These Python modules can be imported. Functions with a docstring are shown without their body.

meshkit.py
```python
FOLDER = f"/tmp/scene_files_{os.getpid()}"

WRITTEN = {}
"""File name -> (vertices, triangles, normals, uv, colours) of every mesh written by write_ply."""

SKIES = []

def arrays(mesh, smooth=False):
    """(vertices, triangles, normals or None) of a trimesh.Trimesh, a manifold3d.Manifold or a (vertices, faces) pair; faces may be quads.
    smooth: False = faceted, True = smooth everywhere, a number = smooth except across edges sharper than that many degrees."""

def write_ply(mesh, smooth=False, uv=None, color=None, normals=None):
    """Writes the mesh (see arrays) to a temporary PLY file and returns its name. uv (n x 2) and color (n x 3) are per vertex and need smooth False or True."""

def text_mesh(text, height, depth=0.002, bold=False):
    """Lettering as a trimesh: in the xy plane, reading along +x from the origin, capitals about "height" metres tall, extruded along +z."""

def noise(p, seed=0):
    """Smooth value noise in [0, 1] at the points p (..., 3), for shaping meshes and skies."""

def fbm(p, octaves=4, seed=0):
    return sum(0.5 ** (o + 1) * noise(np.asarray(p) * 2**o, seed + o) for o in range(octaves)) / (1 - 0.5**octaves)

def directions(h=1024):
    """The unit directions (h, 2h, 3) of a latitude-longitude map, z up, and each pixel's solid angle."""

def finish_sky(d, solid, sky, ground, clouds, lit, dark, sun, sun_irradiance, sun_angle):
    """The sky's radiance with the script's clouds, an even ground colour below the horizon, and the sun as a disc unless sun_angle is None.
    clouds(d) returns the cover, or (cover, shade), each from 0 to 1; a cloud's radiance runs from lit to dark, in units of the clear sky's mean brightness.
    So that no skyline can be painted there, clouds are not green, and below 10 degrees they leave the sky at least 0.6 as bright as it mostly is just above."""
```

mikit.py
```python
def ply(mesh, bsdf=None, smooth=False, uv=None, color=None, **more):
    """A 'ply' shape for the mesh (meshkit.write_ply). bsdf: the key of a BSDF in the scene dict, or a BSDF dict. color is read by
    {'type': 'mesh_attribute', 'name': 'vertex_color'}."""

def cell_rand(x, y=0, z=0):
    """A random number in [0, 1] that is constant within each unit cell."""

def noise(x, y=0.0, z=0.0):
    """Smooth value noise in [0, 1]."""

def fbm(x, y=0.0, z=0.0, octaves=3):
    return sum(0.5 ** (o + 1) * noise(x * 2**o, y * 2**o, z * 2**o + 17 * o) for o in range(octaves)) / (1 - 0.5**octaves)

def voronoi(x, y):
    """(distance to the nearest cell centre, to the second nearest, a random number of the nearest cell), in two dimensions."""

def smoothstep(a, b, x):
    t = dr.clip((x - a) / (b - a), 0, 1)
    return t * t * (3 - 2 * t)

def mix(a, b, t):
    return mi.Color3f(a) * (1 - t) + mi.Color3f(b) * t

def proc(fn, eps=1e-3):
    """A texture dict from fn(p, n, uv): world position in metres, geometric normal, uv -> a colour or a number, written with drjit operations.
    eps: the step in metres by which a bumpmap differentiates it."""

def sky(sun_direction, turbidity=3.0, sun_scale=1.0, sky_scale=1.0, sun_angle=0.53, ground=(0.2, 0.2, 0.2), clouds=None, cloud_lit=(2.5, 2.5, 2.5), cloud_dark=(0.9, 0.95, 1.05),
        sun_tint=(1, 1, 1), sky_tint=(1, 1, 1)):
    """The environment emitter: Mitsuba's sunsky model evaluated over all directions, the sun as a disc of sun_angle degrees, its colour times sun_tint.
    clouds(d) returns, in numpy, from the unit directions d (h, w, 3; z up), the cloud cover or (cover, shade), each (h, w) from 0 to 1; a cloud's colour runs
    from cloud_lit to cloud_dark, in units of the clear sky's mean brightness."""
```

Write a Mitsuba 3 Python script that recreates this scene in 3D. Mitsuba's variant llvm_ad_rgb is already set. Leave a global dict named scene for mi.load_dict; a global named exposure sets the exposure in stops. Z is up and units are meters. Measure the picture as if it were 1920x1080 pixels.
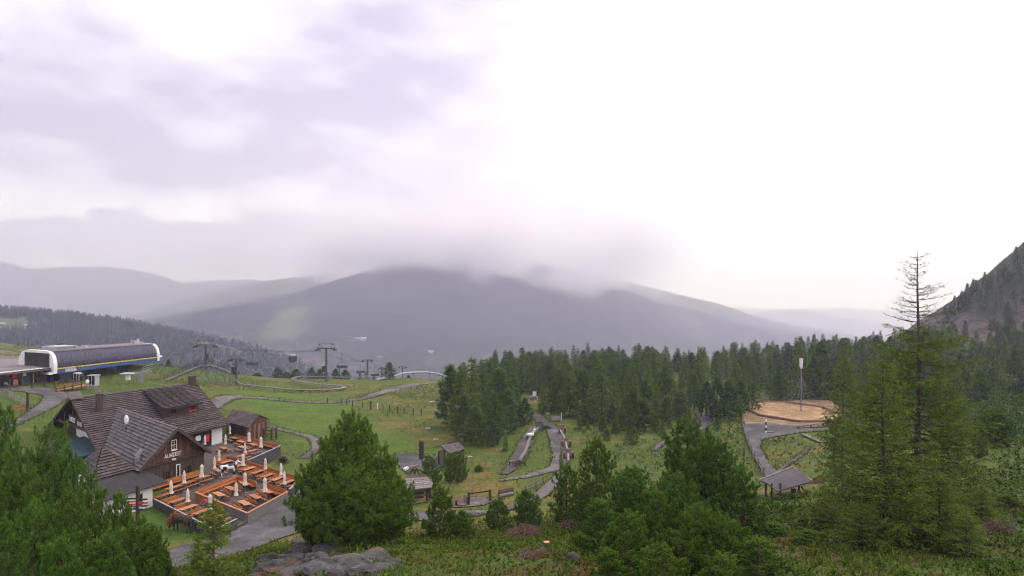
import math
import random
import numpy as np
import trimesh
import mitsuba as mi
import drjit as dr
import mikit
import meshkit
from mikit import noise, fbm, voronoi, smoothstep, mix, proc, ply
from scipy.interpolate import RBFInterpolator, RegularGridInterpolator
from scipy.ndimage import gaussian_filter

T = mi.ScalarTransform4f
R = np.random.default_rng(7)
scene, labels = {}, {}

# ------------------------------------------------------------------ camera, sky, exposure
EYE = np.array([0.0, 0.0, 20.5])
FOCAL, HORIZON = 1251.0, 600.0           # of the 1920 pixel wide photograph
scene['camera'] = {
    'type': 'perspective', 'fov': 75.0, 'fov_axis': 'x', 'near_clip': 0.5, 'far_clip': 60000.0,
    'principal_point_offset_y': -60.0 / 1080.0,
    'to_world': T().look_at(origin=EYE.tolist(), target=[0, 1, 20.5], up=[0, 0, 1]),
    'medium': {'type': 'ref', 'id': 'haze_air'},
}
exposure = 2.68


def smooth01(t):
    t = np.clip(t, 0, 1)
    return t * t * (3 - 2 * t)


def sky_clouds(d):
    """Overcast: bright thin cloud on the sunward (right) side, grey billows on the left, a few brighter breaks low over the ridges."""
    az = np.arctan2(d[..., 0], d[..., 1])
    el = np.arcsin(np.clip(d[..., 2], -1, 1))
    p = np.stack([d[..., 0] * 3.0, d[..., 1] * 3.0, d[..., 2] * 6.0], -1)
    big = meshkit.fbm(p * 1.1 + 3.1, 5, 11)
    fine = meshkit.fbm(p * 3.0 + 7.7, 5, 5)
    side = 0.5 - 0.5 * np.tanh((az - 0.10 + 0.25 * (big - 0.5)) / 0.16)         # 1 on the left, 0 on the right
    low = np.exp(-((el - 0.10) / 0.10) ** 2)
    breaks = smooth01((meshkit.fbm(p * 2.2 + 1.7, 4, 23) - 0.52) / 0.12) * np.exp(-((el - 0.115) / 0.06) ** 2)
    shade = side * (0.90 + 1.1 * (big - 0.48) + 1.0 * (fine - 0.5) + 0.10 * low - 0.95 * breaks) - 0.04
    shade = shade + (1 - side) * np.clip((fine - 0.62) * 1.2, 0, 0.25) * np.exp(-((el - 0.05) / 0.07) ** 2)
    return np.ones_like(az), np.clip(shade, 0, 1)


scene['sky'] = mikit.sky([0.45, 0.62, 0.64], turbidity=3, sun_scale=0.16, sun_angle=30, clouds=sky_clouds,
                         cloud_lit=(4.0, 3.90, 4.25), cloud_dark=(1.20, 1.12, 1.50), ground=(0.06, 0.08, 0.05))


# ------------------------------------------------------------------ helpers
def at(u, v, y):
    """World point seen at photograph pixel (u, v) at depth y."""
    return np.array([(u - 960.0) / FOCAL * y, y, EYE[2] - (v - HORIZON) / FOCAL * y])


def atz(u, v, z):
    """World point seen at pixel (u, v) on the level z."""
    return at(u, v, (EYE[2] - z) * FOCAL / (v - HORIZON))


def bsdf(key, d):
    scene[key] = d
    return key


def matte(key, fn, rough=0.9, bump=None, bump_eps=0.01, spec=0.3):
    base = {'type': 'principled', 'base_color': proc(fn) if callable(fn) else fn, 'roughness': rough, 'specular': spec}
    if bump is not None:
        base = {'type': 'bumpmap', 'scale': 1.0, 'arbitrary': proc(bump, eps=bump_eps), 'bsdf': base}
    return bsdf(key, {'type': 'twosided', 'bsdf': base})


def flat(c):
    return {'type': 'rgb', 'value': list(c)}


COUNT = {}


def numbered(name):
    n = COUNT.get(name, 0)
    COUNT[name] = n + 1
    return name if n == 0 else f'{name}_{n:03d}'


def thing(name, label, cat, group=None, kind=None):
    key = numbered(name)
    labels[key] = {'label': label, 'category': cat}
    if group:
        labels[key]['group'] = group
    if kind:
        labels[key]['kind'] = kind
    return key


def part(parent, name, mesh, mat, label=None, kind=None, smooth=False, **more):
    key = numbered(parent + '__' + name)
    scene[key] = ply(mesh, mat, smooth=smooth, **more) if not isinstance(mesh, dict) else mesh
    if label or kind:
        labels[key] = {}
        if label:
            labels[key]['label'] = label
        if kind:
            labels[key]['kind'] = kind
    return key


def struct(name, mesh, mat, smooth=True, label=None, **more):
    key = numbered(name)
    scene[key] = ply(mesh, mat, smooth=smooth, **more)
    labels[key] = {'kind': 'structure', 'label': label or name.replace('_', ' ')}
    return key


def grid_mesh(xs, ys, zfn):
    x, y = np.meshgrid(xs, ys, indexing='ij')
    z = zfn(x, y)
    v = np.stack([x, y, z], -1).reshape(-1, 3)
    n, m = len(xs), len(ys)
    i, j = np.meshgrid(np.arange(n - 1), np.arange(m - 1), indexing='ij')
    q = np.stack([i * m + j, (i + 1) * m + j, (i + 1) * m + j + 1, i * m + j + 1], -1).reshape(-1, 4)
    return v, np.vstack([q[:, [0, 1, 2]], q[:, [0, 2, 3]]])


def nz(x, y, s, octaves=4, seed=0):
    return meshkit.fbm(np.stack([np.asarray(x, float) / s, np.asarray(y, float) / s, np.zeros_like(np.asarray(x, float)) + 0.37], -1), octaves, seed) - 0.5


# ------------------------------------------------------------------ air
scene['haze_air'] = {'type': 'homogeneous', 'albedo': {'type': 'rgb', 'value': [0.965, 0.955, 1.0]},
                     'sigma_t': {'type': 'rgb', 'value': [2.30e-4, 2.25e-4, 3.20e-4]}, 'phase': {'type': 'hg', 'g': 0.4}}
scene['haze'] = {'type': 'cube', 'to_world': T().translate([0, 4000, 180]).scale([10500, 7200, 640]),
                 'bsdf': {'type': 'null'}, 'interior': {'type': 'ref', 'id': 'haze_air'}}
labels['haze'] = {'kind': 'stuff', 'label': 'rainy haze filling the valley'}
# ------------------------------------------------------------------ the near terrain: an alpine shelf that the camera hill falls to
CP = []


def cz(u, v, z):
    CP.append(atz(u, v, z))


def cy(u, v, y):
    CP.append(at(u, v, y))


for a in [(500, 1000, 0), (460, 985, 0), (560, 940, 0), (350, 1030, 0), (300, 990, 0.1), (235, 962, 0.2), (288, 942, 0.2), (600, 850, -1.0), (560, 830, -1.0), (650, 780, -0.3),
          (600, 745, -0.2), (520, 735, -0.1), (700, 735, -0.2), (800, 735, 0), (760, 860, -0.6), (860, 870, -0.5), (700, 900, -0.4), (800, 968, 0), (900, 965, 0), (700, 968, 0), (950, 900, -0.4),
          (1010, 890, 0), (1060, 860, 0.2), (1000, 800, 0.6), (1020, 775, 1.0), (1100, 800, 0.8), (1200, 800, 0.3), (1310, 790, 0.5), (1480, 790, 0.8), (1420, 770, 0.8), (1560, 780, 0.9),
          (1350, 840, 0.4), (1290, 870, 0.4), (1430, 890, 1.6), (1480, 850, 1.4), (1410, 820, 0.9), (880, 790, -0.2), (850, 800, -0.4), (760, 790, -0.5), (530, 800, -0.8), (470, 790, 0.2),
          (490, 815, 0.0), (540, 860, -1.0), (900, 930, 0)]:
    cz(*a)
for a in [(1440, 947, 62.5), (1472, 948, 62.5), (1505, 948, 62.5), (1440, 930, 68), (1472, 928, 69), (1510, 930, 68), (1460, 960, 58), (1500, 960, 58)]:
    cy(*a)
# restaurant and station side, rising to the left
for a in [(100, 765, 4.2), (30, 797, 4.0), (190, 760, 3.8), (150, 800, 2.4), (250, 740, 4.6), (330, 725, 4.4), (90, 735, 5.2), (40, 745, 5.2), (160, 730, 5.4), (20, 770, 4.8)]:
    cz(*a)
for a in [(270, 720, 155), (300, 712, 165), (345, 690, 200), (200, 690, 190), (390, 726, 180), (440, 733, 172), (430, 715, 195), (0, 650, 205), (60, 655, 205), (30, 672, 190), (120, 680, 200), (500, 719, 212), (560, 733, 205), (620, 727, 212),
          (620, 719, 222), (690, 715, 228), (760, 711, 236), (840, 716, 232), (-60, 700, 150), (-80, 640, 210), (-150, 780, 110), (-200, 860, 80), (-200, 960, 60)]:
    cy(*a)
# the hill under the camera
for a in [(540, 1014, 42), (620, 1008, 41), (650, 1010, 41), (700, 1010, 41), (600, 1028, 37), (660, 1032, 36), (560, 1038, 36), (600, 1055, 32), (680, 1060, 31), (600, 1016, 40), (560, 1020, 40), (680, 1016, 40), (600, 1080, 27), (750, 1080, 25), (500, 1030, 43), (480, 1070, 34), (430, 1085, 36), (1025, 1022, 30), (1025, 1080, 25), (830, 1030, 43), (935, 1000, 49), (990, 985, 52), (900, 1080, 25), (1060, 985, 48), (1120, 960, 58),
          (1250, 1080, 22), (1400, 1080, 24), (1400, 960, 52), (1670, 1025, 34), (1670, 1080, 27), (1472, 940, 65), (1550, 930, 60), (1560, 1000, 40), (1800, 1080, 27), (1900, 1000, 36), (1900, 1080, 27), (1870, 838, 76), (1910, 830, 76), (1750, 900, 58), (1650, 860, 80), (1700, 800, 115), (1900, 900, 52), (1840, 745, 150),
          (300, 1085, 38), (200, 1120, 36), (0, 1150, 34), (100, 1250, 25), (400, 1300, 18), (960, 1300, 14), (1500, 1300, 15), (1900, 1250, 18), (400, 1060, 46), (330, 1065, 50), (100, 1020, 56), (0, 1000, 58), (-100, 1100, 44)]:
    cy(*a)
for p in [(-105, 158, 5.4), (-108, 172, 5.6), (-112, 188, 6.2), (-108, 205, 6.4), (-122, 165, 6.0), (-130, 178, 6.6), (-95, 165, 5.0), (0, 3, 17.2), (0, -15, 18.5), (-30, -10, 16), (30, -10, 18), (-60, 5, 12), (60, 5, 16), (90, 25, 14), (0, -60, 24), (-90, -40, 15), (90, -40, 24), (140, 0, 24), (-140, 0, 10), (-160, 60, 10)]:
    CP.append(np.array(p, float))
# the forest shelf, the right hand hill, and the fall to the valley
for p in [(-10, 180, 0.2), (20, 160, 1.2), (20, 220, 0), (60, 200, 1.5), (60, 260, 1), (0, 260, -2), (110, 220, 4), (110, 290, 5), (40, 300, -3), (150, 230, 7), (-40, 250, -1), (-70, 245, -1), (-100, 238, 1), (-20, 320, -8), (40, 350, -12), (100, 350, -4),
          (-70, 280, -14), (-110, 285, -14), (-150, 290, -4), (-190, 280, 6), (-70, 330, -42), (-130, 340, -38), (-200, 340, -18), (-20, 400, -50), (60, 420, -50), (120, 430, -45), (-100, 430, -95), (-220, 420, -70), (-260, 250, 18), (-280, 120, 16),
          (160, 300, 10), (190, 260, 10), (130, 165, 4), (200, 190, 14), (260, 200, 30), (180, 120, 9), (150, 70, 12), (240, 100, 24), (320, 120, 40), (210, 420, -20), (300, 440, 5), (150, 380, -18)]:
    CP.append(np.array(p, float))
for a in [(1790, 640, 285), (1840, 620, 300), (1900, 640, 240), (1790, 602, 320), (1820, 565, 330), (1850, 528, 335), (1880, 500, 340), (1920, 462, 342), (1960, 420, 345), (1880, 570, 312), (1920, 560, 305), (1850, 600, 308), (2050, 330, 345), (2050, 520, 290), (1900, 700, 175)]:
    cy(*a)
CP = np.array(CP)
RBF = RBFInterpolator(CP[:, :2], CP[:, 2], kernel='linear', smoothing=0.6, neighbors=60)
GX, GY = np.arange(-300, 341, 2.0), np.arange(-60, 461, 2.0)
gx, gy = np.meshgrid(GX, GY, indexing='ij')
GZ = RBF(np.stack([gx.ravel(), gy.ravel()], 1)).reshape(gx.shape)
GZ = gaussian_filter(GZ, 1.6)
_HI = RegularGridInterpolator((GX, GY), GZ, method='linear', bounds_error=False, fill_value=None)


def hgt(x, y):
    x, y = np.asarray(x, float), np.asarray(y, float)
    sh = x.shape
    z = _HI(np.stack([x.ravel(), y.ravel()], 1)).reshape(sh)
    wild = np.clip((62 - y) / 22, 0, 1)                         # the tussocky hill near the camera
    right = np.clip((x - 45) / 30, 0, 1) * np.clip((y - 40) / 40, 0, 1)
    z = z + nz(x, y, 14, 3, 1) * 0.35 + wild * (nz(x, y, 3.2, 3, 2) * 0.55 + nz(x, y, 0.9, 2, 3) * 0.22) + right * nz(x, y, 8, 3, 4) * 0.9
    scree = np.clip((y - 270) / 30, 0, 1) * np.clip((x - 170) / 25, 0, 1)
    return z + scree * (nz(x, y, 34, 4, 5) * 13.0 + nz(x, y, 7, 3, 6) * 3.5)


def gnd(u, v):
    """Where the ray of pixel (u, v) first meets the near terrain."""
    ys = np.concatenate([np.arange(6, 120, 0.25), np.arange(120, 400, 0.6)])
    p = np.stack([(u - 960.0) / FOCAL * ys, ys, EYE[2] - (v - HORIZON) / FOCAL * ys], 1)
    below = np.nonzero(p[:, 2] < hgt(p[:, 0], p[:, 1]))[0]
    return p[below[0]] if len(below) else p[-1]


def gz(x, y):
    return float(hgt(np.array([x]), np.array([y]))[0])


def poly_mask(p, pts, soft):
    """1 inside the polygon pts (x, y), falling to 0 within soft metres, for a proc texture."""
    inside, dist = mi.Bool(False), mi.Float(1e9)
    n = len(pts)
    for k in range(n):
        ax, ay = float(pts[k][0]), float(pts[k][1])
        bx, by = float(pts[(k + 1) % n][0]), float(pts[(k + 1) % n][1])
        ex, ey = bx - ax, by - ay
        wx, wy = p.x - ax, p.y - ay
        t = dr.clip((wx * ex + wy * ey) / (ex * ex + ey * ey), 0, 1)
        dist = dr.minimum(dist, dr.sqrt(dr.square(wx - ex * t) + dr.square(wy - ey * t)))
        if abs(ey) > 1e-9:
            cross = ((p.y < ay) ^ (p.y < by)) & (p.x < ex * (p.y - ay) / ey + ax)
            inside = inside ^ cross
    sd = dr.select(inside, dist, -dist)
    return smoothstep(-soft, soft, sd)


LAWN = [tuple(atz(u, v, -0.5)[:2]) for u, v in [(430, 748), (560, 742), (690, 752), (655, 775), (720, 800), (840, 850), (830, 905), (740, 890), (600, 850), (520, 800), (440, 775)]]


LAWN2 = [tuple(atz(u, v, 0.1)[:2]) for u, v in [(235, 966), (292, 950), (340, 968), (400, 1002), (392, 1014), (340, 1018), (290, 1040), (230, 1020)]]


def ground_color(p, n, uv):
    big = fbm(p.x * 0.045, p.y * 0.045, 3.0, 3)
    mid = fbm(p.x * 0.28, p.y * 0.28, 9.0, 3)
    fine = fbm(p.x * 1.9, p.y * 1.9, 2.0, 3)
    blade = noise(p.x * 9.0, p.y * 9.0, 1.0)
    grass = mix([0.074, 0.118, 0.012], [0.114, 0.132, 0.018], smoothstep(0.35, 0.7, big * 0.5 + mid * 0.5))
    dry = mix(grass, [0.205, 0.142, 0.036], smoothstep(0.55, 0.72, mid * 0.62 + big * 0.38) * 0.80)
    lawn = mix([0.074, 0.148, 0.010], [0.104, 0.160, 0.014], smoothstep(0.3, 0.7, fbm(p.x * 0.12, p.y * 0.5, 4.0, 3)))
    c = mix(dry, lawn, poly_mask(p, LAWN, 3.5) * (0.65 + 0.35 * smoothstep(0.35, 0.6, mid)))
    # the heath on the hill under the camera and the scrub on the right hand slope
    heath = mix([0.062, 0.098, 0.012], [0.105, 0.068, 0.024], smoothstep(0.45, 0.72, mid))
    wild = smoothstep(64.0, 50.0, p.y + 14.0 * (mid - 0.5))
    scrub = mix([0.034, 0.072, 0.010], [0.072, 0.092, 0.016], smoothstep(0.4, 0.65, mid))
    rt = smoothstep(52.0, 80.0, p.x + 18.0 * (mid - 0.5)) * smoothstep(40.0, 60.0, p.y)
    c = mix(c, heath, wild)
    c = mix(c, scrub, rt)
    c = mix(c, mix([0.022, 0.040, 0.012], [0.050, 0.062, 0.022], smoothstep(0.35, 0.7, mid)), smoothstep(225.0, 265.0, p.y) * smoothstep(150.0, 180.0, p.x))
    c = mix(c, mix([0.050, 0.110, 0.010], [0.070, 0.125, 0.014], mid), poly_mask(p, LAWN2, 1.0))
    # bare stones of the scree on the far right
    stone = mix([0.135, 0.105, 0.095], [0.060, 0.050, 0.046], smoothstep(0.3, 0.7, noise(p.x * 0.6, p.y * 0.6, p.z * 0.6)))
    sc = smoothstep(262.0, 275.0, p.y) * smoothstep(0.40, 0.56, fbm(p.x * 0.02 + 4.3, p.z * 0.035, p.y * 0.012, 3)) * smoothstep(178.0, 196.0, p.x) * smoothstep(250.0, 225.0, p.x + 0.2 * p.z)
    c = mix(c, stone, sc)
    # bare bank above the station
    bank = smoothstep(-128.0, -140.0, p.x) * smoothstep(150.0, 175.0, p.y) * smoothstep(0.42, 0.58, mid)
    c = mix(c, [0.20, 0.155, 0.125], bank)
    return c * (0.34 + 0.48 * fine + 0.20 * blade)


matte('ground_mat', ground_color, 0.95, bump=lambda p, n, uv: 0.10 * fbm(p.x * 2.3, p.y * 2.3, 0.5, 3) + 0.03 * noise(p.x * 11.0, p.y * 11.0, 0.2), bump_eps=0.05)
xs = np.unique(np.concatenate([np.arange(-300, -60, 1.6), np.arange(-60, 70, 0.8), np.arange(70, 341, 1.6)]))
ys = np.unique(np.concatenate([np.arange(-60, 4, 4.0), np.arange(4, 64, 0.5), np.arange(64, 150, 0.9), np.arange(150, 250, 1.3), np.arange(250, 461, 2.2)]))
struct('ground', grid_mesh(xs, ys, hgt), 'ground_mat', label='grassy alpine shelf and slopes')

# ------------------------------------------------------------------ valley, mountains, far ridges
def interp_profile(pts, y):
    """Skyline pixels at depth y -> (x sorted, z)."""
    p = np.array([at(u, v, y) for u, v in pts])
    return p[:, 0], p[:, 2]


def forest_floor(p, n, uv):
    f = fbm(p.x * 0.012, p.y * 0.012, p.z * 0.012, 4)
    return mix([0.030, 0.047, 0.020], [0.066, 0.088, 0.034], smoothstep(0.35, 0.7, f))


CLEARING = [tuple(at(u, v, 1.0)[[0, 2]]) for u, v in [(486, 590), (520, 570), (552, 572), (545, 592), (522, 606), (516, 632), (468, 630)]]


def mountain_color(p, n, uv):
    c = forest_floor(p, n, uv) * 0.85
    f = fbm(p.x * 0.006, p.y * 0.004, 1.0, 3)
    meadow = smoothstep(0.0, 40.0, 44.0 + 60.0 * (f - 0.5) - dr.abs(p.x + 560.0 + 0.21 * (p.y - 1565.0))) * smoothstep(-45.0, -15.0, p.z) * smoothstep(90.0, 55.0, p.z) * smoothstep(1350.0, 1450.0, p.y)
    alp = smoothstep(150.0, 250.0, p.z + 120.0 * (f - 0.5))
    c = mix(c, [0.085, 0.110, 0.040], meadow)
    return mix(c, [0.050, 0.060, 0.032], alp * 0.7)


matte('mountain_mat', mountain_color, 1.0)
matte('ridge_mat', forest_floor, 1.0)
matte('valley_mat', lambda p, n, uv: forest_floor(p, n, uv) * 0.6, 1.0)


def ridge(pts, y_ridge, y_foot, z_foot, amp, step, seed, back=1.0, power=1.0):
    yrs = np.array([np.interp(u, *y_ridge) for u, v in pts]) if isinstance(y_ridge, tuple) else np.full(len(pts), float(y_ridge))
    p = np.array([at(u, v, y) for (u, v), y in zip(pts, yrs)])
    ym = float(np.mean(yrs))

    def fn(x, y):
        z, y0 = np.interp(x, p[:, 0], p[:, 2]), np.interp(x, p[:, 0], p[:, 1])
        yf = y_foot + (y0 - yrs.min()) * 0.6
        yr = y0 + nz(x, x * 0, 900, 3, seed) * 0.16 * ym
        t = np.clip((y - yf) / (yr - yf), 0, 1) ** power
        tb = np.clip((y - yr) / (back * (y0 - yf)), 0, 1)
        prof = np.where(y < yr, t * t * (3 - 2 * t) * 0.45 + t * 0.55, 1 - tb * tb)
        mask = np.clip(prof * 2.0, 0, 1) * np.clip((1.06 - t) * 6, 0.25, 1)
        return z_foot + (z - z_foot) * prof + mask * amp * (nz(x, y * 0.55, 420, 4, seed + 1) + 0.3 * nz(x, y, 110, 3, seed + 2))
    return fn, p[:, 0]


MT = [(-250, 700), (60, 660), (200, 622), (330, 600), (480, 566), (600, 535), (660, 515), (720, 492), (800, 470), (880, 462), (940, 470), (985, 484), (1060, 502), (1140, 520), (1215, 538), (1290, 556), (1350, 575), (1400, 592), (1460, 608), (1520, 626), (1600, 650), (1760, 680)]
mt_fn, mt_x = ridge(MT, ([0, 900, 1150, 1560, 1800], [3000, 3000, 3500, 5200, 5600]), 1250, -150, 62, 25, 21, 1.2)
MT_SPUR = [(-100, 700), (160, 640), (250, 612), (330, 594), (420, 578), (480, 570), (540, 578), (600, 600), (680, 640), (760, 690)]
sp_fn, sp_x = ridge(MT_SPUR, 2000, 1050, -150, 26, 20, 31, 1.0)


def mountain_height(x, y):
    return np.maximum(mt_fn(x, y), sp_fn(x, y))


struct('mountain', grid_mesh(np.arange(-3300, 3500, 30.0), np.arange(1000, 7400, 30.0), mountain_height), 'mountain_mat', label='forested mountain with its top in cloud')
HILL = [(-400, 570), (-100, 582), (0, 590), (40, 592), (80, 597), (120, 603), (160, 606), (200, 614), (240, 622), (300, 634), (380, 652), (480, 690), (560, 730)]
hl_fn, hl_x = ridge(HILL, 950, 420, -120, 12, 12, 41, 1.0)
struct('hill', grid_mesh(np.arange(-1250, -250, 10.0), np.arange(400, 1500, 10.0), hl_fn), 'ridge_mat', label='wooded hill left of the valley')
for pts, yr, yf, amp, seed in [
    ([(-300, 660), (100, 640), (200, 618), (260, 596), (300, 582), (360, 562), (420, 549), (480, 536), (530, 526), (580, 518), (640, 512), (760, 505), (900, 560)], 3700, 2600, 12, 51),
    ([(-400, 505), (-100, 480), (0, 489), (30, 497), (60, 507), (120, 500), (180, 498), (230, 503), (275, 512), (320, 530), (360, 529), (410, 525), (470, 523), (540, 534), (650, 550), (900, 560)], 5000, 3900, 12, 61),
    ([(900, 640), (1250, 600), (1330, 588), (1400, 590), (1440, 586), (1500, 579), (1540, 583), (1590, 596), (1640, 608), (1720, 618), (1900, 640)], 6500, 5300, 16, 71),
    ([(1000, 590), (1300, 576), (1380, 577), (1450, 580), (1540, 578), (1600, 577), (1640, 579), (1700, 585), (1800, 590), (1990, 590)], 9000, 7500, 16, 81),
]:
    fn, rx = ridge(pts, yr, yf, -140, amp, 60, seed, 1.0)
    struct('far_ridge', grid_mesh(np.arange(rx.min(), rx.max(), 60.0), np.arange(yf, yr * 1.16, 60.0), fn), 'ridge_mat', label='distant ridge fading in haze')
struct('valley_floor', grid_mesh(np.linspace(-10000, 10000, 121), np.linspace(-2900, 11000, 101), lambda x, y: -155 + nz(x, y, 1500, 3, 91) * 30), 'valley_mat', label='valley floor reaching to the horizon')


def cone_trees(pts, hs, rs, seed, sides=5, tiers=2):
    """One mesh of many far conifers: stacked ragged cones."""
    rng = np.random.default_rng(seed)
    n = len(pts)
    V, F = [], []
    for k in range(tiers):
        z0, z1 = (0.05 + 0.38 * k) / (0.7 + 0.3 * tiers) , min(1.0, 0.62 + 0.38 * k)
        a = rng.uniform(0, 6.28, (n, 1)) + np.arange(sides) * 2 * np.pi / sides
        rr = rs[:, None] * (1 - 0.42 * k) * rng.uniform(0.7, 1.25, (n, sides))
        ring = np.stack([pts[:, None, 0] + np.cos(a) * rr, pts[:, None, 1] + np.sin(a) * rr, pts[:, None, 2] + hs[:, None] * (z0 + rng.uniform(-0.05, 0.05, (n, sides)))], -1)
        tip = (pts + np.stack([0 * hs, 0 * hs, hs * z1], -1))[:, None]
        v = np.concatenate([ring, tip], 1)
        i = np.arange(sides)
        f = np.stack([i, (i + 1) % sides, np.full(sides, sides)], -1)
        F.append((f[None] + (np.arange(n) * (sides + 1))[:, None, None]).reshape(-1, 3) + sum(len(q) for q in V))
        V.append(v.reshape(-1, 3))
    return np.vstack(V), np.vstack(F)


def tree_mesh(v, f):
    """Far conifers as one mesh with soft shading normals, as a mass of needles has."""
    m = trimesh.Trimesh(v, f, process=False)
    n = np.array(m.vertex_normals) * 0.9 + [0, 0, 1.0]
    path = meshkit.write_ply((v, f), False, normals=n / np.linalg.norm(n, axis=1, keepdims=True))
    return {'type': 'ply', 'filename': path, 'face_normals': False, 'bsdf': {'type': 'ref', 'id': 'far_conifer'}}


def vcolor(key, rough=0.9):
    return bsdf(key, {'type': 'twosided', 'bsdf': {'type': 'principled', 'base_color': {'type': 'mesh_attribute', 'name': 'vertex_color'}, 'roughness': rough, 'specular': 0.2}})


matte('far_conifer', lambda p, n, uv: mix([0.007, 0.016, 0.008], [0.021, 0.036, 0.016], fbm(p.x * 0.03, p.y * 0.03, p.z * 0.01, 3)), 1.0)
# the wooded flanks: trees wherever the camera side is wooded, thinning towards the alp and left out on the clearings
n = 90000
q = np.stack([R.uniform(-0.70, 0.50, n), R.uniform(0, 1, n)], 1)
yy = 720 + 3600 * q[:, 1] ** 0.8
xx = q[:, 0] * yy
zz = np.where(yy > 1010, np.maximum(mountain_height(xx, yy), -175), -175)
zz = np.maximum(zz, -155 + nz(xx, yy, 1500, 3, 91) * 30)
ff = nz(xx, yy, 170, 3, 5)
clear = (np.abs(xx + 560 + 0.21 * (yy - 1565)) < 50 + 40 * nz(xx, yy, 90, 3, 6)) & (zz > -30) & (zz < 62) & (yy > 1400)
keep = (ff > -0.10 - 0.05 * R.uniform(0, 1, len(ff))) & ~clear & (yy < 3000) & (zz < 190 + 160 * ff)
pts = np.stack([xx, yy, zz - 1], 1)[keep]
hs = R.uniform(6, 13, len(pts))
scene['mountain_forest'] = tree_mesh(*cone_trees(pts, hs, hs * R.uniform(0.28, 0.42, len(pts)), 3, 5, 1))
labels['mountain_forest'] = {'kind': 'stuff', 'label': 'conifer forest on the mountain flanks'}
n = 9000
yy = R.uniform(470, 1150, n)
xx = R.uniform(-0.86, -0.27, n) * yy
zz = hl_fn(xx, yy)
keep = (nz(xx, yy, 90, 3, 8) > -0.16) & ~((np.abs(xx + 690) < 40) & (yy < 930))
pts = np.stack([xx, yy, zz - 1], 1)[keep]
hs = R.uniform(8, 17, len(pts))
scene['hillside_forest'] = tree_mesh(*cone_trees(pts, hs, hs * R.uniform(0.20, 0.32, len(pts)), 4, 6, 2))
labels['hillside_forest'] = {'kind': 'stuff', 'label': 'conifers on the wooded hill left of the valley'}
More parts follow.
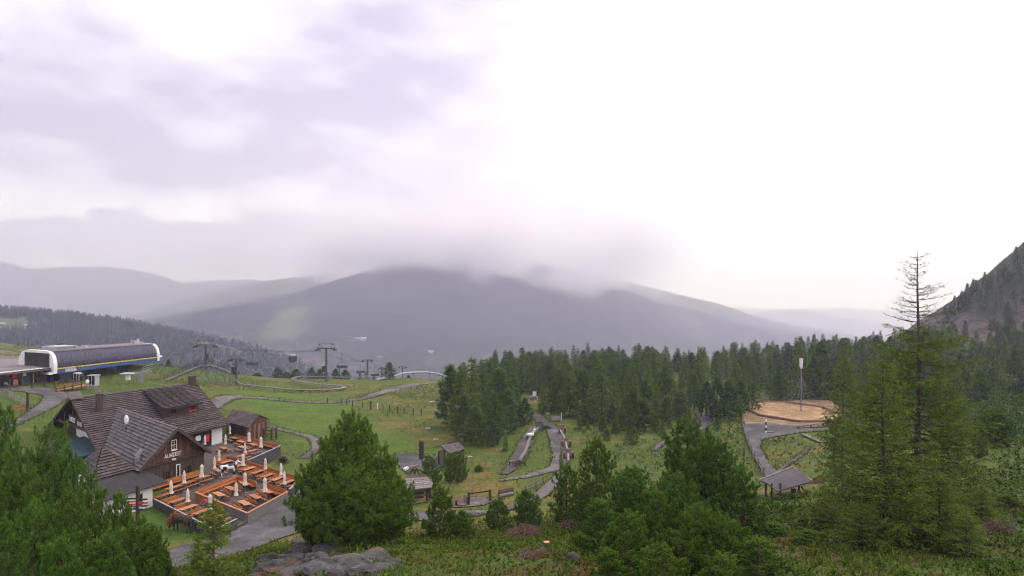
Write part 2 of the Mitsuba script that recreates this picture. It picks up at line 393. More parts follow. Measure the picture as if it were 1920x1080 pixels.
# ------------------------------------------------------------------ the cloud that sits on the mountain
def cloud_bank(name, lo, hi, n, fades):
    """One bank of the cloud: a box of air whose density comes from noise, denser where it touches the summit."""
    lo, hi = np.array(lo, float), np.array(hi, float)
    gz3, gy3, gx3 = np.meshgrid(*[np.linspace(lo[k], hi[k], n[k]) for k in (2, 1, 0)], indexing='ij')
    pp = np.stack([gx3 / 215.0, gy3 / 260.0, gz3 / 150.0], -1)
    f1 = meshkit.fbm(pp, 5, 3)
    f2 = meshkit.fbm(pp * 0.42 + 5.0, 3, 9)
    gs = lambda c, w: np.exp(-((gx3 - c) / w) ** 2)
    amount = np.maximum.reduce([gs(-300, 380), 1.0 * gs(-55, 140), 1.0 * gs(-440, 130), 0.55 * gs(330, 240), 0.35 * gs(-820, 260)])
    base = 190 - 165 * gs(-55, 95) - 125 * gs(-440, 95) - 50 * gs(330, 220) + 230 * (f2 - 0.5)
    ramp = np.clip((gz3 - base + 560 * (f1 - 0.5)) / 95.0, 0, 1)
    dens = amount * ramp * np.clip(0.30 + 4.2 * (f1 - 0.44), 0.04, 1.4) * np.clip(1.0 - (gz3 - 330) / 190, 0.07, 1)
    mzz = np.broadcast_to(mountain_height(gx3[0], gy3[0])[None], gz3.shape)
    hug = np.exp(-(np.maximum(gz3 - mzz, 0) / 75.0) ** 2) * np.clip((mzz - 165 + 160 * (f1 - 0.5)) / 110, 0, 1) * np.clip((360 - np.abs(gx3 + 285)) / 130, 0, 1) * (gz3 > mzz - 60)
    dens = np.clip(np.maximum(dens, 0.95 * hug), 0, 1)
    for k, g in enumerate((gx3, gy3, gz3)):
        t = (g - lo[k]) / (hi[k] - lo[k])
        dens = dens * np.clip(t / fades[k][0], 0, 1) * np.clip((1 - t) / fades[k][1], 0, 1)
    size = hi - lo
    key = numbered(name)
    scene[key + '_air'] = {'type': 'heterogeneous', 'albedo': {'type': 'rgb', 'value': [0.985, 0.970, 1.0]}, 'phase': {'type': 'hg', 'g': 0.3}, 'scale': 0.0125,
                           'sigma_t': {'type': 'gridvolume', 'grid': mi.VolumeGrid(np.ascontiguousarray(dens.astype(np.float32)[..., None] + np.float32(0.018))), 'to_world': T().translate(lo.tolist()).scale(size.tolist())}}
    scene[key] = {'type': 'cube', 'to_world': T().translate(((lo + hi) / 2).tolist()).scale((size / 2).tolist()), 'bsdf': {'type': 'null'},
                  'interior': {'type': 'ref', 'id': key + '_air'}, 'exterior': {'type': 'ref', 'id': 'haze_air'}}
    labels[key] = {'kind': 'stuff', 'label': 'low cloud hanging on the mountain top'}


cloud_bank('low_cloud', (-2300, 1900, 40), (2100, 3700, 760), (190, 84, 84), ((0.05, 0.05), (0.22, 0.2), (0.06, 0.4)))
# two thin sheets of mist, placed so that denoising softens the mountain behind
scene['softening_air'] = {'type': 'homogeneous', 'albedo': {'type': 'rgb', 'value': [0.965, 0.955, 1.0]}, 'sigma_t': {'type': 'rgb', 'value': [3.0e-4, 2.9e-4, 4.0e-4]}, 'phase': {'type': 'hg', 'g': 0.4}}
for y0, y1 in ((1170, 1240), (1244, 1320)):
    key = numbered('softening_mist')
    scene[key] = {'type': 'cube', 'to_world': T().translate([0, (y0 + y1) / 2, 300]).scale([2400, (y1 - y0) / 2, 490]), 'bsdf': {'type': 'null'},
                  'interior': {'type': 'ref', 'id': 'softening_air'}, 'exterior': {'type': 'ref', 'id': 'haze_air'}}
    labels[key] = {'kind': 'stuff', 'label': 'thin sheet of mist placed before the mountain to soften its outline'}
# ------------------------------------------------------------------ trees
def unit(a):
    return a / np.maximum(np.linalg.norm(a, axis=-1, keepdims=True), 1e-9)


def blades(base, d, length, width, shade, tip, rng, droop=0.0):
    """One thin triangle per row: from base along d. uv = (shade, tip)."""
    n = len(base)
    side = unit(np.cross(d, rng.normal(size=(n, 3)))) * (np.broadcast_to(width, (n,))[:, None] * 0.5)
    end = base + d * np.broadcast_to(length, (n,))[:, None]
    if droop:
        end = end - np.array([0, 0, droop]) * np.broadcast_to(length, (n,))[:, None]
    v = np.stack([base - side, base + side, end], 1).reshape(-1, 3)
    uv = np.stack([np.repeat(np.broadcast_to(shade, (n,)), 3), np.repeat(np.broadcast_to(tip, (n,)), 3)], 1)
    return v, np.arange(3 * n).reshape(-1, 3), uv


def fan(pos, d, k, length, width, spread, rng, tip, back=0.5):
    """k needles round every shoot tip pos pointing along d."""
    n = len(pos)
    P, D = np.repeat(pos, k, 0), np.repeat(d, k, 0)
    side = unit(np.cross(D, rng.normal(size=(n * k, 3))))
    ang = rng.uniform(*spread, n * k)[:, None]
    dirs = D * np.cos(ang) + side * np.sin(ang)
    L = np.repeat(np.broadcast_to(length, (n,)), k) * rng.uniform(0.75, 1.2, n * k)
    base = P - D * (rng.uniform(0, back, n * k) * np.repeat(np.broadcast_to(length, (n,)), k))[:, None]
    shade = np.repeat(rng.uniform(0, 1, n), k) * 0.6 + rng.uniform(0, 0.4, n * k)
    return blades(base, unit(dirs), L, width, shade, np.repeat(np.broadcast_to(tip, (n,)), k), rng)


def joined(parts):
    V, F, U, at_ = [], [], [], 0
    for v, f, *u in parts:
        V.append(v)
        F.append(f + at_)
        U.append(u[0] if u else np.zeros((len(v), 2)))
        at_ += len(v)
    return np.vstack(V), np.vstack(F), np.vstack(U)


def tubes(lines, sides=4):
    """lines: list of (points (k,3), radii (k,)) -> one mesh."""
    V, F, at_ = [], [], 0
    for p, r in lines:
        p, r = np.asarray(p, float), np.broadcast_to(np.asarray(r, float), (len(p),))
        t = unit(np.gradient(p, axis=0))
        a = unit(np.cross(t, np.where(np.abs(t[:, 2:]) < 0.9, [0, 0, 1.0], [1.0, 0, 0])))
        b = np.cross(t, a)
        ang = np.arange(sides) * 2 * np.pi / sides
        v = p[:, None] + r[:, None, None] * (np.cos(ang)[None, :, None] * a[:, None] + np.sin(ang)[None, :, None] * b[:, None])
        i, j = np.meshgrid(np.arange(len(p) - 1), np.arange(sides), indexing='ij')
        q = np.stack([i * sides + j, i * sides + (j + 1) % sides, (i + 1) * sides + (j + 1) % sides, (i + 1) * sides + j], -1).reshape(-1, 4)
        V.append(v.reshape(-1, 3))
        k = np.arange(1, sides - 1)
        cap = np.stack([np.zeros(sides - 2, int), k + 1, k], 1)
        F.append(np.vstack([q[:, [0, 1, 2]], q[:, [0, 2, 3]], cap, cap[:, ::-1] + (len(p) - 1) * sides]) + at_)
        at_ += len(p) * sides
    return np.vstack(V), np.vstack(F)


def near_pine(h, r, seed, needles=22, leaders=1, size=1.0, lo=0.03):
    """A stone pine: whorls of branches that turn up at their ends into small upright tops, every shoot ending in a brush of long needles."""
    rng = np.random.default_rng(seed)
    pos, dirs, tips, wood = [], [], [], []

    def tuft(p, d, tip):
        pos.append(p)
        dirs.append(d)
        tips.append(tip)

    def top(c, ln, out, bright):
        """a small upright shoot with side shoots"""
        k = max(2, int(ln / (0.13 * size)))
        lean = unit(out * rng.uniform(0.05, 0.45) + np.array([0, 0, 1.0]))
        for i in range(k):
            q = (i + 0.5) / k
            b = c + lean * ln * q
            for m in range(3 if q < 0.75 else 2):
                a = rng.uniform(0, 6.28)
                sd = np.array([np.cos(a), np.sin(a), 0])
                w = (1 - q) * ln * rng.uniform(0.15, 0.5) + 0.03
                tuft(b + sd * w + np.array([0, 0, 0.35 * w]), unit(sd * rng.uniform(0.2, 0.7) + lean), bright * (0.55 + 0.45 * q))
        tuft(c + lean * ln, lean, bright)

    stems = [(np.zeros(3), h)]
    for k in range(leaders - 1):
        a = rng.uniform(0, 6.28)
        stems.append((np.array([np.cos(a), np.sin(a), 0]) * r * rng.uniform(0.35, 0.6), h * rng.uniform(0.70, 0.92)))
    for off, hh in stems:
        zs = np.linspace(0, hh, 9)
        bend = np.clip(zs / hh * 2.2, 0, 1)[:, None] * off
        line = bend + np.stack([0.06 * np.sin(zs * 0.9 + seed), 0.06 * np.cos(zs * 0.7), zs], 1)
        wood.append((line, 0.017 * h * (1 - zs / hh) ** 0.8 + 0.012))
        z = lo * hh + 0.1
        rr = r * (1.0 if leaders == 1 else 0.74)
        while z < hh * 0.93:
            t = z / hh
            prof = rr * (1 - t ** (1.6 if leaders < 3 else 2.6)) ** 0.8 * (0.72 + 0.75 * min(t, 0.38)) + 0.12
            root = np.array([np.interp(z, zs, line[:, k]) for k in range(3)])
            nb = int(rng.integers(4, 7)) if t < 0.8 else 3
            a0 = rng.uniform(0, 6.28)
            for b in range(nb):
                a = a0 + b * 2 * np.pi / nb + rng.normal(0, 0.3)
                L = prof * rng.uniform(0.55, 1.15) * (1 + 0.14 * np.sin(2 * a + seed + 3 * t))
                out = np.array([np.cos(a), np.sin(a), 0.0])
                lat = np.array([-out[1], out[0], 0])
                s = np.linspace(0, 1, 6)[:, None]
                up = rng.uniform(0.15, 0.5)
                pth = root + out * L * s + np.array([0, 0, 1.0]) * L * (-0.10 * s + up * s ** 2.0)
                wood.append((pth, np.linspace(0.005 * h * (1 - t) + 0.010, 0.008, 6)))
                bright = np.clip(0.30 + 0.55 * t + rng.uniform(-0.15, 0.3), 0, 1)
                top(pth[-1], rng.uniform(0.35, 0.75) * size * min(1, 0.5 + L / 2), out, bright)
                for s_ in np.arange(0.40, 0.95, 0.30 * size / max(L, 0.5)):
                    c = np.array([np.interp(s_, s[:, 0], pth[:, k]) for k in range(3)])
                    sg = rng.choice([-1, 1])
                    ln = L * 0.34 * (1.2 - s_) * rng.uniform(0.5, 1.2)
                    e = c + lat * sg * ln + out * 0.4 * ln
                    wood.append((np.stack([c, e]), [0.012, 0.006]))
                    top(e, rng.uniform(0.25, 0.5) * size, lat * sg, bright * 0.9)
            z += rng.uniform(0.8, 1.2) * size * (0.23 + 0.019 * h)
        top(line[-1] - np.array([0, 0, 0.9 * size]), 1.0 * size, np.zeros(3), 1.0)
    pos, dirs, tips = np.array(pos), unit(np.array(dirs)), np.array(tips)
    v, f, uv = fan(pos, dirs, needles, 0.21 * size, 0.023 * size, (0.15, 1.0), rng, tips, back=0.8)
    return (v, f, uv), tubes(wood)


def near_larch(h, r, seed, bare=0.0, dens=1.0):
    """A larch: a straight trunk with long level branches, hanging twigs and small soft needle rosettes."""
    rng = np.random.default_rng(seed)
    zs = np.linspace(0, h, 10)
    line = np.stack([0.05 * np.sin(zs * 0.6 + seed), 0.05 * np.cos(zs * 0.5 + seed), zs], 1)
    wood = [(line, 0.0095 * h * (1 - zs / h) ** 0.9 + 0.008)]
    P, D, tp = [], [], []
    z = 0.05 * h
    while z < h * 0.975:
        t = z / h
        prof = r * (1 - t) ** (0.66 if bare > 0.2 else 0.86) * (0.75 + 0.6 * min(t, 0.35)) + 0.12
        root = np.array([np.interp(z, zs, line[:, k]) for k in range(3)])
        for b in range(int(rng.integers(3, 6))):
            a = rng.uniform(0, 6.28)
            L = prof * rng.uniform(0.45, 1.15)
            out = np.array([np.cos(a), np.sin(a), 0])
            s = np.linspace(0, 1, 7)[:, None]
            rise = rng.uniform(0.0, 0.28) + 0.45 * max(0, t - 0.55)
            pth = root + out * L * s + np.array([0, 0, 1.0]) * L * (rise * s - (0.22 - 0.22 * t) * np.sin(np.pi * s * 0.9) + 0.10 * s ** 3) + rng.normal(0, 0.02, (7, 3)) * s
            wood.append((pth, np.linspace(0.004 * h * (1 - t) + 0.012, 0.006, 7)))
            thin = 1.0 if t < 1 - bare else 0.30
            m = max(3, int(L / 0.11 * dens))
            ss = rng.uniform(0.12, 1.0, m)
            c = np.stack([np.interp(ss, s[:, 0], pth[:, k]) for k in range(3)], 1)
            if thin < 1:
                c = c[::3]
                m = len(c)
            P.append(c)
            D.append(np.tile([0, 0, 1.0], (m, 1)) + rng.normal(0, 0.6, (m, 3)))
            tp.append(np.full(m, 0.7))
            if thin < 1:
                tw = 1
            else:
                tw = max(3, int(L / 0.075 * dens))
            for s_ in rng.uniform(0.18, 1.0, tw):
                c = np.array([np.interp(s_, s[:, 0], pth[:, k]) for k in range(3)])
                sg = rng.choice([-1, 1])
                ln = rng.uniform(0.18, 0.75) * (1.15 - 0.55 * s_) * thin ** 0.5 * min(1.0, 0.35 + L / 2.5)
                dd = unit(out * rng.uniform(0.3, 0.9) + np.array([-out[1], out[0], 0]) * sg * rng.uniform(0.4, 1.0) + np.array([0, 0, rng.uniform(-0.55, 0.25)]))
                k = max(2, int(ln / 0.06))
                q = np.linspace(0.1, 1, k)[:, None]
                pts_ = c + dd * ln * q - np.array([0, 0, 0.22 * ln]) * q ** 2
                P.append(pts_)
                D.append(np.tile(dd, (k, 1)) + rng.normal(0, 0.7, (k, 3)) + np.array([0, 0, 0.3]))
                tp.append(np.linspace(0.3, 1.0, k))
                if ln > 0.30:
                    wood.append((np.stack([c, c + dd * ln * 0.5 - [0, 0, 0.055 * ln], c + dd * ln - [0, 0, 0.22 * ln]]), [0.006, 0.005, 0.003]))
        z += rng.uniform(0.12, 0.30) * (h / 12) ** 0.5
    P, D, tp = np.vstack(P), unit(np.vstack(D)), np.concatenate(tp)
    v, f, uv = fan(P, D, 3, 0.125, 0.030, (0.2, 1.3), rng, tp, back=0.1)
    lines3 = [w for w in wood]
    return (v, f, uv), tubes(lines3[:1], 8), tubes(lines3[1:], 3)


def mid_pine(h, r, seed, n=330, k=20):
    rng = np.random.default_rng(seed)
    t = rng.beta(1.25, 1.35, n) * 0.94 + 0.05
    prof = r * (1 - t) ** 0.72 * (0.72 + 1.0 * np.minimum(t, 0.34)) * 1.12 + 0.12
    a = rng.uniform(0, 6.28, n)
    lump = 1 + 0.24 * np.sin(3 * a + 7 * t + seed) + 0.15 * np.sin(5 * a - 11 * t)
    q = prof * np.sqrt(rng.uniform(0.20, 1.0, n)) * lump
    pos = np.stack([np.cos(a) * q, np.sin(a) * q, t * h + q * 0.18], 1)
    d = unit(np.stack([np.cos(a) * 0.6, np.sin(a) * 0.6, np.full(n, 0.75)], 1) + rng.normal(0, 0.2, (n, 3)))
    pos = np.vstack([pos, np.stack([rng.normal(0, 0.05, 9), rng.normal(0, 0.05, 9), np.linspace(0.86, 0.985, 9) * h], 1)])
    d = np.vstack([d, np.tile([0, 0, 1.0], (9, 1))])
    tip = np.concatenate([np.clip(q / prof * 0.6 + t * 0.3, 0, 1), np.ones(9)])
    c = fan(pos, d, k, 0.050 * h + 0.10, 0.095, (0.2, 1.1), rng, tip, back=0.6)
    return c, tubes([(np.array([[0, 0, -0.3], [0, 0, h * 0.5], [0, 0, h * 0.95]]), [0.16, 0.10, 0.02])], 5)


def mid_larch(h, r, seed, n=420, k=11, droop=0.35):
    rng = np.random.default_rng(seed)
    t = rng.beta(1.1, 1.5, n) * 0.95 + 0.04
    prof = r * (1 - t) ** 0.95 * (0.8 + 0.5 * np.minimum(t, 0.3)) + 0.08
    tier = np.round(t * h / 0.65) * 0.65
    z = tier * 0.6 + t * h * 0.4
    a = rng.uniform(0, 6.28, n)
    L = prof * rng.uniform(0.45, 1.15, n)
    s = rng.uniform(0.15, 1.0, (n, k)) ** 0.7
    out = np.stack([np.cos(a), np.sin(a)], 1)
    x = out[:, None, 0] * (L[:, None] * s)
    y = out[:, None, 1] * (L[:, None] * s)
    zz = z[:, None] + L[:, None] * (0.10 * s - droop * s * s * 0.5)
    pos = np.stack([x, y, zz], -1).reshape(-1, 3)
    m = len(pos)
    d = unit(np.stack([np.repeat(out[:, 0], k), np.repeat(out[:, 1], k), np.full(m, -0.05)], 1) + rng.normal(0, 0.65, (m, 3)))
    top = np.stack([rng.normal(0, 0.03, 14), rng.normal(0, 0.03, 14), np.linspace(0.88, 0.99, 14) * h], 1)
    pos, d = np.vstack([pos, top]), np.vstack([d, unit(rng.normal(0, 0.4, (14, 3)) + [0, 0, 1])])
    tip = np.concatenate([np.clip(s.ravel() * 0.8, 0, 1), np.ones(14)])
    c = blades(pos, d, rng.uniform(0.24, 0.56, len(pos)) * (h / 11) ** 0.5, 0.115, np.concatenate([np.repeat(rng.uniform(0, 1, n), k), np.full(14, 0.5)]), tip, rng, 0.12)
    return c, tubes([(np.array([[0, 0, -0.3], [0, 0, h * 0.5], [0, 0, h * 0.97]]), [0.15, 0.09, 0.015])], 5)


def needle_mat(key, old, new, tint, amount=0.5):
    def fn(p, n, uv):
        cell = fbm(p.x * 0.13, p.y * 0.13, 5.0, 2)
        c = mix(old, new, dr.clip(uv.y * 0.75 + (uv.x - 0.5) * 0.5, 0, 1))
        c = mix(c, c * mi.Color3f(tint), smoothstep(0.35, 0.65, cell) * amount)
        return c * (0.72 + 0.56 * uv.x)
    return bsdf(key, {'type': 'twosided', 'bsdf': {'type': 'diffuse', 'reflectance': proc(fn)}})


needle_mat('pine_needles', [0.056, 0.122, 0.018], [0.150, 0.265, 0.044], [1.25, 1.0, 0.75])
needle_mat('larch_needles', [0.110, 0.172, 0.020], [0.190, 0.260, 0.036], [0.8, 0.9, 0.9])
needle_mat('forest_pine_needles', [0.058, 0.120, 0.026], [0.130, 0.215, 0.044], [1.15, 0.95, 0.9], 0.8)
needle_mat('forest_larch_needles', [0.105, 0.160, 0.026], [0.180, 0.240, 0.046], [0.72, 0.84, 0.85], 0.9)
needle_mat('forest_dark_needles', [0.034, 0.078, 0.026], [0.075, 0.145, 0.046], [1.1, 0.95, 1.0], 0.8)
matte('bark', lambda p, n, uv: mix([0.055, 0.042, 0.034], [0.115, 0.095, 0.080], noise(p.x * 9, p.y * 9, p.z * 3)), 0.95)
matte('young_bark', lambda p, n, uv: mix([0.085, 0.055, 0.030], [0.13, 0.095, 0.06], noise(p.x * 30, p.y * 30, p.z * 9)), 0.95)

SPECIES = {}


def species(name, crown, trunk, leaf_mat, wood_mat='bark', h=1.0, r=1.0, limbs=None):
    g = {'type': 'shapegroup', 'crown': ply((crown[0], crown[1]), leaf_mat, uv=crown[2]), 'trunk': ply(trunk, wood_mat, smooth=60)}
    if limbs is not None:
        g['limbs'] = ply(limbs, wood_mat)
    scene[name + '_group'] = g
    SPECIES[name] = (h, r)


for k, (h, r, nd, ld) in enumerate([(8.0, 2.2, 24, 1), (8.5, 2.6, 20, 3), (6.0, 1.9, 25, 1), (7.0, 3.0, 18, 5)]):
    c, w = near_pine(h, r, 100 + k, nd, ld)
    species(f'near_pine_{k}', c, w, 'pine_needles', 'young_bark', h, r)
c, w = near_pine(3.2, 1.0, 140, 18, 1, 0.72)
species('young_pine', c, w, 'pine_needles', 'young_bark', 3.2, 0.95)
for k, (h, r, b, s) in enumerate([(17.0, 4.0, 0.30, 5), (11.5, 3.4, 0.06, 6)]):
    c, w, lm = near_larch(h, r, s, b)
    species(f'near_larch_{k}', c, w, 'larch_needles', 'bark', h, r, lm)
c, w, lm = near_larch(5.0, 1.15, 9, 0.1, 1.0)
species('young_larch', c, w, 'larch_needles', 'young_bark', 5.0, 1.15, lm)
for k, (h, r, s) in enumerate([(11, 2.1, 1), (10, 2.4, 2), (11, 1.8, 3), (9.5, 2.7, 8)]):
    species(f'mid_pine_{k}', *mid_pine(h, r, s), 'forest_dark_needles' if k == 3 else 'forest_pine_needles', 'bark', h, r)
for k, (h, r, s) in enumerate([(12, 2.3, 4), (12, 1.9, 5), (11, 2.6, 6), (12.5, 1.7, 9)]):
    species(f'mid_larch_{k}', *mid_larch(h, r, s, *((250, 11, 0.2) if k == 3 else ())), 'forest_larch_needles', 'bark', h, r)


def plant(name, sp, base, height, width, label, cat, group=None, rot=None, lean=(0, 0)):
    """One tree: an instance of a species scaled to height and crown width, standing on base."""
    h, r = SPECIES[sp]
    key = thing(name, label, cat, group)
    sx, sz = width / (2 * r), height / h
    rot = R.uniform(0, 360) if rot is None else rot
    scene[key] = {'type': 'instance', 'group': {'type': 'ref', 'id': sp + '_group'},
                  'to_world': T().translate([float(b) for b in base]).rotate([1, 0, 0], lean[0]).rotate([0, 1, 0], lean[1]).rotate([0, 0, 1], float(rot)).scale([sx, sx, sz])}
    return key


def plant_px(name, sp, u, vtop, y, wpx, label, cat='tree', group=None, sink=0.1, **kw):
    """A tree whose tip shows at (u, vtop) and stands at depth y; crown width in photograph pixels."""
    top = at(u, vtop, y)
    g = gz(top[0], y) - sink
    return plant(name, sp, [top[0], y, g], max(0.8, top[2] - g), wpx / FOCAL * y, label, cat, group, **kw)


NP, NL = 'stone_pine', 'larch_tree'
# left foreground group
for sp, u, v, y, w, lab in [
    ('near_pine_0', -2, 752, 42, 105, 'tall stone pine cut by the left edge of the picture beside the gravel road'),
    ('near_pine_3', 98, 794, 46, 150, 'broad dark stone pine in front of the restaurant roof'),
    ('near_pine_1', 12, 838, 33, 120, 'bushy stone pine at the left edge below the tallest left pine'),
    ('near_pine_2', 185, 912, 33, 92, 'bright topped stone pine before the white annex wall'),
    ('near_pine_2', 226, 920, 35, 62, 'narrow stone pine just left of the arrow signpost'),
    ('near_pine_0', 132, 905, 30, 100, 'stone pine with light tips low before the restaurant roof corner'),
    ('near_pine_2', 62, 940, 26, 110, 'stone pine in the lower left foreground under the bushy edge pine'),
    ('near_pine_0', 10, 965, 23, 110, 'stone pine in the bottom left corner of the picture'),
    ('near_pine_1', 262, 968, 33, 92, 'stone pine at the edge of the lawn below the arrow signpost'),
    ('near_pine_2', 205, 995, 25, 120, 'low stone pine at the bottom left of the bright topped pine'),
    ('near_pine_2', 120, 1000, 22, 120, 'stone pine cut by the bottom edge in the left corner group'),
    ('young_pine', 308, 1030, 34, 40, 'small pine sapling beside the gravel at the bottom left'),
    ('young_pine', 285, 1050, 32, 34, 'tiny pine sapling cut by the bottom edge near the gravel'),
]:
    plant_px(NP, sp, u, v, y, w, lab, group='stone pines in the left foreground')
# the big pine on the rock
for sp, u, v, y, w, lab in [
    ('near_pine_1', 660, 768, 42, 150, 'tallest stem of the big pine clump on the rock outcrop'),
    ('near_pine_3', 612, 842, 40.5, 132, 'left stem of the big pine clump on the rock outcrop'),
    ('near_pine_3', 706, 830, 41, 150, 'right stem of the big pine clump on the rock outcrop'),
    ('near_pine_3', 655, 872, 38.5, 172, 'front low stem of the big pine clump on the rock outcrop'),
]:
    plant_px(NP, sp, u, v, y, w, lab, group='stems of the big pine clump on the rock')
# the right foreground group
for sp, u, v, y, w, lab in [
    ('near_pine_0', 1118, 818, 44, 100, 'dark slender pine at the back left of the right pine thicket'),
    ('near_pine_1', 1188, 872, 33, 112, 'pine with bright upright tips on the left of the right thicket'),
    ('near_pine_0', 1288, 783, 40, 132, 'tallest bright pine of the right foreground thicket'),
    ('near_pine_1', 1334, 812, 38, 110, 'second tallest pine right of the tallest thicket pine'),
    ('near_pine_2', 1392, 878, 36, 84, 'pine at the right rim of the thicket beside the playground path'),
    ('near_pine_3', 1268, 885, 30, 130, 'bushy pine in the middle of the right foreground thicket'),
    ('near_pine_2', 1232, 918, 26, 105, 'pine with a rusty stem in the front of the right thicket'),
    ('near_pine_2', 1122, 936, 29, 96, 'pine at the front left of the right foreground thicket'),
    ('near_pine_2', 1172, 958, 23, 120, 'front pine with a bare stem showing at the bottom of the thicket'),
    ('near_pine_3', 1308, 945, 25, 140, 'front pine on the right half of the thicket at the bottom edge'),
    ('near_pine_2', 1366, 972, 27, 110, 'low pine at the bottom right of the thicket'),
    ('near_pine_0', 1245, 1020, 20, 130, 'pine top cut by the bottom edge in the middle of the thicket'),
    ('near_pine_2', 1140, 1030, 22, 100, 'pine cut by the bottom edge left in the right thicket'),
    ('near_pine_2', 1420, 1010, 25, 110, 'outermost low pine right of the thicket near the bottom edge'),
    ('near_pine_2', 1350, 1040, 21, 120, 'pine cut by the bottom edge right in the right thicket'),
]:
    plant_px(NP, sp, u, v, y, w, lab, group='stone pines of the right foreground thicket')
for name, sp, u, v, y, w, lab in [
    (NP, 'near_pine_2', 825, 912, 44, 72, 'pointed pine on the bank below the open picnic shelter'),
    (NP, 'young_pine', 868, 958, 45, 44, 'small pine right of the pointed pine below the shelter'),
    (NP, 'near_pine_2', 935, 933, 50, 58, 'small round pine beside the lower gravel path'),
    (NP, 'young_pine', 988, 920, 51, 52, 'small pine with a bare stem above the brushwood heap'),
    (NP, 'near_pine_0', 1062, 868, 50, 66, 'pale pine left of the right foreground thicket'),
    (NP, 'young_pine', 1105, 905, 47, 56, 'small pine tucked against the left side of the thicket'),
    (NP, 'near_pine_2', 804, 853, 82, 46, 'dark pine beside the carved wooden totem'),
    (NP, 'near_pine_2', 843, 848, 86, 30, 'left pine of the pair before the small shingled hut'),
    (NP, 'near_pine_2', 862, 846, 86, 34, 'right pine of the pair before the small shingled hut'),
    (NP, 'young_pine', 898, 872, 92, 16, 'tiny pine sapling on the meadow right of the hut'),
    (NP, 'young_pine', 1026, 804, 122, 14, 'tiny pine sapling between the two forking gravel paths'),
    (NP, 'near_pine_1', 1870, 762, 76, 58, 'dark round pine standing alone on the right hand slope'),
    (NP, 'young_pine', 1835, 790, 70, 26, 'small bush pine left of the lone round pine on the slope'),
    (NL, 'near_larch_0', 1722, 470, 42, 330, 'tallest larch on the right with a bare thin top against the sky'),
    (NL, 'near_larch_1', 1657, 655, 34, 300, 'broad larch in front of the tallest larch'),
    (NL, 'near_larch_1', 1580, 632, 62, 130, 'pale green larch behind the climbing pole playground'),
    (NL, 'near_larch_1', 1778, 700, 45, 150, 'small larch right of the tallest larch'),
    (NL, 'near_larch_1', 1545, 905, 42, 120, 'low larch left of the broad larch beside the small shelter'),
    (NL, 'near_larch_1', 1760, 880, 33, 190, 'low spreading larch at the foot of the tallest larch'),
    (NL, 'near_larch_1', 1840, 905, 38, 120, 'low larch at the right end of the larch group'),
    (NL, 'near_larch_1', 1690, 890, 37, 190, 'low larch between the broad larch and the tallest larch'),
    (NL, 'near_larch_1', 1612, 935, 33, 150, 'low larch in front of the broad larch near the bottom'),
    (NL, 'near_larch_1', 1812, 955, 31, 130, 'low larch in the bottom right scrub'),
    (NP, 'young_pine', 1890, 930, 44, 46, 'small pine in the scrub near the right edge'),
    (NP, 'young_pine', 1450, 985, 38, 60, 'small pine in the heath below the covered play boat'),
    (NP, 'young_pine', 1520, 1000, 34, 64, 'bushy small pine left of the larch group at the bottom'),
    (NL, 'young_larch', 402, 930, 33, 125, 'young light green larch in front of the terrace corner'),
    (NL, 'young_larch', 372, 1000, 36, 56, 'sapling larch beside the young larch at the bottom left'),
    (NL, 'young_larch', 1052, 832, 56, 22, 'thin spindly larch sapling beside the gravel fork'),
]:
    plant_px(name, sp, u, v, y, w, lab)

# the wood: explicit front rows, then the rest of the shelf
SKY_U = [835, 850, 870, 900, 930, 960, 1010, 1060, 1090, 1130, 1200, 1240, 1300, 1350, 1400, 1440, 1520, 1560, 1620, 1680, 1740, 1790, 1830, 2000]
SKY_V = [700, 690, 682, 668, 658, 650, 652, 645, 640, 645, 645, 652, 658, 655, 642, 645, 632, 634, 630, 622, 606, 600, 596, 590]
FRONT = [(846, 683, 800, 'p'), (862, 682, 808, 'l'), (884, 668, 812, 'l'), (870, 738, 826, 'p'), (926, 735, 828, 'p'), (925, 790, 838, 'p'), (948, 808, 846, 'l'), (905, 672, 780, 'l'), (918, 702, 800, 'l'), (935, 690, 795, 'p'), (890, 760, 836, 'p'),
         (957, 760, 812, 'p'), (975, 760, 802, 'p'), (985, 745, 795, 'p'), (962, 735, 790, 'l'), (1018, 720, 776, 'l'), (1040, 722, 774, 'p'), (1068, 680, 782, 'l'), (1092, 690, 778, 'p'), (1112, 742, 795, 'p'), (1128, 680, 790, 'l'), (1130, 777, 808, 'p'), (1160, 770, 800, 'l'),
         (1102, 785, 806, 'l'), (1148, 755, 795, 'p'), (1185, 728, 806, 'p'), (1208, 745, 808, 'p'), (1178, 742, 808, 'l'), (1230, 715, 790, 'l'), (1265, 712, 780, 'l'), (1190, 706, 780, 'l'), (1250, 742, 790, 'p'), (1275, 730, 785, 'p'), (1345, 708, 790, 'p'), (1368, 710, 788, 'p'),
         (1388, 712, 778, 'p'), (1325, 715, 782, 'p'), (1410, 713, 770, 'p'), (1462, 695, 752, 'p'), (1320, 700, 760, 'l'), (1500, 640, 745, 'l'), (1540, 640, 745, 'p'), (1455, 735, 755, 'p'), (1525, 668, 750, 'p'), (1215, 690, 770, 'l'), (1150, 700, 778, 'l'), (1050, 690, 770, 'p')]


def wood_label(kind, u, y=None, vtop=None):
    w = 'light green larch' if kind == 'l' else 'dark stone pine'
    where = ('at the left end of the forest' if u < 985 else 'behind the fork of the gravel paths' if u < 1130 else 'above the open heath slope' if u < 1300
             else 'behind the climbing pole playground' if u < 1580 else 'on the right hand slope below the scree')
    row = 'of the front row' if y < 165 else 'on the skyline' if vtop < np.interp(u, SKY_U, SKY_V) + 12 else 'of the middle rows'
    return f'{w} {row} {where}', f"{'larches' if kind == 'l' else 'stone pines'} {row} {where}"


TAKEN = []


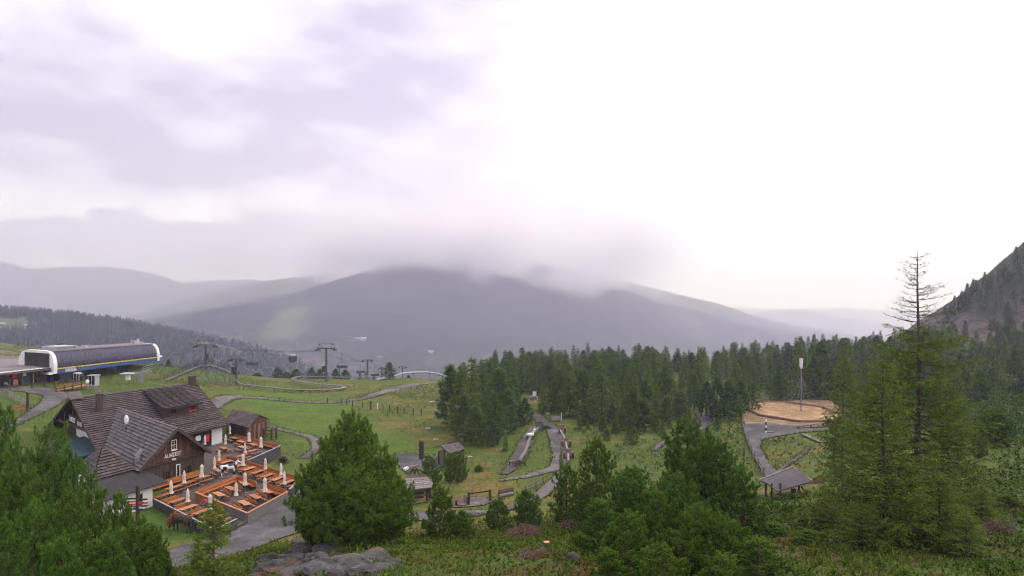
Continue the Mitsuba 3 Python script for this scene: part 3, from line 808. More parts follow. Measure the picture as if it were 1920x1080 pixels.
def wood_tree(u, vtop, x, y, z, kind, width=None):
    lab, grp = wood_label(kind, u, y, vtop)
    h = max(2.2, EYE[2] - (vtop - HORIZON) / FOCAL * y - z)
    sp = f"mid_{'larch' if kind == 'l' else 'pine'}_{R.integers(0, 4)}"
    width = width or min(7.0, h * R.uniform(0.50, 0.68))
    plant('larch_tree' if kind == 'l' else 'stone_pine', sp, [x, y, z - 0.1], h, width, lab, 'tree', grp)
    TAKEN.append((x, y))


for u, vt, vb, kind in FRONT:
    g = gnd(u, vb)
    wood_tree(u, vt, g[0], g[1], g[2], kind)
fails, made = 0, 0
GAP = [(992, 1035, 100, 190)]
while made < 430 and fails < 12000:
    y = R.uniform(128, 330) if R.uniform() < 0.7 else R.uniform(200, 340)
    u = R.uniform(842, 1790)
    x = (u - 960) / FOCAL * y
    floor_v = np.interp(u, [842, 870, 900, 960, 990, 1040, 1100, 1200, 1290, 1330, 1400, 1440, 1560, 1640, 1700, 1800], [745, 790, 815, 805, 770, 768, 772, 778, 772, 770, 748, 742, 738, 745, 748, 745])
    z = gz(x, y)
    vb = HORIZON + (EYE[2] - z) * FOCAL / y
    near = min([(x - a) ** 2 + (y - b) ** 2 for a, b in TAKEN]) if TAKEN else 99
    if vb > floor_v or near < (2.2 + 0.006 * y) ** 2 or (985 < u < 1045 and y < 170) or (u < 900 and y > 215):
        fails += 1
        continue
    kind = 'l' if R.uniform() < 0.52 else 'p'
    h = R.uniform(7.5, 13) if kind == 'l' else R.uniform(6.5, 10.5)
    top_v = HORIZON + (EYE[2] - z - h) * FOCAL / y
    lim = np.interp(u, SKY_U, SKY_V) + (R.uniform(-9, 10) if kind == 'l' else R.uniform(0, 14))
    wood_tree(u, max(top_v, lim), x, y, z, kind)
    made += 1
# the steep hill on the right: a fringe on its skyline and scattered trees below it
for k in range(150):
    u = R.uniform(1768, 1935)
    vs = np.interp(u, [1768, 1800, 1840, 1880, 1920, 1960], [598, 586, 540, 498, 462, 425])
    if k < 62:
        y, v = R.uniform(322, 340), vs + R.uniform(-2, 10)
    else:
        u = R.uniform(1840, 1935) if k < 120 else u
        v = vs + R.uniform(10, 190)
        y = R.uniform(215, 325)
        if 1775 < u < 1868 and v < 655:
            continue
    x = (u - 960) / FOCAL * y
    z = gz(x, y)
    lab, grp = ('dark conifer on the skyline of the steep right hand hill', 'conifers on the skyline of the right hill') if k < 62 else ('conifer scattered on the steep right hand hill', 'conifers scattered on the right hill')
    kind = 'l' if R.uniform() < 0.4 else 'p'
    hh = R.uniform(3.0, 8.0)
    plant('conifer_tree', f"mid_{'larch' if kind == 'l' else 'pine'}_{R.integers(0, 4)}", [x, y, z - 0.2], hh, hh * R.uniform(0.34, 0.45), lab, 'tree', grp)
for u, vt, y, kind, w in [(1822, 640, 190, 'l', 24), (1850, 655, 170, 'l', 22), (1880, 660, 185, 'l', 26), (1905, 640, 200, 'p', 26), (1815, 690, 150, 'p', 22), (1845, 690, 160, 'p', 18), (1900, 715, 150, 'p', 18), (1890, 600, 240, 'l', 30), (1800, 660, 200, 'p', 26), (1790, 650, 215, 'l', 24), (1765, 640, 220, 'p', 24), (1870, 700, 150, 'l', 16)]:
    x = (u - 960) / FOCAL * y
    wood_tree(u, vt, x, y, gz(x, y), kind, w / FOCAL * y)
# young trees coming up on the heath before the forest edge
for k in range(30):
    u, v = R.uniform(1085, 1345), R.uniform(782, 838)
    g = gnd(u, v)
    h = R.uniform(1.3, 3.4)
    kind = 'l' if R.uniform() < 0.4 else 'p'
    plant('larch_tree' if kind == 'l' else 'stone_pine', f"mid_{'larch' if kind == 'l' else 'pine'}_{R.integers(0, 4)}", [g[0], g[1], g[2] - 0.1], h, h * R.uniform(0.55, 0.8),
          f"{'light green young larch' if kind == 'l' else 'dark young pine'} scattered on the open heath slope before the forest", 'tree', f"young {'larches' if kind == 'l' else 'pines'} on the heath slope")
# trees thinning out over the slope behind the larches
for k in range(48):
    u, y = R.uniform(1690, 1938), R.uniform(105, 235)
    x = (u - 960) / FOCAL * y
    kind = 'l' if R.uniform() < 0.5 else 'p'
    z = gz(x, y)
    h = R.uniform(3.5, 8.5)
    if HORIZON + (EYE[2] - z) * FOCAL / y < 770:
        wood_tree(u, HORIZON + (EYE[2] - z - h) * FOCAL / y, x, y, z, kind)
# conifers along the crest of the meadow
for u, vt, y, kind, w in [(521, 688, 238, 'p', 24), (538, 696, 242, 'p', 18), (555, 691, 240, 'p', 26), (584, 689, 246, 'p', 20), (600, 690, 248, 'p', 18), (629, 690, 246, 'p', 17), (648, 692, 246, 'p', 20), (675, 699, 250, 'p', 9), (686, 692, 252, 'l', 10), (701, 700, 252, 'p', 7), (730, 678, 236, 'p', 25),
                          (482, 698, 232, 'p', 20), (447, 695, 240, 'l', 16), (766, 702, 262, 'p', 12), (780, 705, 262, 'l', 8), (636, 684, 262, 'l', 9), (548, 700, 236, 'p', 16), (610, 698, 244, 'p', 14), (316, 672, 206, 'p', 10), (114, 642, 215, 'p', 24), (36, 634, 225, 'l', 7), (53, 632, 225, 'l', 6)]:
    x = (u - 960) / FOCAL * y
    z = gz(x, y)
    h = EYE[2] - (vt - HORIZON) / FOCAL * y - z
    where = ('conifer on the meadow crest behind the coaster loop', 'conifers on the meadow crest') if 430 < u < 720 else ('conifer standing alone beside the coaster arch', None) if u == 730 else ('small conifer beyond the coaster arch', 'conifers beyond the coaster arch') if u > 730 else \
        ('small conifer on the slope right of the lift station', None) if u == 316 else ('dark pine behind the lift station roof', None) if u == 114 else ('thin conifer on the bank behind the lift station', 'thin conifers on the bank')
    plant('larch_tree' if kind == 'l' else 'stone_pine', f"mid_{'larch' if kind == 'l' else 'pine'}_{R.integers(0, 4)}", [x, y, z - 0.2], max(1.5, h), w / FOCAL * y, where[0], 'tree', where[1])
# ------------------------------------------------------------------ mesh building blocks
def box(x0, x1, y0, y1, z0, z1):
    v = np.array([[x, y, z] for x in (x0, x1) for y in (y0, y1) for z in (z0, z1)], float)
    f = np.array([[0, 1, 3], [0, 3, 2], [4, 6, 7], [4, 7, 5], [0, 4, 5], [0, 5, 1], [2, 3, 7], [2, 7, 6], [0, 2, 6], [0, 6, 4], [1, 5, 7], [1, 7, 3]])
    return v, f


def cat(*ms):
    return joined(ms)[:2]


def xf(m, fn):
    return fn(np.asarray(m[0], float)), m[1]


def prism(poly, n0, n1):
    """poly: (k,3) points of a convex polygon; extruded between the offset vectors n0 and n1."""
    p = np.asarray(poly, float)
    k = len(p)
    v = np.vstack([p + n0, p + n1])
    i = np.arange(k)
    side = np.stack([i, (i + 1) % k, (i + 1) % k + k, i + k], 1)
    j = np.arange(1, k - 1)
    cap = np.stack([j * 0, j, j + 1], 1)
    return v, np.vstack([side[:, [0, 1, 2]], side[:, [0, 2, 3]], cap[:, ::-1], cap + k])


def bar(p, q, w, h=None):
    """A squared timber from p to q, w wide and h high."""
    p, q, h = np.asarray(p, float), np.asarray(q, float), h or w
    d = unit(q - p)
    s = unit(np.cross(d, [0, 0, 1.0] if abs(d[2]) < 0.95 else [1.0, 0, 0])) * w / 2
    u = unit(np.cross(s, d)) * h / 2
    return prism([p - s - u, p + s - u, p + s + u, p - s + u], 0, q - p)


def rod(p, q, r, sides=6, r2=None):
    return tubes([(np.array([p, q], float), [r, r if r2 is None else r2])], sides)


def lathe(prof, sides=12, fold=0.0, folds=6):
    """prof: (r, z) rows turned round the z axis; fold adds pleats."""
    prof = np.asarray(prof, float)
    a = np.arange(sides) * 2 * np.pi / sides
    m = 1 + fold * np.cos(folds * a)
    v = np.stack([prof[:, :1] * np.cos(a) * m, prof[:, :1] * np.sin(a) * m, np.repeat(prof[:, 1:], sides, 1)], -1).reshape(-1, 3)
    i, j = np.meshgrid(np.arange(len(prof) - 1), np.arange(sides), indexing='ij')
    q = np.stack([i * sides + j, i * sides + (j + 1) % sides, (i + 1) * sides + (j + 1) % sides, (i + 1) * sides + j], -1).reshape(-1, 4)
    k = np.arange(1, sides - 1)
    top = np.stack([k * 0, k, k + 1], 1) + (len(prof) - 1) * sides
    return v, np.vstack([q[:, [0, 1, 2]], q[:, [0, 2, 3]], top])


def moved(m, pos, rz=0.0, s=1.0):
    c, n = np.cos(rz), np.sin(rz)
    v = np.asarray(m[0]) * s
    return np.stack([v[:, 0] * c - v[:, 1] * n, v[:, 0] * n + v[:, 1] * c, v[:, 2]], 1) + np.asarray(pos, float), m[1]


def raw(tm):
    return np.array(tm.vertices), np.array(tm.faces)


# ------------------------------------------------------------------ materials of built things
def tone(key, c0, c1, scale=3.0, rough=0.85, stretch=(1, 1, 1), spec=0.3, bump=None):
    sx, sy, sz = (scale * k for k in stretch)
    return matte(key, lambda p, n, uv: mix(c0, c1, fbm(p.x * sx, p.y * sy, p.z * sz, 3)) * (0.75 + 0.5 * uv.x), rough, spec=spec, bump=bump)


def unituv(m, val=0.5):
    return np.full((len(m[0]), 2), val)


def upart(parent, name, m, mat, val=0.5, **kw):
    return part(parent, name, m, mat, uv=unituv(m, val), **kw)


tone('shingle', [0.066, 0.053, 0.050], [0.118, 0.096, 0.092], 1.6, 0.9, spec=0.15)
tone('shingle_grey', [0.090, 0.077, 0.076], [0.150, 0.130, 0.128], 1.6, 0.9, spec=0.15)
tone('dark_roof', [0.030, 0.028, 0.029], [0.052, 0.048, 0.050], 1.0, 0.85, spec=0.15)
tone('plank_wood', [0.050, 0.022, 0.011], [0.155, 0.070, 0.034], 1.7, 0.8, (3, 3, 0.35))
tone('dark_wood', [0.040, 0.026, 0.018], [0.085, 0.056, 0.038], 2.0, 0.85, (2, 2, 0.5))
tone('orange_wood', [0.27, 0.086, 0.018], [0.42, 0.150, 0.038], 2.6, 0.55, (1, 1, 1), 0.5)
tone('orange_wood_light', [0.38, 0.145, 0.052], [0.50, 0.215, 0.088], 2.6, 0.55, (1, 1, 1), 0.5)
tone('grey_wood', [0.16, 0.145, 0.135], [0.27, 0.245, 0.23], 2.0, 0.9, (2, 2, 1))
tone('white_plaster', [0.60, 0.58, 0.58], [0.72, 0.70, 0.70], 0.8, 0.9)
tone('pale_cap', [0.26, 0.25, 0.25], [0.36, 0.345, 0.345], 1.0, 0.6)
tone('white_paint', [0.70, 0.70, 0.70], [0.80, 0.80, 0.80], 1.0, 0.6)
tone('concrete', [0.105, 0.098, 0.098], [0.175, 0.162, 0.160], 1.2, 0.9)
tone('dark_panel', [0.040, 0.038, 0.045], [0.065, 0.060, 0.068], 1.0, 0.6)
tone('steel', [0.13, 0.13, 0.14], [0.20, 0.20, 0.21], 1.5, 0.5)
tone('dark_steel', [0.030, 0.029, 0.034], [0.055, 0.052, 0.058], 1.5, 0.55)
tone('cream_cloth', [0.60, 0.53, 0.45], [0.74, 0.67, 0.58], 3.0, 0.95)
tone('deck', [0.055, 0.040, 0.031], [0.095, 0.072, 0.058], 0.9, 0.7)
tone('teal_sheet', [0.018, 0.048, 0.060], [0.030, 0.075, 0.090], 0.7, 0.6)
tone('red_paint', [0.55, 0.02, 0.03], [0.75, 0.05, 0.05], 1.0, 0.6)
tone('blue_paint', [0.014, 0.055, 0.17], [0.024, 0.080, 0.23], 0.6, 0.5)
tone('yellow_paint', [0.62, 0.42, 0.05], [0.72, 0.50, 0.08], 0.6, 0.5)
bsdf('window_glass', {'type': 'twosided', 'bsdf': {'type': 'principled', 'base_color': flat([0.010, 0.011, 0.014]), 'roughness': 0.2, 'specular': 0.25}})
tone('letter_white', [0.62, 0.62, 0.62], [0.70, 0.70, 0.70], 1.0, 0.7)

# ------------------------------------------------------------------ the lodge; t runs along the main ridge, s out towards the terrace
LA, La, Lb = np.array([-64.8, 97.9]), np.array([0.276, 0.961]), np.array([0.695, -0.719])


def LF(v):
    v = np.asarray(v, float)
    return np.concatenate([LA + v[..., :1] * La + v[..., 1:2] * Lb, v[..., 2:3]], -1)


def L1(t, s, z):
    return LF(np.array([t, s, z]))


def lbox(*a):
    return xf(box(*a), LF)


def lbar(p, q, w, h=None):
    return bar(LF(np.array(p, float)), LF(np.array(q, float)), w, h)


lodge = thing('lodge', 'large dark timber lodge with weathered shingle roofs beside the orange wooden terrace', 'building')
RZ, EZ, EW, LEN = 9.0, 3.2, 16.2, 25.0
WT, WR, WZ, W1 = 6.67, 5.8, 7.2, 32.0                      # the wing: ridge at t = WT, half width, ridge height, gable end


def slab(pts, up=0.16):
    p = LF(np.array(pts, float))
    return prism(p, np.array([0, 0, -up]), np.zeros(3))


main_z = lambda s: RZ - (RZ - EZ) * abs(s) / EW
roofs = [
    (slab([(0, 0, RZ), (LEN, 0, RZ), (LEN, EW, EZ), (0, EW, EZ)]), 'a'),
    (slab([(0, 0, RZ), (0, -EW, EZ), (LEN, -EW, EZ), (LEN, 0, RZ)]), 'a'),
    (slab([(WT, 4.98, WZ), (WT, W1, WZ), (WT - WR, W1, EZ), (WT - WR, 16.2, EZ)]), 'w'),
    (slab([(WT, 4.98, WZ), (WT + WR, 16.2, EZ), (WT + WR, W1, EZ), (WT, W1, WZ)]), 'w'),
    (slab([(-4.7, 30.4, 3.2), (0.95, 30.4, 3.2), (-2.2, 26.3, 6.0)]), 'p'),
    (slab([(-4.7, 22.0, 3.2), (-4.7, 30.4, 3.2), (-2.2, 26.3, 6.0)]), 'p'),
    (slab([(0.95, 30.4, 3.2), (0.95, 22.0, 3.2), (-2.2, 26.3, 6.0)]), 'p'),
]
roof_key = upart(lodge, 'roof', cat(*[r[0] for r in roofs]), 'dark_wood')

import shapely
from shapely.geometry import Polygon, box as sbox

TILES = []


def tile_plane(o, l_end, d_end, poly, tl, td, mat, seed):
    """Courses of shingles: o, l_end, d_end are (t, s, z) corners that span the plane; poly is in (l, d) metres."""
    o, e1, e2 = L1(*o), L1(*l_end) - L1(*o), L1(*d_end) - L1(*o)
    n1, n2 = np.linalg.norm(e1), np.linalg.norm(e2)
    e1, e2 = e1 / n1, e2 / n2
    nn = unit(np.cross(e1, e2))
    nn = nn if nn[2] > 0 else -nn
    P = Polygon(poly)
    x0, y0, x1, y1 = P.bounds
    rng = np.random.default_rng(seed)
    for r in range(int(np.ceil((y1 - y0) / td))):
        d0 = y0 + r * td
        l = x0 - rng.uniform(0, tl)
        while l < x1:
            w = tl * rng.uniform(0.8, 1.2)
            g = P.intersection(sbox(l + 0.012, d0, l + w - 0.012, d0 + td + 0.06))
            l += w
            if g.is_empty or g.area < 0.02 or g.geom_type != 'Polygon':
                continue
            q = np.array(g.exterior.coords[:-1])
            lift = 0.045 + 0.15 * (q[:, 1] - d0) / td + rng.uniform(-0.008, 0.012)
            base = o + q[:, :1] * e1 + q[:, 1:] * e2
            v, f = prism(base, nn * 0.004, nn * 0.004)
            v[len(q):] += lift[:, None] * nn
            v[:len(q)] += (lift - 0.04)[:, None] * nn
            TILES.append((v, f, mat, rng.uniform(0, 1), float(np.linalg.norm(v.mean(0) - EYE))))


sl = math.hypot(np.linalg.norm(L1(0, EW, 0) - L1(0, 0, 0)), RZ - EZ)
k1 = sl / EW
tile_plane((0, 0, RZ), (LEN, 0, RZ), (0, EW, EZ), Polygon([(0, 0), (LEN, 0), (LEN, sl), (0, sl)]).difference(Polygon([(WT, 4.98 * k1), (WT + WR, 16.2 * k1 + 0.1), (WT - WR, 16.2 * k1 + 0.1)])), 0.85, 0.62, 'shingle', 1)
wl = W1 - 4.98
for sg, sd in ((1, 2), (-1, 3)):
    ws = math.hypot(WR, WZ - EZ)
    tile_plane((WT, 4.98, WZ), (WT, W1, WZ), (WT + sg * WR, 4.98, EZ), [(0, 0), (wl, 0), (wl, ws), (16.2 - 4.98, ws)], 0.80, 0.50, 'shingle_grey', sd)
ph = np.linalg.norm(L1(-2.2, 30.4, 3.2) - L1(-2.2, 26.3, 6.0))
tile_plane((-4.7, 26.3, 6.02), (0.95, 26.3, 6.02), (-4.7, 30.4, 3.22), [(2.5, 0), (5.65, ph), (0, ph)], 0.62, 0.46, 'shingle', 4)
pw = np.linalg.norm(L1(-2.2, 22.0, 6.0) - L1(-4.7, 22.0, 3.2))
tile_plane((-2.2, 22.0, 6.02), (-2.2, 30.4, 6.02), (-4.7, 22.0, 3.22), [(4.3, 0), (8.4, pw), (0, pw)], 0.62, 0.46, 'shingle', 5)
TILES.sort(key=lambda q: q[4])
for v, f, mat, val, _ in TILES[:290]:
    upart(roof_key, 'shingle', (v, f), mat, val)
for mat in ('shingle', 'shingle_grey'):
    rest = [q for q in TILES[290:] if q[2] == mat]
    m = cat(*[q[:2] for q in rest])
    part(roof_key, 'shingle_field' if mat == 'shingle' else 'grey_shingle_field', m, mat, uv=np.concatenate([np.full((len(q[0]), 2), q[3]) for q in rest]), kind='stuff', label='shingles of the farther roof slopes')
# ridge caps, barge boards, gutter line
upart(lodge, 'ridge_cap', cat(lbar((-0.1, 0, RZ + 0.07), (LEN + 0.1, 0, RZ + 0.07), 0.34, 0.10), lbar((WT, 5.0, WZ + 0.07), (WT, W1 + 0.05, WZ + 0.07), 0.32, 0.10)), 'shingle_grey')
for p_, q_ in [((0, 0, RZ), (0, EW, EZ)), ((0, 0, RZ), (0, -EW, EZ)), ((LEN, 0, RZ), (LEN, EW, EZ)), ((WT, W1, WZ), (WT + WR, W1, EZ)), ((WT, W1, WZ), (WT - WR, W1, EZ))]:
    upart(lodge, 'barge_board', lbar(p_, q_, 0.12, 0.36), 'dark_wood')
upart(lodge, 'snow_guard', lbar((13.6, 13.7, main_z(13.7) + 0.22), (LEN - 0.8, 13.7, main_z(13.7) + 0.22), 0.10, 0.24), 'dark_roof')
# small hipped tip on the left end of the ridge
upart(lodge, 'ridge_hood', prism(LF(np.array([(-0.6, 0, RZ + 0.9), (1.6, -0.2, RZ + 0.9), (1.8, 1.6, RZ + 0.05), (-0.4, 1.4, RZ + 0.05)])), np.array([0, 0, -0.14]), np.zeros(3)), 'shingle_grey')
# walls
upart(lodge, 'wall', cat(lbox(2.6, 23.9, -14.6, 14.8, 0.2, 3.9), prism(LF(np.array([(2.6, -14.6, 3.5), (2.6, 14.8, 3.5), (2.6, 0, RZ - 0.25)])), np.zeros(3), L1(23.9, 0, 0) - L1(2.6, 0, 0))), 'dark_wood')
upart(lodge, 'wing_wall', cat(lbox(WT - 4.9, WT + 4.9, 14.7, 30.7, 0.2, 3.7), prism(LF(np.array([(WT - 4.9, 14.7, 3.69), (WT + 4.9, 14.7, 3.69), (WT, 14.7, 7.0)])), np.zeros(3), L1(0, 30.7, 0) - L1(0, 14.7, 0))), 'dark_wood')
upart(lodge, 'white_wall_panel', cat(lbox(21.4, 23.85, 14.81, 15.0, 0.3, 3.25)), 'white_plaster')
upart(lodge, 'wood_wall_panel', cat(lbox(12.3, 17.2, 14.81, 14.98, 0.3, 3.1)), 'plank_wood')
gw = upart(lodge, 'gable_wall', lbox(WT - 5.0, WT + 5.0, 30.7, 30.8, 0.3, 3.6), 'dark_wood')
rng = np.random.default_rng(11)
npl = 34
for k in range(npl):
    c0, c1 = WT - 5.0 + 10.0 * k / npl + 0.012, WT - 5.0 + 10.0 * (k + 1) / npl - 0.012
    pr = 0.05 + 0.03 * (k % 2) + rng.uniform(0, 0.012)
    top = [WZ - 0.30 - abs(c - WT) * (WZ - EZ) / WR for c in (c0, c1)]
    cut = 3.45 + rng.uniform(-0.02, 0.02)
    if min(top) > cut + 0.1:
        q = LF(np.array([(c0, 30.8, cut), (c1, 30.8, cut), (c1, 30.8, top[1]), (c0, 30.8, top[0])]))
        upart(gw, 'plank', prism(q, np.zeros(3), L1(0, pr + 0.04, 0) - L1(0, 0, 0)), 'plank_wood', rng.uniform(0.0, 1.0))
    q = LF(np.array([(c0, 30.8, 0.3), (c1, 30.8, 0.3), (c1, 30.8, min(3.2, top[1])), (c0, 30.8, min(3.2, top[0]))]))
    upart(gw, 'plank', prism(q, np.zeros(3), L1(0, pr, 0) - L1(0, 0, 0)), 'dark_wood', rng.uniform(0.0, 1.0))
upart(gw, 'purlin', lbox(WT - 5.1, WT + 5.1, 30.8, 31.05, 3.2, 3.42), 'dark_wood')


def window(parent, t, s, z, w, h, face='s', panes=(2, 2), frame='white_paint', d=0.06):
    """A framed window set proud of a wall; face 's' looks towards +s, 't' towards -t."""
    def bb(x0, x1, z0, z1, d0, d1):
        return lbox(t + x0, t + x1, s + d0, s + d1, z + z0, z + z1) if face == 's' else lbox(t - d1, t - d0, s + x0, s + x1, z + z0, z + z1)
    k = 0.10
    fr = [bb(-w / 2, w / 2, 0, k, 0, d), bb(-w / 2, w / 2, h - k, h, 0, d), bb(-w / 2, -w / 2 + k, k, h - k, 0, d), bb(w / 2 - k, w / 2, k, h - k, 0, d)]
    for i in range(1, panes[0]):
        x = -w / 2 + w * i / panes[0]
        fr.append(bb(x - 0.03, x + 0.03, k, h - k, 0, d * 0.8))
    for i in range(1, panes[1]):
        x = h * i / panes[1]
        fr.append(bb(-w / 2 + k, w / 2 - k, x - 0.03, x + 0.03, 0, d * 0.7))
    wk = upart(parent, 'window', cat(*fr), frame)
    upart(wk, 'pane', bb(-w / 2 + k, w / 2 - k, k, h - k, 0.005, 0.02), 'window_glass')
    upart(wk, 'sill', bb(-w / 2 - 0.08, w / 2 + 0.08, -0.08, 0, 0, d + 0.08), frame)
    return wk


window(lodge, WT - 0.15, 30.93, 4.55, 0.85, 1.25)
window(lodge, WT + 0.55, 30.9, 0.9, 0.62, 1.75, panes=(1, 1))
window(lodge, WT - 1.15, 30.9, 1.1, 0.8, 1.1, frame='dark_wood')
window(lodge, WT + 2.4, 30.9, 1.1, 0.9, 1.1, frame='dark_wood')
window(lodge, 14.0, 15.0, 1.2, 2.2, 1.4, panes=(3, 1), frame='dark_wood')
window(lodge, 16.1, 15.0, 1.2, 1.4, 1.4, panes=(2, 1), frame='dark_wood')
dk = upart(lodge, 'door', lbox(17.5, 21.2, 14.81, 14.9, 0.32, 2.75), 'window_glass')
upart(dk, 'frame', cat(lbox(17.3, 17.5, 14.81, 15.02, 0.3, 2.95), lbox(21.2, 21.4, 14.81, 15.02, 0.3, 2.95), lbox(17.5, 21.2, 14.81, 15.02, 2.75, 2.95), lbox(19.25, 19.4, 14.9, 14.98, 0.32, 2.75)), 'dark_wood')
upart(dk, 'notice', lbox(19.7, 20.9, 14.92, 14.96, 1.0, 2.2), 'red_paint')
upart(dk, 'white_notice', lbox(17.9, 19.0, 14.92, 14.96, 1.5, 2.3), 'white_paint')


def letters(parent, name, text, h, place, mat='letter_white', bold=True, depth=0.05):
    m = raw(meshkit.text_mesh(text, h, depth, bold))
    c = (m[0].min(0) + m[0].max(0)) / 2
    v = m[0] - [c[0], 0, 0]
    return upart(parent, name, (place(v), m[1]), mat)


letters(lodge, 'lettering', 'ALMZEIT', 0.46, lambda v: LF(np.stack([WT - 0.35 + v[:, 0] * 0.95, 30.95 + v[:, 2], 3.78 + v[:, 1]], 1)))
letters(lodge, 'lettering', 'Hütte', 0.24, lambda v: LF(np.stack([WT - 0.20 + v[:, 0] * 0.85, 30.95 + v[:, 2], 3.20 + 0.12 + v[:, 1]], 1)), depth=0.16)
# left gable: open truss, white lower wall, teal canopy, lettering
upart(lodge, 'truss', cat(lbar((0.5, -11.5, 4.6), (0.5, 9.5, 5.2), 0.28, 0.34), lbar((0.5, 0, 5.0), (0.5, 0, 8.7), 0.22), lbar((0.5, -6, 4.8), (0.5, -6, 6.6), 0.2), lbar((0.5, 6, 5.1), (0.5, 6, 6.8), 0.2)), 'dark_wood')
upart(lodge, 'plaster_gable_wall', lbox(2.45, 2.6, -6.0, 10.5, 0.5, 4.7), 'white_plaster')
letters(lodge, 'lettering', 'ALMZEIT', 0.62, lambda v: LF(np.stack([0.28 - v[:, 2], 0.2 + v[:, 0], 5.55 + v[:, 1]], 1)))
upart(lodge, 'sign_board', lbox(0.30, 0.36, -2.4, 2.9, 5.4, 6.4), 'dark_wood')
upart(lodge, 'canopy', cat(prism(LF(np.array([(-4.2, -0.5, 2.6), (2.4, -0.5, 3.0), (2.4, 13.5, 3.0), (-4.2, 13.5, 2.6)])), np.array([0, 0, -0.12]), np.zeros(3)), lbox(-4.0, -3.8, -0.3, -0.1, 1.5, 2.5), lbox(-4.0, -3.8, 13.0, 13.2, 0.5, 2.5)), 'teal_sheet')
# dormer with a red window sign
z1, z2 = main_z(1.2), main_z(11.2)
dm = upart(lodge, 'dormer', cat(lbox(13.2, 20.6, 10.4, 10.6, main_z(10.4) - 0.2, main_z(10.4) + 1.65),
                               prism(LF(np.array([(13.2, 10.6, main_z(10.6) - 0.2), (13.2, 10.6, main_z(10.6) + 1.7), (13.2, 1.6, main_z(1.6))])), np.zeros(3), L1(0.15, 0, 0) - L1(0, 0, 0)),
                               prism(LF(np.array([(20.45, 10.6, main_z(10.6) - 0.2), (20.45, 10.6, main_z(10.6) + 1.7), (20.45, 1.6, main_z(1.6))])), np.zeros(3), L1(0.15, 0, 0) - L1(0, 0, 0))), 'dark_wood')
zb = main_z(10.6) + 1.72
upart(lodge, 'dormer_roof', slab([(12.7, 1.2, main_z(1.2) + 0.25), (21.1, 1.2, main_z(1.2) + 0.25), (21.1, 11.6, zb - 0.1), (12.7, 11.6, zb - 0.1)], 0.14), 'dark_roof')
TILES.clear()
dl = np.linalg.norm(L1(12.7, 11.6, zb - 0.1) - L1(12.7, 1.2, main_z(1.2) + 0.25))
tile_plane((12.7, 1.2, main_z(1.2) + 0.26), (21.1, 1.2, main_z(1.2) + 0.26), (12.7, 11.6, zb - 0.09), [(0, 0), (8.4, 0), (8.4, dl), (0, dl)], 0.85, 0.62, 'shingle', 9)
part(lodge, 'dormer_shingle_field', cat(*[q[:2] for q in TILES]), 'shingle', uv=np.concatenate([np.full((len(q[0]), 2), q[3]) for q in TILES]), kind='stuff', label='shingles on the dormer roof')
wk = window(lodge, 19.3, 10.62, main_z(10.6) + 0.55, 1.5, 0.95, panes=(3, 1), frame='red_paint')
window(lodge, 15.2, 10.62, main_z(10.6) + 0.55, 1.2, 0.8, panes=(2, 1), frame='dark_wood')
# chimneys, dish, vent box, lamp
for t, s, w, h in ((3.4, 5.2, 0.95, 2.5), (LEN - 1.0, 0.6, 1.35, 1.5)):
    z0 = main_z(s) - 0.5
    ck = upart(lodge, 'chimney', lbox(t - w / 2, t + w / 2, s - w / 2, s + w / 2, z0, z0 + 0.5 + h), 'dark_wood')
    upart(ck, 'cap', lbox(t - w / 2 - 0.06, t + w / 2 + 0.06, s - w / 2 - 0.06, s + w / 2 + 0.06, z0 + 0.5 + h, z0 + 0.62 + h), 'dark_steel')
    upart(ck, 'flue', moved(rod((0, 0, 0), (0, 0, 0.35), 0.16, 8), L1(t, s, z0 + 0.62 + h)), 'steel')
upart(lodge, 'vent_box', lbox(WT - 5.6, WT - 4.9, 28.8, 29.9, 3.3, 4.5), 'steel')
upart(lodge, 'vent_pipe', rod(L1(WT - 5.3, 29.3, 4.4), L1(WT - 4.4, 29.3, 5.1), 0.3, 8), 'steel')
# the white annex with its pyramid roof and dark lean-to roof
upart(lodge, 'annex_wall', cat(lbox(-5.2, 1.0, 23.0, 36.6, 0.0, 2.55), lbox(-4.5, 0.7, 23.0, 30.2, 2.5, 3.2)), 'white_plaster')
upart(lodge, 'annex_timber_wall', lbox(-4.52, 0.6, 30.2, 30.3, 2.75, 3.18), 'dark_wood')
upart(lodge, 'lean_to_roof', cat(slab([(-5.6, 30.1, 3.15), (2.0, 30.1, 3.15), (2.9, 37.2, 2.62), (-5.6, 37.2, 2.62)], 0.12)), 'dark_roof')
window(lodge, -0.75, 36.6, 0.95, 0.8, 1.05, frame='dark_wood')
window(lodge, -2.2, 30.32, 2.78, 1.5, 0.36, panes=(1, 1))
dish = thing('satellite_dish', 'white satellite dish on a pole on the wing roof of the lodge', 'satellite dish')
dp = L1(WT - 2.6, 17.2, 5.4)
a_ = np.linspace(0, 2 * np.pi, 17)[:-1]
upart(dish, 'pole', rod(dp, dp + [0, 0, 1.9], 0.045), 'dark_steel')
rr = np.linspace(0, 0.50, 5)
dv = np.array([[q * np.cos(t) * 0.55, 0.25 * (q / 0.62) ** 2, q * np.sin(t) * 1.35] for q in rr for t in a_])
i, j = np.meshgrid(np.arange(4), np.arange(16), indexing='ij')
qd = np.stack([i * 16 + j, i * 16 + (j + 1) % 16, (i + 1) * 16 + (j + 1) % 16, (i + 1) * 16 + j], -1).reshape(-1, 4)
dm_ = (dv, np.vstack([qd[:, [0, 1, 2]], qd[:, [0, 2, 3]]]))
upart(dish, 'reflector', cat(moved(dm_, dp + [0.15, -0.1, 1.75], 0.9), moved((dv - [0, 0.03, 0], dm_[1]), dp + [0.15, -0.1, 1.75], 0.9)), 'white_paint')

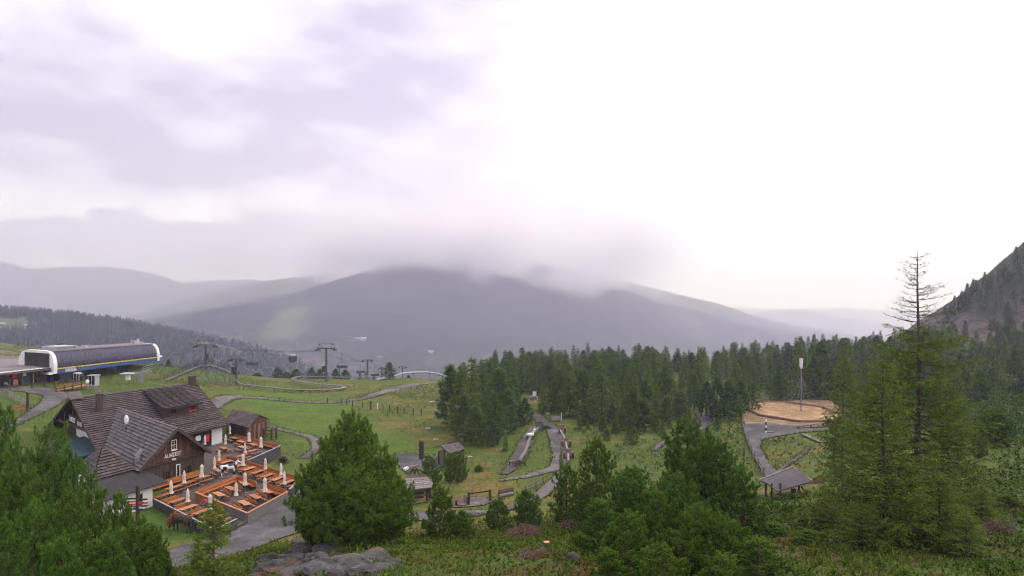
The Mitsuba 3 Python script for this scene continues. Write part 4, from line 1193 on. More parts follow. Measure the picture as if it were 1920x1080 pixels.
# ------------------------------------------------------------------ the terrace
DZ = 0.30
terrace = thing('terrace', 'stepped wooden beer terrace with orange rails and grey parapets beside the lodge', 'terrace')
floor_pts = [(1.1, 36.6), (2.0, 52.8), (6.9, 52.2), (14.7, 50.8), (19.0, 48.2), (19.3, 33.0), (28.1, 30.5), (26.5, 14.9), (11.6, 14.9), (11.7, 30.7), (1.7, 30.7)]
fp = Polygon(floor_pts)
fm = raw(trimesh.creation.extrude_polygon(fp, 0.16, engine='earcut'))
upart(terrace, 'floor', (LF(fm[0] + [0, 0, DZ - 0.16]), fm[1]), 'deck')


def parapet(p, q, top, bottom, wall_mat, cap_mat, th=0.16, cap_w=0.24, cap_h=0.05):
    pa, qa = L1(p[0], p[1], 0), L1(q[0], q[1], 0)
    mid = (top + bottom) / 2
    upart(terrace, 'parapet', bar(pa + [0, 0, mid], qa + [0, 0, mid], th, top - bottom), wall_mat)
    upart(terrace, 'rail', bar(pa + [0, 0, top + cap_h / 2], qa + [0, 0, top + cap_h / 2], cap_w, cap_h), cap_mat)


def built_in(p, q, off, back=0.85, seat_w=0.45):
    """A bench with a high back built along a parapet; off: (dt, ds) unit step inwards."""
    for k, (zc, w, h, o) in enumerate([(DZ + 0.45, seat_w, 0.06, 0.34), (DZ + 0.30 + back / 2, 0.05, back - 0.3, 0.10)]):
        upart(terrace, 'built_in_seat' if k == 0 else 'built_in_backrest', bar(L1(p[0] + off[0] * o, p[1] + off[1] * o, zc), L1(q[0] + off[0] * o, q[1] + off[1] * o, zc), w, h), 'orange_wood')


parapet((1.1, 37.0), (2.0, 52.9), 1.08, -0.2, 'dark_panel', 'pale_cap', cap_w=0.17)
parapet((2.0, 52.9), (5.2, 52.5), 1.08, -0.2, 'dark_panel', 'pale_cap', cap_w=0.17)
parapet((6.6, 47.1), (7.0, 52.1), 1.05, -0.3, 'concrete', 'orange_wood_light')
parapet((7.0, 52.1), (14.7, 50.8), 1.05, -0.3, 'concrete', 'orange_wood_light')
parapet((6.0, 39.6), (6.6, 47.1), 1.05, DZ, 'orange_wood', 'orange_wood_light', 0.10)
parapet((6.0, 39.6), (13.5, 39.0), 1.05, DZ, 'orange_wood', 'orange_wood_light', 0.10)
parapet((13.5, 39.0), (13.7, 44.0), 1.05, DZ, 'orange_wood', 'orange_wood_light', 0.10)
parapet((14.3, 46.0), (14.7, 50.8), 1.05, DZ, 'orange_wood', 'orange_wood_light', 0.10)
built_in((6.3, 39.5), (13.3, 38.95), (0, 1))
built_in((14.3, 46.2), (14.7, 50.6), (-1, 0))
built_in((13.5, 39.3), (13.7, 43.9), (-1, 0))
parapet((15.1, 27.9), (17.7, 27.8), 1.05, DZ, 'orange_wood', 'orange_wood_light', 0.10)
parapet((17.9, 27.8), (19.3, 48.0), 1.12, -0.9, 'concrete', 'orange_wood_light')
built_in((18.0, 28.2), (19.2, 47.6), (-1, 0))
built_in((15.2, 27.9), (17.6, 27.9), (0, 1))
parapet((15.6, 50.2), (19.2, 48.2), 1.0, -0.4, 'dark_panel', 'pale_cap')
# the far part stands on posts over the falling meadow and has a dark fascia with a pale edge
parapet((19.0, 33.0), (28.2, 30.5), 1.05, -0.75, 'dark_panel', 'pale_cap', 0.18, 0.20)
parapet((28.2, 30.5), (26.6, 15.2), 1.05, -0.6, 'dark_panel', 'orange_wood_light')
built_in((28.0, 30.2), (26.6, 15.6), (-1, 0))
for t, s in ((20.5, 32.2), (23.5, 31.4), (26.0, 30.6), (27.9, 30.0), (27.6, 24.0)):
    p = L1(t, s, 0)
    upart(terrace, 'post', bar(p + [0, 0, gz(p[0], p[1]) - 0.3], p + [0, 0, 0.15], 0.22), 'dark_wood')
upart(terrace, 'rail_wire', cat(*[rod(L1(18.9 + 0.02, 34.0, z) if k == 0 else L1(19.35, 48.2, z), L1(19.35, 48.2, z) if k == 0 else L1(19.35, 48.2, z + 0.01), 0.012, 4) for k, z in ((0, 1.55),)]), 'steel')
upart(terrace, 'wall_bench', cat(lbox(2.6, 10.8, 31.4, 31.9, DZ + 0.42, DZ + 0.48), lbox(2.6, 10.8, 31.25, 31.33, DZ + 0.5, DZ + 1.0)), 'orange_wood')

# tables, benches and parasols: one of each is built, the rest are copies
ang_a, ang_b = math.atan2(La[1], La[0]), math.atan2(Lb[1], Lb[0])
_top = cat(*[box(-1.1, 1.1, -0.38 + 0.255 * k, -0.38 + 0.255 * k + 0.245, 0.72, 0.765) for k in range(3)])
_tleg = lambda x: cat(bar((x, -0.32, 0), (x, 0.30, 0.70), 0.07, 0.09), bar((x, 0.32, 0), (x, -0.30, 0.70), 0.07, 0.09))
_seat = cat(box(-1.1, 1.1, -0.14, 0.0, 0.42, 0.46), box(-1.1, 1.1, 0.01, 0.15, 0.42, 0.46))
_bleg = lambda x: cat(bar((x, -0.11, 0), (x, -0.11, 0.42), 0.06), bar((x, 0.11, 0), (x, 0.11, 0.42), 0.06))
_back = cat(box(-1.1, 1.1, 0.15, 0.185, 0.62, 0.76), box(-1.1, 1.1, 0.16, 0.195, 0.78, 0.90))
UV = lambda m, v: ply(m, None, uv=unituv(m, v))
PLY = {}


def shared(key, m, mat, val=0.5):
    if key not in PLY:
        PLY[key] = ply(m, mat, uv=unituv(m, val))
    return PLY[key]


def place(t, s, z, ang):
    p = L1(t, s, z)
    return T().translate(p.tolist()).rotate([0, 0, 1], math.degrees(ang))


def copy_parts(key, tw, items):
    for name, k, m, mat, val in items:
        scene[numbered(f'{key}__{name}')] = {**shared(k, m, mat, val), 'to_world': tw}


AREA = {'gable': 'beside the lodge gable', 'left': 'inside the white capped wall', 'box': 'inside the square enclosure', 'right': 'along the right terrace rail', 'far': 'on the far deck'}
TABLES = [(2.6, 36.4, 'a', 'gable'), (4.9, 34.6, 'a', 'gable'), (7.3, 34.4, 'a', 'gable'), (9.7, 34.2, 'a', 'gable'), (3.1, 40.0, 'a', 'left'), (2.9, 43.6, 'a', 'left'), (3.5, 46.4, 'a', 'left'), (4.0, 49.8, 'a', 'left'),
          (12.6, 42.4, 'b', 'box'), (10.2, 42.4, 'b', 'box'), (7.9, 42.9, 'b', 'box'), (13.0, 48.0, 'b', 'box'), (10.8, 48.2, 'b', 'box'), (8.6, 48.8, 'b', 'box'),
          (16.2, 30.4, 'a', 'right'), (16.5, 34.2, 'a', 'right'), (16.8, 36.9, 'a', 'right'), (16.8, 39.6, 'a', 'right'), (16.9, 42.4, 'a', 'right'), (17.1, 45.0, 'a', 'right'), (17.2, 47.6, 'a', 'right'),
          (20.3, 22.0, 'b', 'far'), (25.6, 17.0, 'b', 'far'), (25.0, 20.8, 'b', 'far'), (25.4, 24.8, 'b', 'far'), (23.0, 28.4, 'a', 'far'), (20.0, 29.4, 'a', 'far'), (13.0, 33.4, 'b', 'far'), (23.0, 24.6, 'b', 'far')]
ORD = ['nearest', 'second', 'third', 'fourth', 'fifth', 'sixth', 'seventh', 'eighth', 'ninth', 'tenth']
TABLES.sort(key=lambda q: np.linalg.norm(L1(q[0], q[1], 0)))
seen = {}
for t, s, d, area in TABLES:
    ang = ang_a if d == 'a' else ang_b
    k = seen[area] = seen.get(area, -1) + 1
    wood = 'orange_wood' if (k + len(area)) % 3 else 'orange_wood_light'
    tb = thing('beer_table', f'orange wooden beer table {AREA[area]}, {ORD[k]} from the viewer', 'table', 'beer tables on the terrace')
    jit = R.normal(0, 0.03)
    copy_parts(tb, place(t, s, DZ, ang + jit), [('top', 'ttop' + wood, _top, wood, 0.5), ('leg', 'tleg0', _tleg(-0.8), 'dark_wood', 0.5), ('leg', 'tleg1', _tleg(0.8), 'dark_wood', 0.5)])
    p = L1(t, s, 0)
    nrm = np.array([-math.sin(ang), math.cos(ang), 0])
    for sd, word in ((1, 'far'), (-1, 'near')):
        pos = p + nrm * sd * 0.68 + [0, 0, DZ]
        bn = thing('beer_bench', f'bench on the {word} side of the {ORD[k]} beer table {AREA[area]}', 'bench', 'benches on the terrace')
        tw = T().translate(pos.tolist()).rotate([0, 0, 1], math.degrees(ang + jit + (0 if sd > 0 else math.pi)))
        its = [('seat', 'bseat', _seat, 'orange_wood', 0.5), ('leg', 'bleg0', _bleg(-0.85), 'dark_wood', 0.5), ('leg', 'bleg1', _bleg(0.85), 'dark_wood', 0.5)]
        if area == 'box' or (area in ('left', 'right') and sd > 0):
            its.append(('backrest', 'bback', _back, 'orange_wood', 0.4))
        copy_parts(bn, tw, its)
_canopy = lathe([(0.17, 1.02), (0.22, 1.06), (0.155, 1.30), (0.12, 1.42), (0.145, 1.55), (0.15, 1.9), (0.11, 2.25), (0.05, 2.42), (0.015, 2.5)], 24, 0.16, 6)
_canopy2 = lathe([(0.26, 0.98), (0.24, 1.06), (0.19, 1.30), (0.16, 1.42), (0.15, 1.9), (0.19, 2.2), (0.10, 2.38), (0.02, 2.5)], 24, 0.22, 6)
UMB = [(3.1, 38.1, 'left'), (6.1, 35.5, 'gable'), (9.2, 34.9, 'gable'), (12.3, 33.4, 'far'), (15.0, 29.9, 'right'), (21.0, 21.4, 'far'), (25.5, 23.1, 'far'), (20.5, 29.8, 'far'), (24.5, 29.1, 'far'), (16.3, 35.8, 'right'), (17.7, 40.6, 'right'), (17.6, 45.3, 'right'),
       (11.8, 43.8, 'box'), (8.6, 46.6, 'box'), (12.1, 48.8, 'box'), (15.5, 49.1, 'right'), (3.3, 42.75, 'left'), (4.1, 47.6, 'left'), (18.4, 17.9, 'far'), (25.7, 15.0, 'far')]
UMB.sort(key=lambda q: np.linalg.norm(L1(q[0], q[1], 0)))
seen = {}
for k, (t, s, area) in enumerate(UMB):
    q = seen[area] = seen.get(area, -1) + 1
    um = thing('parasol', f'closed cream parasol {AREA[area]}, {ORD[q]} from the viewer', 'parasol', 'closed parasols on the terrace')
    tw = place(t, s, DZ, R.uniform(0, 6)) @ T().rotate([1, 0, 0], float(R.normal(0, 1.2))).scale([1.0, 1.0, float(R.uniform(0.96, 1.08))])
    cn = ('canopy', 'pcan', _canopy, 'cream_cloth', 0.5) if k % 3 else ('canopy', 'pcan2', _canopy2, 'cream_cloth', 0.55)
    copy_parts(um, tw, [('pole', 'ppole', rod((0, 0, 0), (0, 0, 2.58), 0.03), 'steel', 0.5), cn, ('base', 'pbase', lathe([(0.34, 0), (0.34, 0.08), (0.06, 0.12), (0.05, 0.3)], 12), 'concrete', 0.4)])
# ------------------------------------------------------------------ the lift station
tone('solar_panel', [0.042, 0.041, 0.076], [0.050, 0.048, 0.088], 0.05, 0.5, spec=0.25)
tone('flat_roof', [0.115, 0.100, 0.104], [0.190, 0.165, 0.170], 0.35, 0.85)
tone('galvanised', [0.33, 0.33, 0.35], [0.45, 0.45, 0.47], 1.2, 0.5)
tone('pale_rail', [0.20, 0.19, 0.195], [0.30, 0.285, 0.29], 1.2, 0.5)
SO, SE, SW = np.array([-104.5, 152.0]), np.array([-0.045, 0.999]), np.array([-0.83, 0.557])
SLEN, SWID = 50.0, 19.0


def SF(v):
    """Station frame: (along, across from the front, z)."""
    v = np.asarray(v, float)
    return np.concatenate([SO + v[..., :1] * SE + v[..., 1:2] * SW, v[..., 2:3]], -1)


def sbx(*a):
    return xf(box(*a), SF)


PROF = np.array([(0.35, 9.35), (0.0, 9.75), (0.05, 10.6), (0.55, 11.7), (1.5, 12.55), (3.0, 13.05)])
ZT = 13.1


def loft(prof, y0, y1):
    """A closed ring profile (c, z) extruded along the station from y0 to y1."""
    p = np.array([(y0, c, z) for c, z in prof], float)
    q = np.array([(y1, c, z) for c, z in prof], float)
    k = len(p)
    i = np.arange(k)
    side = np.stack([i, (i + 1) % k, (i + 1) % k + k, i + k], 1)
    pf = raw(trimesh.creation.extrude_polygon(Polygon(prof), 1.0, engine='earcut'))
    cap0 = np.stack([np.full(len(pf[0]), y0), pf[0][:, 0], pf[0][:, 1]], 1)
    v = np.vstack([p, q])
    lo, hi = pf[0][:, 2] < 0.5, pf[0][:, 2] > 0.5
    capf = pf[1]
    m0 = lo[capf].all(1)
    m1 = hi[capf].all(1)
    cv = cap0.copy()
    cv[hi, 0] = y1
    return SF(np.vstack([v, cv])), np.vstack([side[:, [0, 1, 2]], side[:, [0, 2, 3]], capf[m0] + 2 * k, capf[m1] + 2 * k])


station = thing('lift_station', 'low lift station with white arched ends, dark ribbed front and blue base', 'lift station')
full = [(0.6, 8.6), (0.25, 9.0), *map(tuple, PROF + [0.12, -0.08]), (6.0, ZT), (SWID - 5, ZT + 0.1), (SWID - 2.2, 12.5), (SWID - 0.6, 11.0), (SWID, 9.4), (SWID - 0.4, 8.6)]
upart(station, 'body', loft(full, 1.0, SLEN - 1.0), 'white_paint')
npn = 26
for k in range(npn):
    y0, y1 = 1.6 + (SLEN - 3.2) * k / npn + 0.03, 1.6 + (SLEN - 3.2) * (k + 1) / npn - 0.03
    a_, b_ = np.array([(y0, c, z) for c, z in PROF]), np.array([(y1, c, z) for c, z in PROF])
    mid = np.array([((y0 + y1) / 2, c - 0.22, z + 0.16) for c, z in PROF])
    v = SF(np.vstack([a_, mid, b_]))
    n = len(PROF)
    i = np.arange(n - 1)
    f = np.vstack([np.stack([i + o, i + 1 + o, i + 1 + n + o, i + n + o], 1) for o in (0, n)])
    upart(station, 'panel', (v, np.vstack([f[:, [0, 1, 2]], f[:, [0, 2, 3]]])), 'solar_panel', 0.35 + 0.3 * R.uniform())
upart(station, 'yellow_stripe', sbx(1.2, SLEN - 1.2, -0.02, 0.3, 9.16, 9.36), 'yellow_paint')
upart(station, 'blue_fascia', sbx(1.2, SLEN - 1.2, 0.08, 0.5, 8.15, 9.14), 'blue_paint')
# lettering on the blue fascia; seen from the front it reads away from the near end
tm = raw(meshkit.text_mesh('PANORAMA', 0.80, 0.05, True))
x1 = tm[0][:, 0].max()
kx = 4.4 / x1
upart(station, 'lettering', (SF(np.stack([4.4 + tm[0][:, 0] * kx, 0.06 - tm[0][:, 2], 8.28 + tm[0][:, 1]], 1)), tm[1]), 'letter_white')
tm2 = raw(meshkit.text_mesh('BAHN', 0.80, 0.05))
upart(station, 'lettering', (SF(np.stack([4.4 + 4.7 + tm2[0][:, 0] * 2.3 / tm2[0][:, 0].max(), 0.06 - tm2[0][:, 2], 8.28 + tm2[0][:, 1]], 1)), tm2[1]), 'steel')
ring_out = [(-0.12, 8.2), (-0.25, 9.6), (-0.18, 10.7), (0.35, 11.9), (1.3, 12.8), (2.9, 13.3), (6, 13.4), (SWID - 5, 13.4), (SWID - 2, 13.0), (SWID - 0.3, 11.4), (SWID + 0.4, 9.4), (SWID + 0.2, 8.2)]
wl_ = upart(station, 'end_fairing', loft(ring_out, 0.0, 1.3), 'white_paint')
upart(station, 'end_fairing', loft(ring_out, SLEN - 1.3, SLEN), 'white_paint')
upart(wl_, 'window', sbx(-0.06, 0.0, 2.0, SWID - 3.6, 9.0, 12.8), 'window_glass')
for k in range(1, 6):
    c = 2.0 + (SWID - 5.6) * k / 6
    upart(wl_, 'mullion', sbx(-0.12, -0.06, c - 0.07, c + 0.07, 9.0, 12.8), 'dark_steel')
upart(wl_, 'sill', sbx(-1.6, -0.02, 0.0, SWID, 8.1, 8.5), 'white_paint')
upart(station, 'roof', cat(sbx(1.0, SLEN - 1.0, 2.6, SWID - 4.0, ZT + 0.0, ZT + 0.25)), 'flat_roof')
rv = upart(station, 'roof_vent', sbx(4.0, 12.5, 4.5, 12.0, ZT + 0.25, ZT + 1.05), 'galvanised')
for k in range(14):
    upart(rv, 'slat', sbx(4.1 + 0.6 * k, 4.35 + 0.6 * k, 4.38, 4.5, ZT + 0.35, ZT + 0.95), 'steel')
upart(station, 'roof_hatch', sbx(17, 18.5, 6, 8, ZT + 0.25, ZT + 0.8), 'galvanised')
upart(station, 'roof_gear', cat(sbx(SLEN - 7, SLEN - 5.6, 7, 9, ZT + 0.25, ZT + 1.2), sbx(SLEN - 4.6, SLEN - 3.6, 8, 9, ZT + 0.25, ZT + 1.7), rod(SF(np.array([SLEN - 8.5, 8, ZT])), SF(np.array([SLEN - 8.5, 8, ZT + 2.0])), 0.08), rod(SF(np.array([SLEN - 8.5, 6, ZT + 1.0])), SF(np.array([SLEN - 3.5, 6, ZT + 1.0])), 0.05)), 'galvanised')
upart(station, 'base_room', sbx(4.0, 13.5, 2.0, 15.0, 4.6, 8.2), 'dark_panel')
upart(station, 'column', sbx(30.0, 32.0, 6.0, 9.0, 4.5, 8.6), 'dark_steel')
upart(station, 'column', sbx(1.5, 2.5, 4, 5, 4.5, 8.6), 'dark_steel')
upart(station, 'cable_end', rod(SF(np.array([SLEN, 3.0, 8.9])), SF(np.array([SLEN + 3.5, 2.0, 9.3])), 0.35), 'white_paint')

annex = thing('ticket_building', 'flat roofed ticket building with dark front at the left end of the lift station', 'building')
AN = lambda u, v, y: at(u, v, y)
r = [at(-80, 712, 128), at(-30, 702, 132), at(80, 688, 140), at(96, 690, 146), at(50, 672, 168), at(-60, 672, 168), at(-150, 690, 150)]
zr = 9.6
rp = np.array([[p[0], p[1], zr] for p in (atz(-60, 706, zr), atz(78, 691, zr), atz(100, 689, zr), atz(54, 671, zr), atz(-60, 668, zr))])
upart(annex, 'roof', prism(rp, np.array([0, 0, -0.45]), np.zeros(3)), 'flat_roof')
upart(annex, 'roof_edge', cat(bar(rp[0] + [0, 0, 0.03], rp[1] + [0, 0, 0.03], 0.35, 0.18), bar(rp[2] + [0, 0, 0.1], rp[3] + [0, 0, 0.1], 0.5, 0.25)), 'white_paint')
upart(annex, 'roof_gutter', bar(rp[0] * 0.62 + rp[3] * 0.38 + [0, 0, 0.06], rp[1] * 0.8 + rp[3] * 0.2 + [0, 0, 0.06], 0.5, 0.1), 'pale_rail')
ctr = rp.mean(0)
wallp = ctr + (rp - ctr) * 0.86
upart(annex, 'wall', prism(np.array([[p[0], p[1], 3.6] for p in wallp]), np.zeros(3), np.array([0, 0, zr - 0.45 - 3.6])), 'dark_wood')
f0, f1 = wallp[0], wallp[1]
fd = unit((f1 - f0)[None])[0]
fn_ = np.array([fd[1], -fd[0], 0])
fl = float(np.linalg.norm((f1 - f0)))


def front(x0, x1, z0, z1, out=0.08):
    return prism(np.array([[*(f0 + fd * x)[:2], z] for x, z in ((x0, z0), (x1, z0), (x1, z1), (x0, z1))]), np.zeros(3), fn_ * out)


xs_ = lambda u: float(np.interp(u, [(HORIZON * 0 + 960 + FOCAL * (f0 + fd * k)[0] / (f0 + fd * k)[1]) for k in np.linspace(0, fl, 40)], np.linspace(0, fl, 40)))
wd = upart(annex, 'shop_window', front(xs_(17), xs_(41), 5.6, 8.0), 'window_glass')
upart(wd, 'frame', cat(front(xs_(17), xs_(18), 5.5, 8.1, 0.16), front(xs_(40), xs_(41), 5.5, 8.1, 0.16), front(xs_(17), xs_(41), 5.35, 5.6, 0.16)), 'grey_wood')
upart(wd, 'poster', front(xs_(24), xs_(33), 5.9, 7.6, 0.10), 'orange_wood_light')
upart(annex, 'red_sign', front(xs_(19.5), xs_(28.5), 8.0, 8.85, 0.4), 'red_paint')
upart(annex, 'white_sign', front(xs_(41), xs_(47), 8.1, 8.8, 0.3), 'white_paint')
upart(annex, 'blue_sign', front(xs_(47.2), xs_(58), 8.15, 8.85, 0.3), 'blue_paint')
upart(annex, 'door', front(xs_(42), xs_(56), 5.0, 8.0, 0.10), 'dark_steel')
w2 = upart(annex, 'shop_window', front(xs_(58), xs_(77), 5.6, 8.3), 'window_glass')
upart(w2, 'frame', cat(front(xs_(61), xs_(62.4), 5.5, 8.5, 0.18), front(xs_(74), xs_(75.4), 5.5, 8.5, 0.18), front(xs_(57), xs_(78), 5.4, 5.6, 0.22)), 'yellow_paint')
upart(annex, 'shop_window', front(xs_(-20), xs_(14), 5.6, 8.2), 'window_glass')
for k, (u, v) in enumerate([(2, 714), (8, 718)]):
    p = gnd(u, 722 + 4 * k)
    fb = thing('flower_bed', ['red flowers in a dark tub before the ticket building', 'second dark tub with pale flowers before the ticket building'][k], 'planter')
    upart(fb, 'tub', moved(lathe([(0.5, 0), (0.7, 0.7), (0.62, 0.72)], 10), p), 'dark_panel')
    v_, f_, u_ = fan(np.tile(p + [0, 0, 0.8], (40, 1)) + R.normal(0, 0.3, (40, 3)) * [1, 1, 0.5], unit(R.normal(0, 1, (40, 3)) + [0, 0, 1]), 5, 0.3, 0.12, (0.3, 1.2), R, np.full(40, 0.8))
    part(fb, 'flowers', (v_, f_), 'red_paint' if k == 0 else 'cream_cloth', uv=u_)

booth = thing('control_booth', 'small grey glass control booth under the lift station', 'booth')
bp = at(176, 725, 150)
bz = gz(bp[0], bp[1])
bk = lambda x0, x1, y0, y1, z0, z1: moved(box(x0, x1, y0, y1, z0, z1), [bp[0], bp[1], bz])
upart(booth, 'floor', bk(-0.9, 0.9, -1, 1, 0, 0.25), 'concrete')
upart(booth, 'wall', cat(bk(-0.75, -0.65, -0.8, 0.8, 0.25, 2.5), bk(0.65, 0.75, -0.8, 0.8, 0.25, 2.5), bk(-0.65, 0.65, 0.7, 0.8, 0.25, 2.5), bk(-0.08, 0.08, -0.8, -0.7, 0.25, 2.5), bk(-0.65, 0.65, -0.8, -0.7, 0.25, 0.5)), 'galvanised')
upart(booth, 'pane', cat(bk(-0.65, -0.08, -0.78, -0.72, 0.5, 2.5), bk(0.08, 0.65, -0.78, -0.72, 0.5, 2.5)), 'window_glass')
upart(booth, 'roof', bk(-0.95, 0.95, -1, 1, 2.5, 2.68), 'galvanised')

turn = thing('cable_wheel', 'big grey return wheel on a slanted concrete column under the station', 'cable wheel')
wp = at(239, 700.5, 158)
upart(turn, 'wheel', moved(lathe([(0.4, -0.25), (1.5, -0.12), (1.62, 0.0), (1.55, 0.12), (0.5, 0.25)], 28), wp), 'galvanised')
upart(turn, 'hub', moved(lathe([(0.55, -1.5), (0.6, -0.2), (0.3, -0.15)], 14), wp + [0.1, 0, 0]), 'white_paint')
cp = at(261, 724, 160)
tp = at(266, 701, 162)
upart(turn, 'column', bar([cp[0], cp[1], gz(cp[0], cp[1]) - 0.5], tp, 0.95), 'concrete')
upart(turn, 'arm', bar(wp + [0, 0.2, -0.4], at(284, 696, 166), 0.5, 0.55), 'steel')
gr = [at(268, 697, 163), at(286, 692, 167)]
upart(turn, 'railing', cat(*[rod(gr[0] + [0, 0, z], gr[1] + [0, 0, z], 0.05, 5) for z in (0.2, 0.7, 1.2)], *[rod(gr[0] * (1 - k) + gr[1] * k, gr[0] * (1 - k) + gr[1] * k + [0, 0, 1.2], 0.05, 5) for k in (0, 0.33, 0.66, 1)]), 'pale_rail')

# ramp and timber rails before the station
rampt = thing('wooden_ramp', 'orange wooden ramp with dark rails before the lift station', 'ramp')
ra, rb = gnd(104, 734), at(160, 722, 146)
upart(rampt, 'deck', bar(ra + [0, 0, 0.2], rb, 2.4, 0.14), 'orange_wood')
for k in (0.0, 0.33, 0.66, 1.0):
    p = at(113 + 47 * k, 733 - 9 * k, 141 + 4 * k) + [0.0, -1.3, 0]
    upart(rampt, 'post', bar(p + [0, 0, -0.6], p + [0, 0, 1.15], 0.16), 'dark_wood')
for z in (0.45, 0.75, 1.1):
    p, q = at(113, 733, 141) + [0, -1.3, z], at(160, 724, 145) + [0, -1.3, z]
    upart(rampt, 'rail', bar(p, q, 0.07, 0.14), 'orange_wood' if z > 0.6 else 'dark_wood')
bol = thing('bollard', 'white topped round bollard beside the wooden ramp', 'bollard')
p = gnd(164, 728)
upart(bol, 'post', moved(lathe([(0.3, 0), (0.3, 1.1), (0.28, 1.15)], 12), p), 'pale_rail')
upart(bol, 'cap', moved(lathe([(0.33, 1.15), (0.33, 1.65), (0.2, 1.85), (0.03, 1.92)], 12), p), 'white_paint')


def timber_fence(name, label, pts, h, rails, mat='dark_wood', post=0.16, cat_='fence', group=None):
    """Posts on the ground through pts (x, y) with level rails between."""
    k = thing(name, label, cat_, group)
    P = [np.array([x, y, gz(x, y)]) for x, y in pts]
    for p in P:
        upart(k, 'post', bar(p - [0, 0, 0.3], p + [0, 0, h], post), mat)
    for p, q in zip(P[:-1], P[1:]):
        for z in rails:
            upart(k, 'rail', bar(p + [0, 0, z], q + [0, 0, z], 0.06, 0.15), mat)
    return k


def walk(px, n):
    """n points (x, y) spaced along the pixel polyline px on the ground."""
    P = np.array([gnd(u, v)[:2] for u, v in px])
    d = np.concatenate([[0], np.cumsum(np.linalg.norm(np.diff(P, axis=0), axis=1))])
    s = np.linspace(0, d[-1], n)
    return [(float(np.interp(q, d, P[:, 0])), float(np.interp(q, d, P[:, 1]))) for q in s]


timber_fence('timber_fence', 'grey timber fence at the left edge beside the gravel road', walk([(-10, 741), (14, 745), (34, 755), (49, 766)], 5), 1.35, (0.45, 0.85, 1.25), 'grey_wood', 0.22)
timber_fence('timber_fence', 'dark timber fence running from the ticket building to the ramp', walk([(60, 729), (80, 728), (100, 727), (118, 722)], 5), 1.2, (0.5, 1.05), 'dark_wood', 0.18)
timber_fence('timber_fence', 'timber rail between the station booth and the lodge chimney', walk([(170, 729), (184, 737), (198, 742)], 3), 1.0, (0.4, 0.9), 'grey_wood', 0.2)
hp = gnd(52, 771)
post = thing('timber_post', 'tall dark timber post at the end of the grey fence', 'post')
upart(post, 'post', bar(hp - [0, 0, 0.3], hp + [0, 0, 3.3], 0.32), 'dark_wood')
pf = thing('plank_edging', 'rusty brown plank edging below the grey timber fence', 'edging')
for k in range(2):
    a_, b_ = gnd(18, 771 - 3 * k), gnd(50, 768 - 3 * k)
    upart(pf, 'plank', bar(a_ + [0, 0, 0.2 + 0.3 * k], b_ + [0, 0, 0.2 + 0.3 * k], 0.1, 0.26), 'orange_wood')

# ------------------------------------------------------------------ pylons, cables, chairs and cabins
tone('pylon_steel', [0.07, 0.07, 0.075], [0.11, 0.11, 0.115], 1.5, 0.7)


def pylon(u, vb, vt, y, wpx, label, double=True, tilt=0.0, z0=None, mat='pylon_steel'):
    k = thing('lift_pylon', label, 'pylon', 'lift pylons')
    p = at(u, vb, y)
    g = gz(p[0], y) if z0 is None else z0
    top = at(u, vt, y)[2]
    w = wpx / FOCAL * y / 2
    h = top - g
    c = np.array([p[0], y, g])
    upart(k, 'column', tubes([(np.array([[tilt * h, 0, 0.0], [0, 0, h - 0.9]]) + c - [0, 0, 0.4], [0.42, 0.28])], 12), mat)
    upart(k, 'crossarm', cat(bar(c + [-w * 0.92, 0, h - 1.5], c + [w * 0.92, 0, h - 1.5], 0.4, 0.36)), mat)
    if double:
        fr = upart(k, 'work_frame', cat(bar(c + [-w * 0.78, 0, h], c + [w * 0.78, 0, h], 0.24), *[bar(c + [s * w * q, 0, h - 1.4], c + [s * w * q2, 0, h], 0.16) for s in (-1, 1) for q, q2 in ((0.45, 0.72), (0.9, 0.74))]), mat)
    for s in (-1, 1):
        tr = c + [s * w * 0.86, 0, h - 1.85]
        sk = upart(k, 'sheave_train', bar(tr + [0, -1.9, 0], tr + [0, 1.9, 0], 0.22, 0.3), 'dark_steel')
        upart(sk, 'sheave', cat(*[moved(rod((-0.12, 0, 0), (0.12, 0, 0), 0.27, 10), tr + [s * 0.12, q, -0.1]) for q in (-1.6, -0.8, 0, 0.8, 1.6)]), 'dark_steel')
        upart(sk, 'catwalk', cat(bar(tr + [s * 0.7, -2.1, -0.2], tr + [s * 0.7, 2.1, -0.2], 0.5, 0.06), *[rod(tr + [s * 0.9, -2.1, z], tr + [s * 0.9, 2.1, z], 0.03, 4) for z in (0.3, 0.75)]), mat)
    upart(k, 'ladder', cat(*[rod(c + [x, -0.5, 0.5], c + [x, -0.4, h - 1], 0.03, 4) for x in (-0.22, 0.22)], *[rod(c + [-0.22, -0.5, z], c + [0.22, -0.5, z], 0.02, 4) for z in np.arange(0.8, h - 1, 0.5)]), mat)
    return k, c, h, w


P1 = pylon(386, 718, 638, 214, 40, 'tallest grey lift pylon behind the raised coaster bridge')
P2 = pylon(443, 730, 663, 190, 24, 'thin lift pylon right of the raised coaster bridge', False)
P3 = pylon(612, 722, 645, 226, 36, 'grey lift pylon inside the coaster loop on the meadow')
P4 = pylon(689, 716, 669, 300, 18, 'small lift pylon beyond the meadow crest', False, z0=-8)
P5 = pylon(755, 720, 682, 330, 14, 'smallest lift pylon beyond the coaster arch', False, z0=-16)
P6 = pylon(716, 712, 683, 285, 10, 'short slanting mast left of the conifer on the crest', False, z0=-7)
upart(P1[0], 'junction_box', moved(box(0.35, 0.9, -0.4, 0.4, 0, 1.6), P1[1] + [0, 0, P1[2] - 6]), 'dark_steel')
upart(P2[0], 'junction_box', moved(box(-1.3, -0.5, -0.4, 0.4, 0, 2.2), P2[1] + [0, 0, P2[2] - 6]), 'dark_steel')
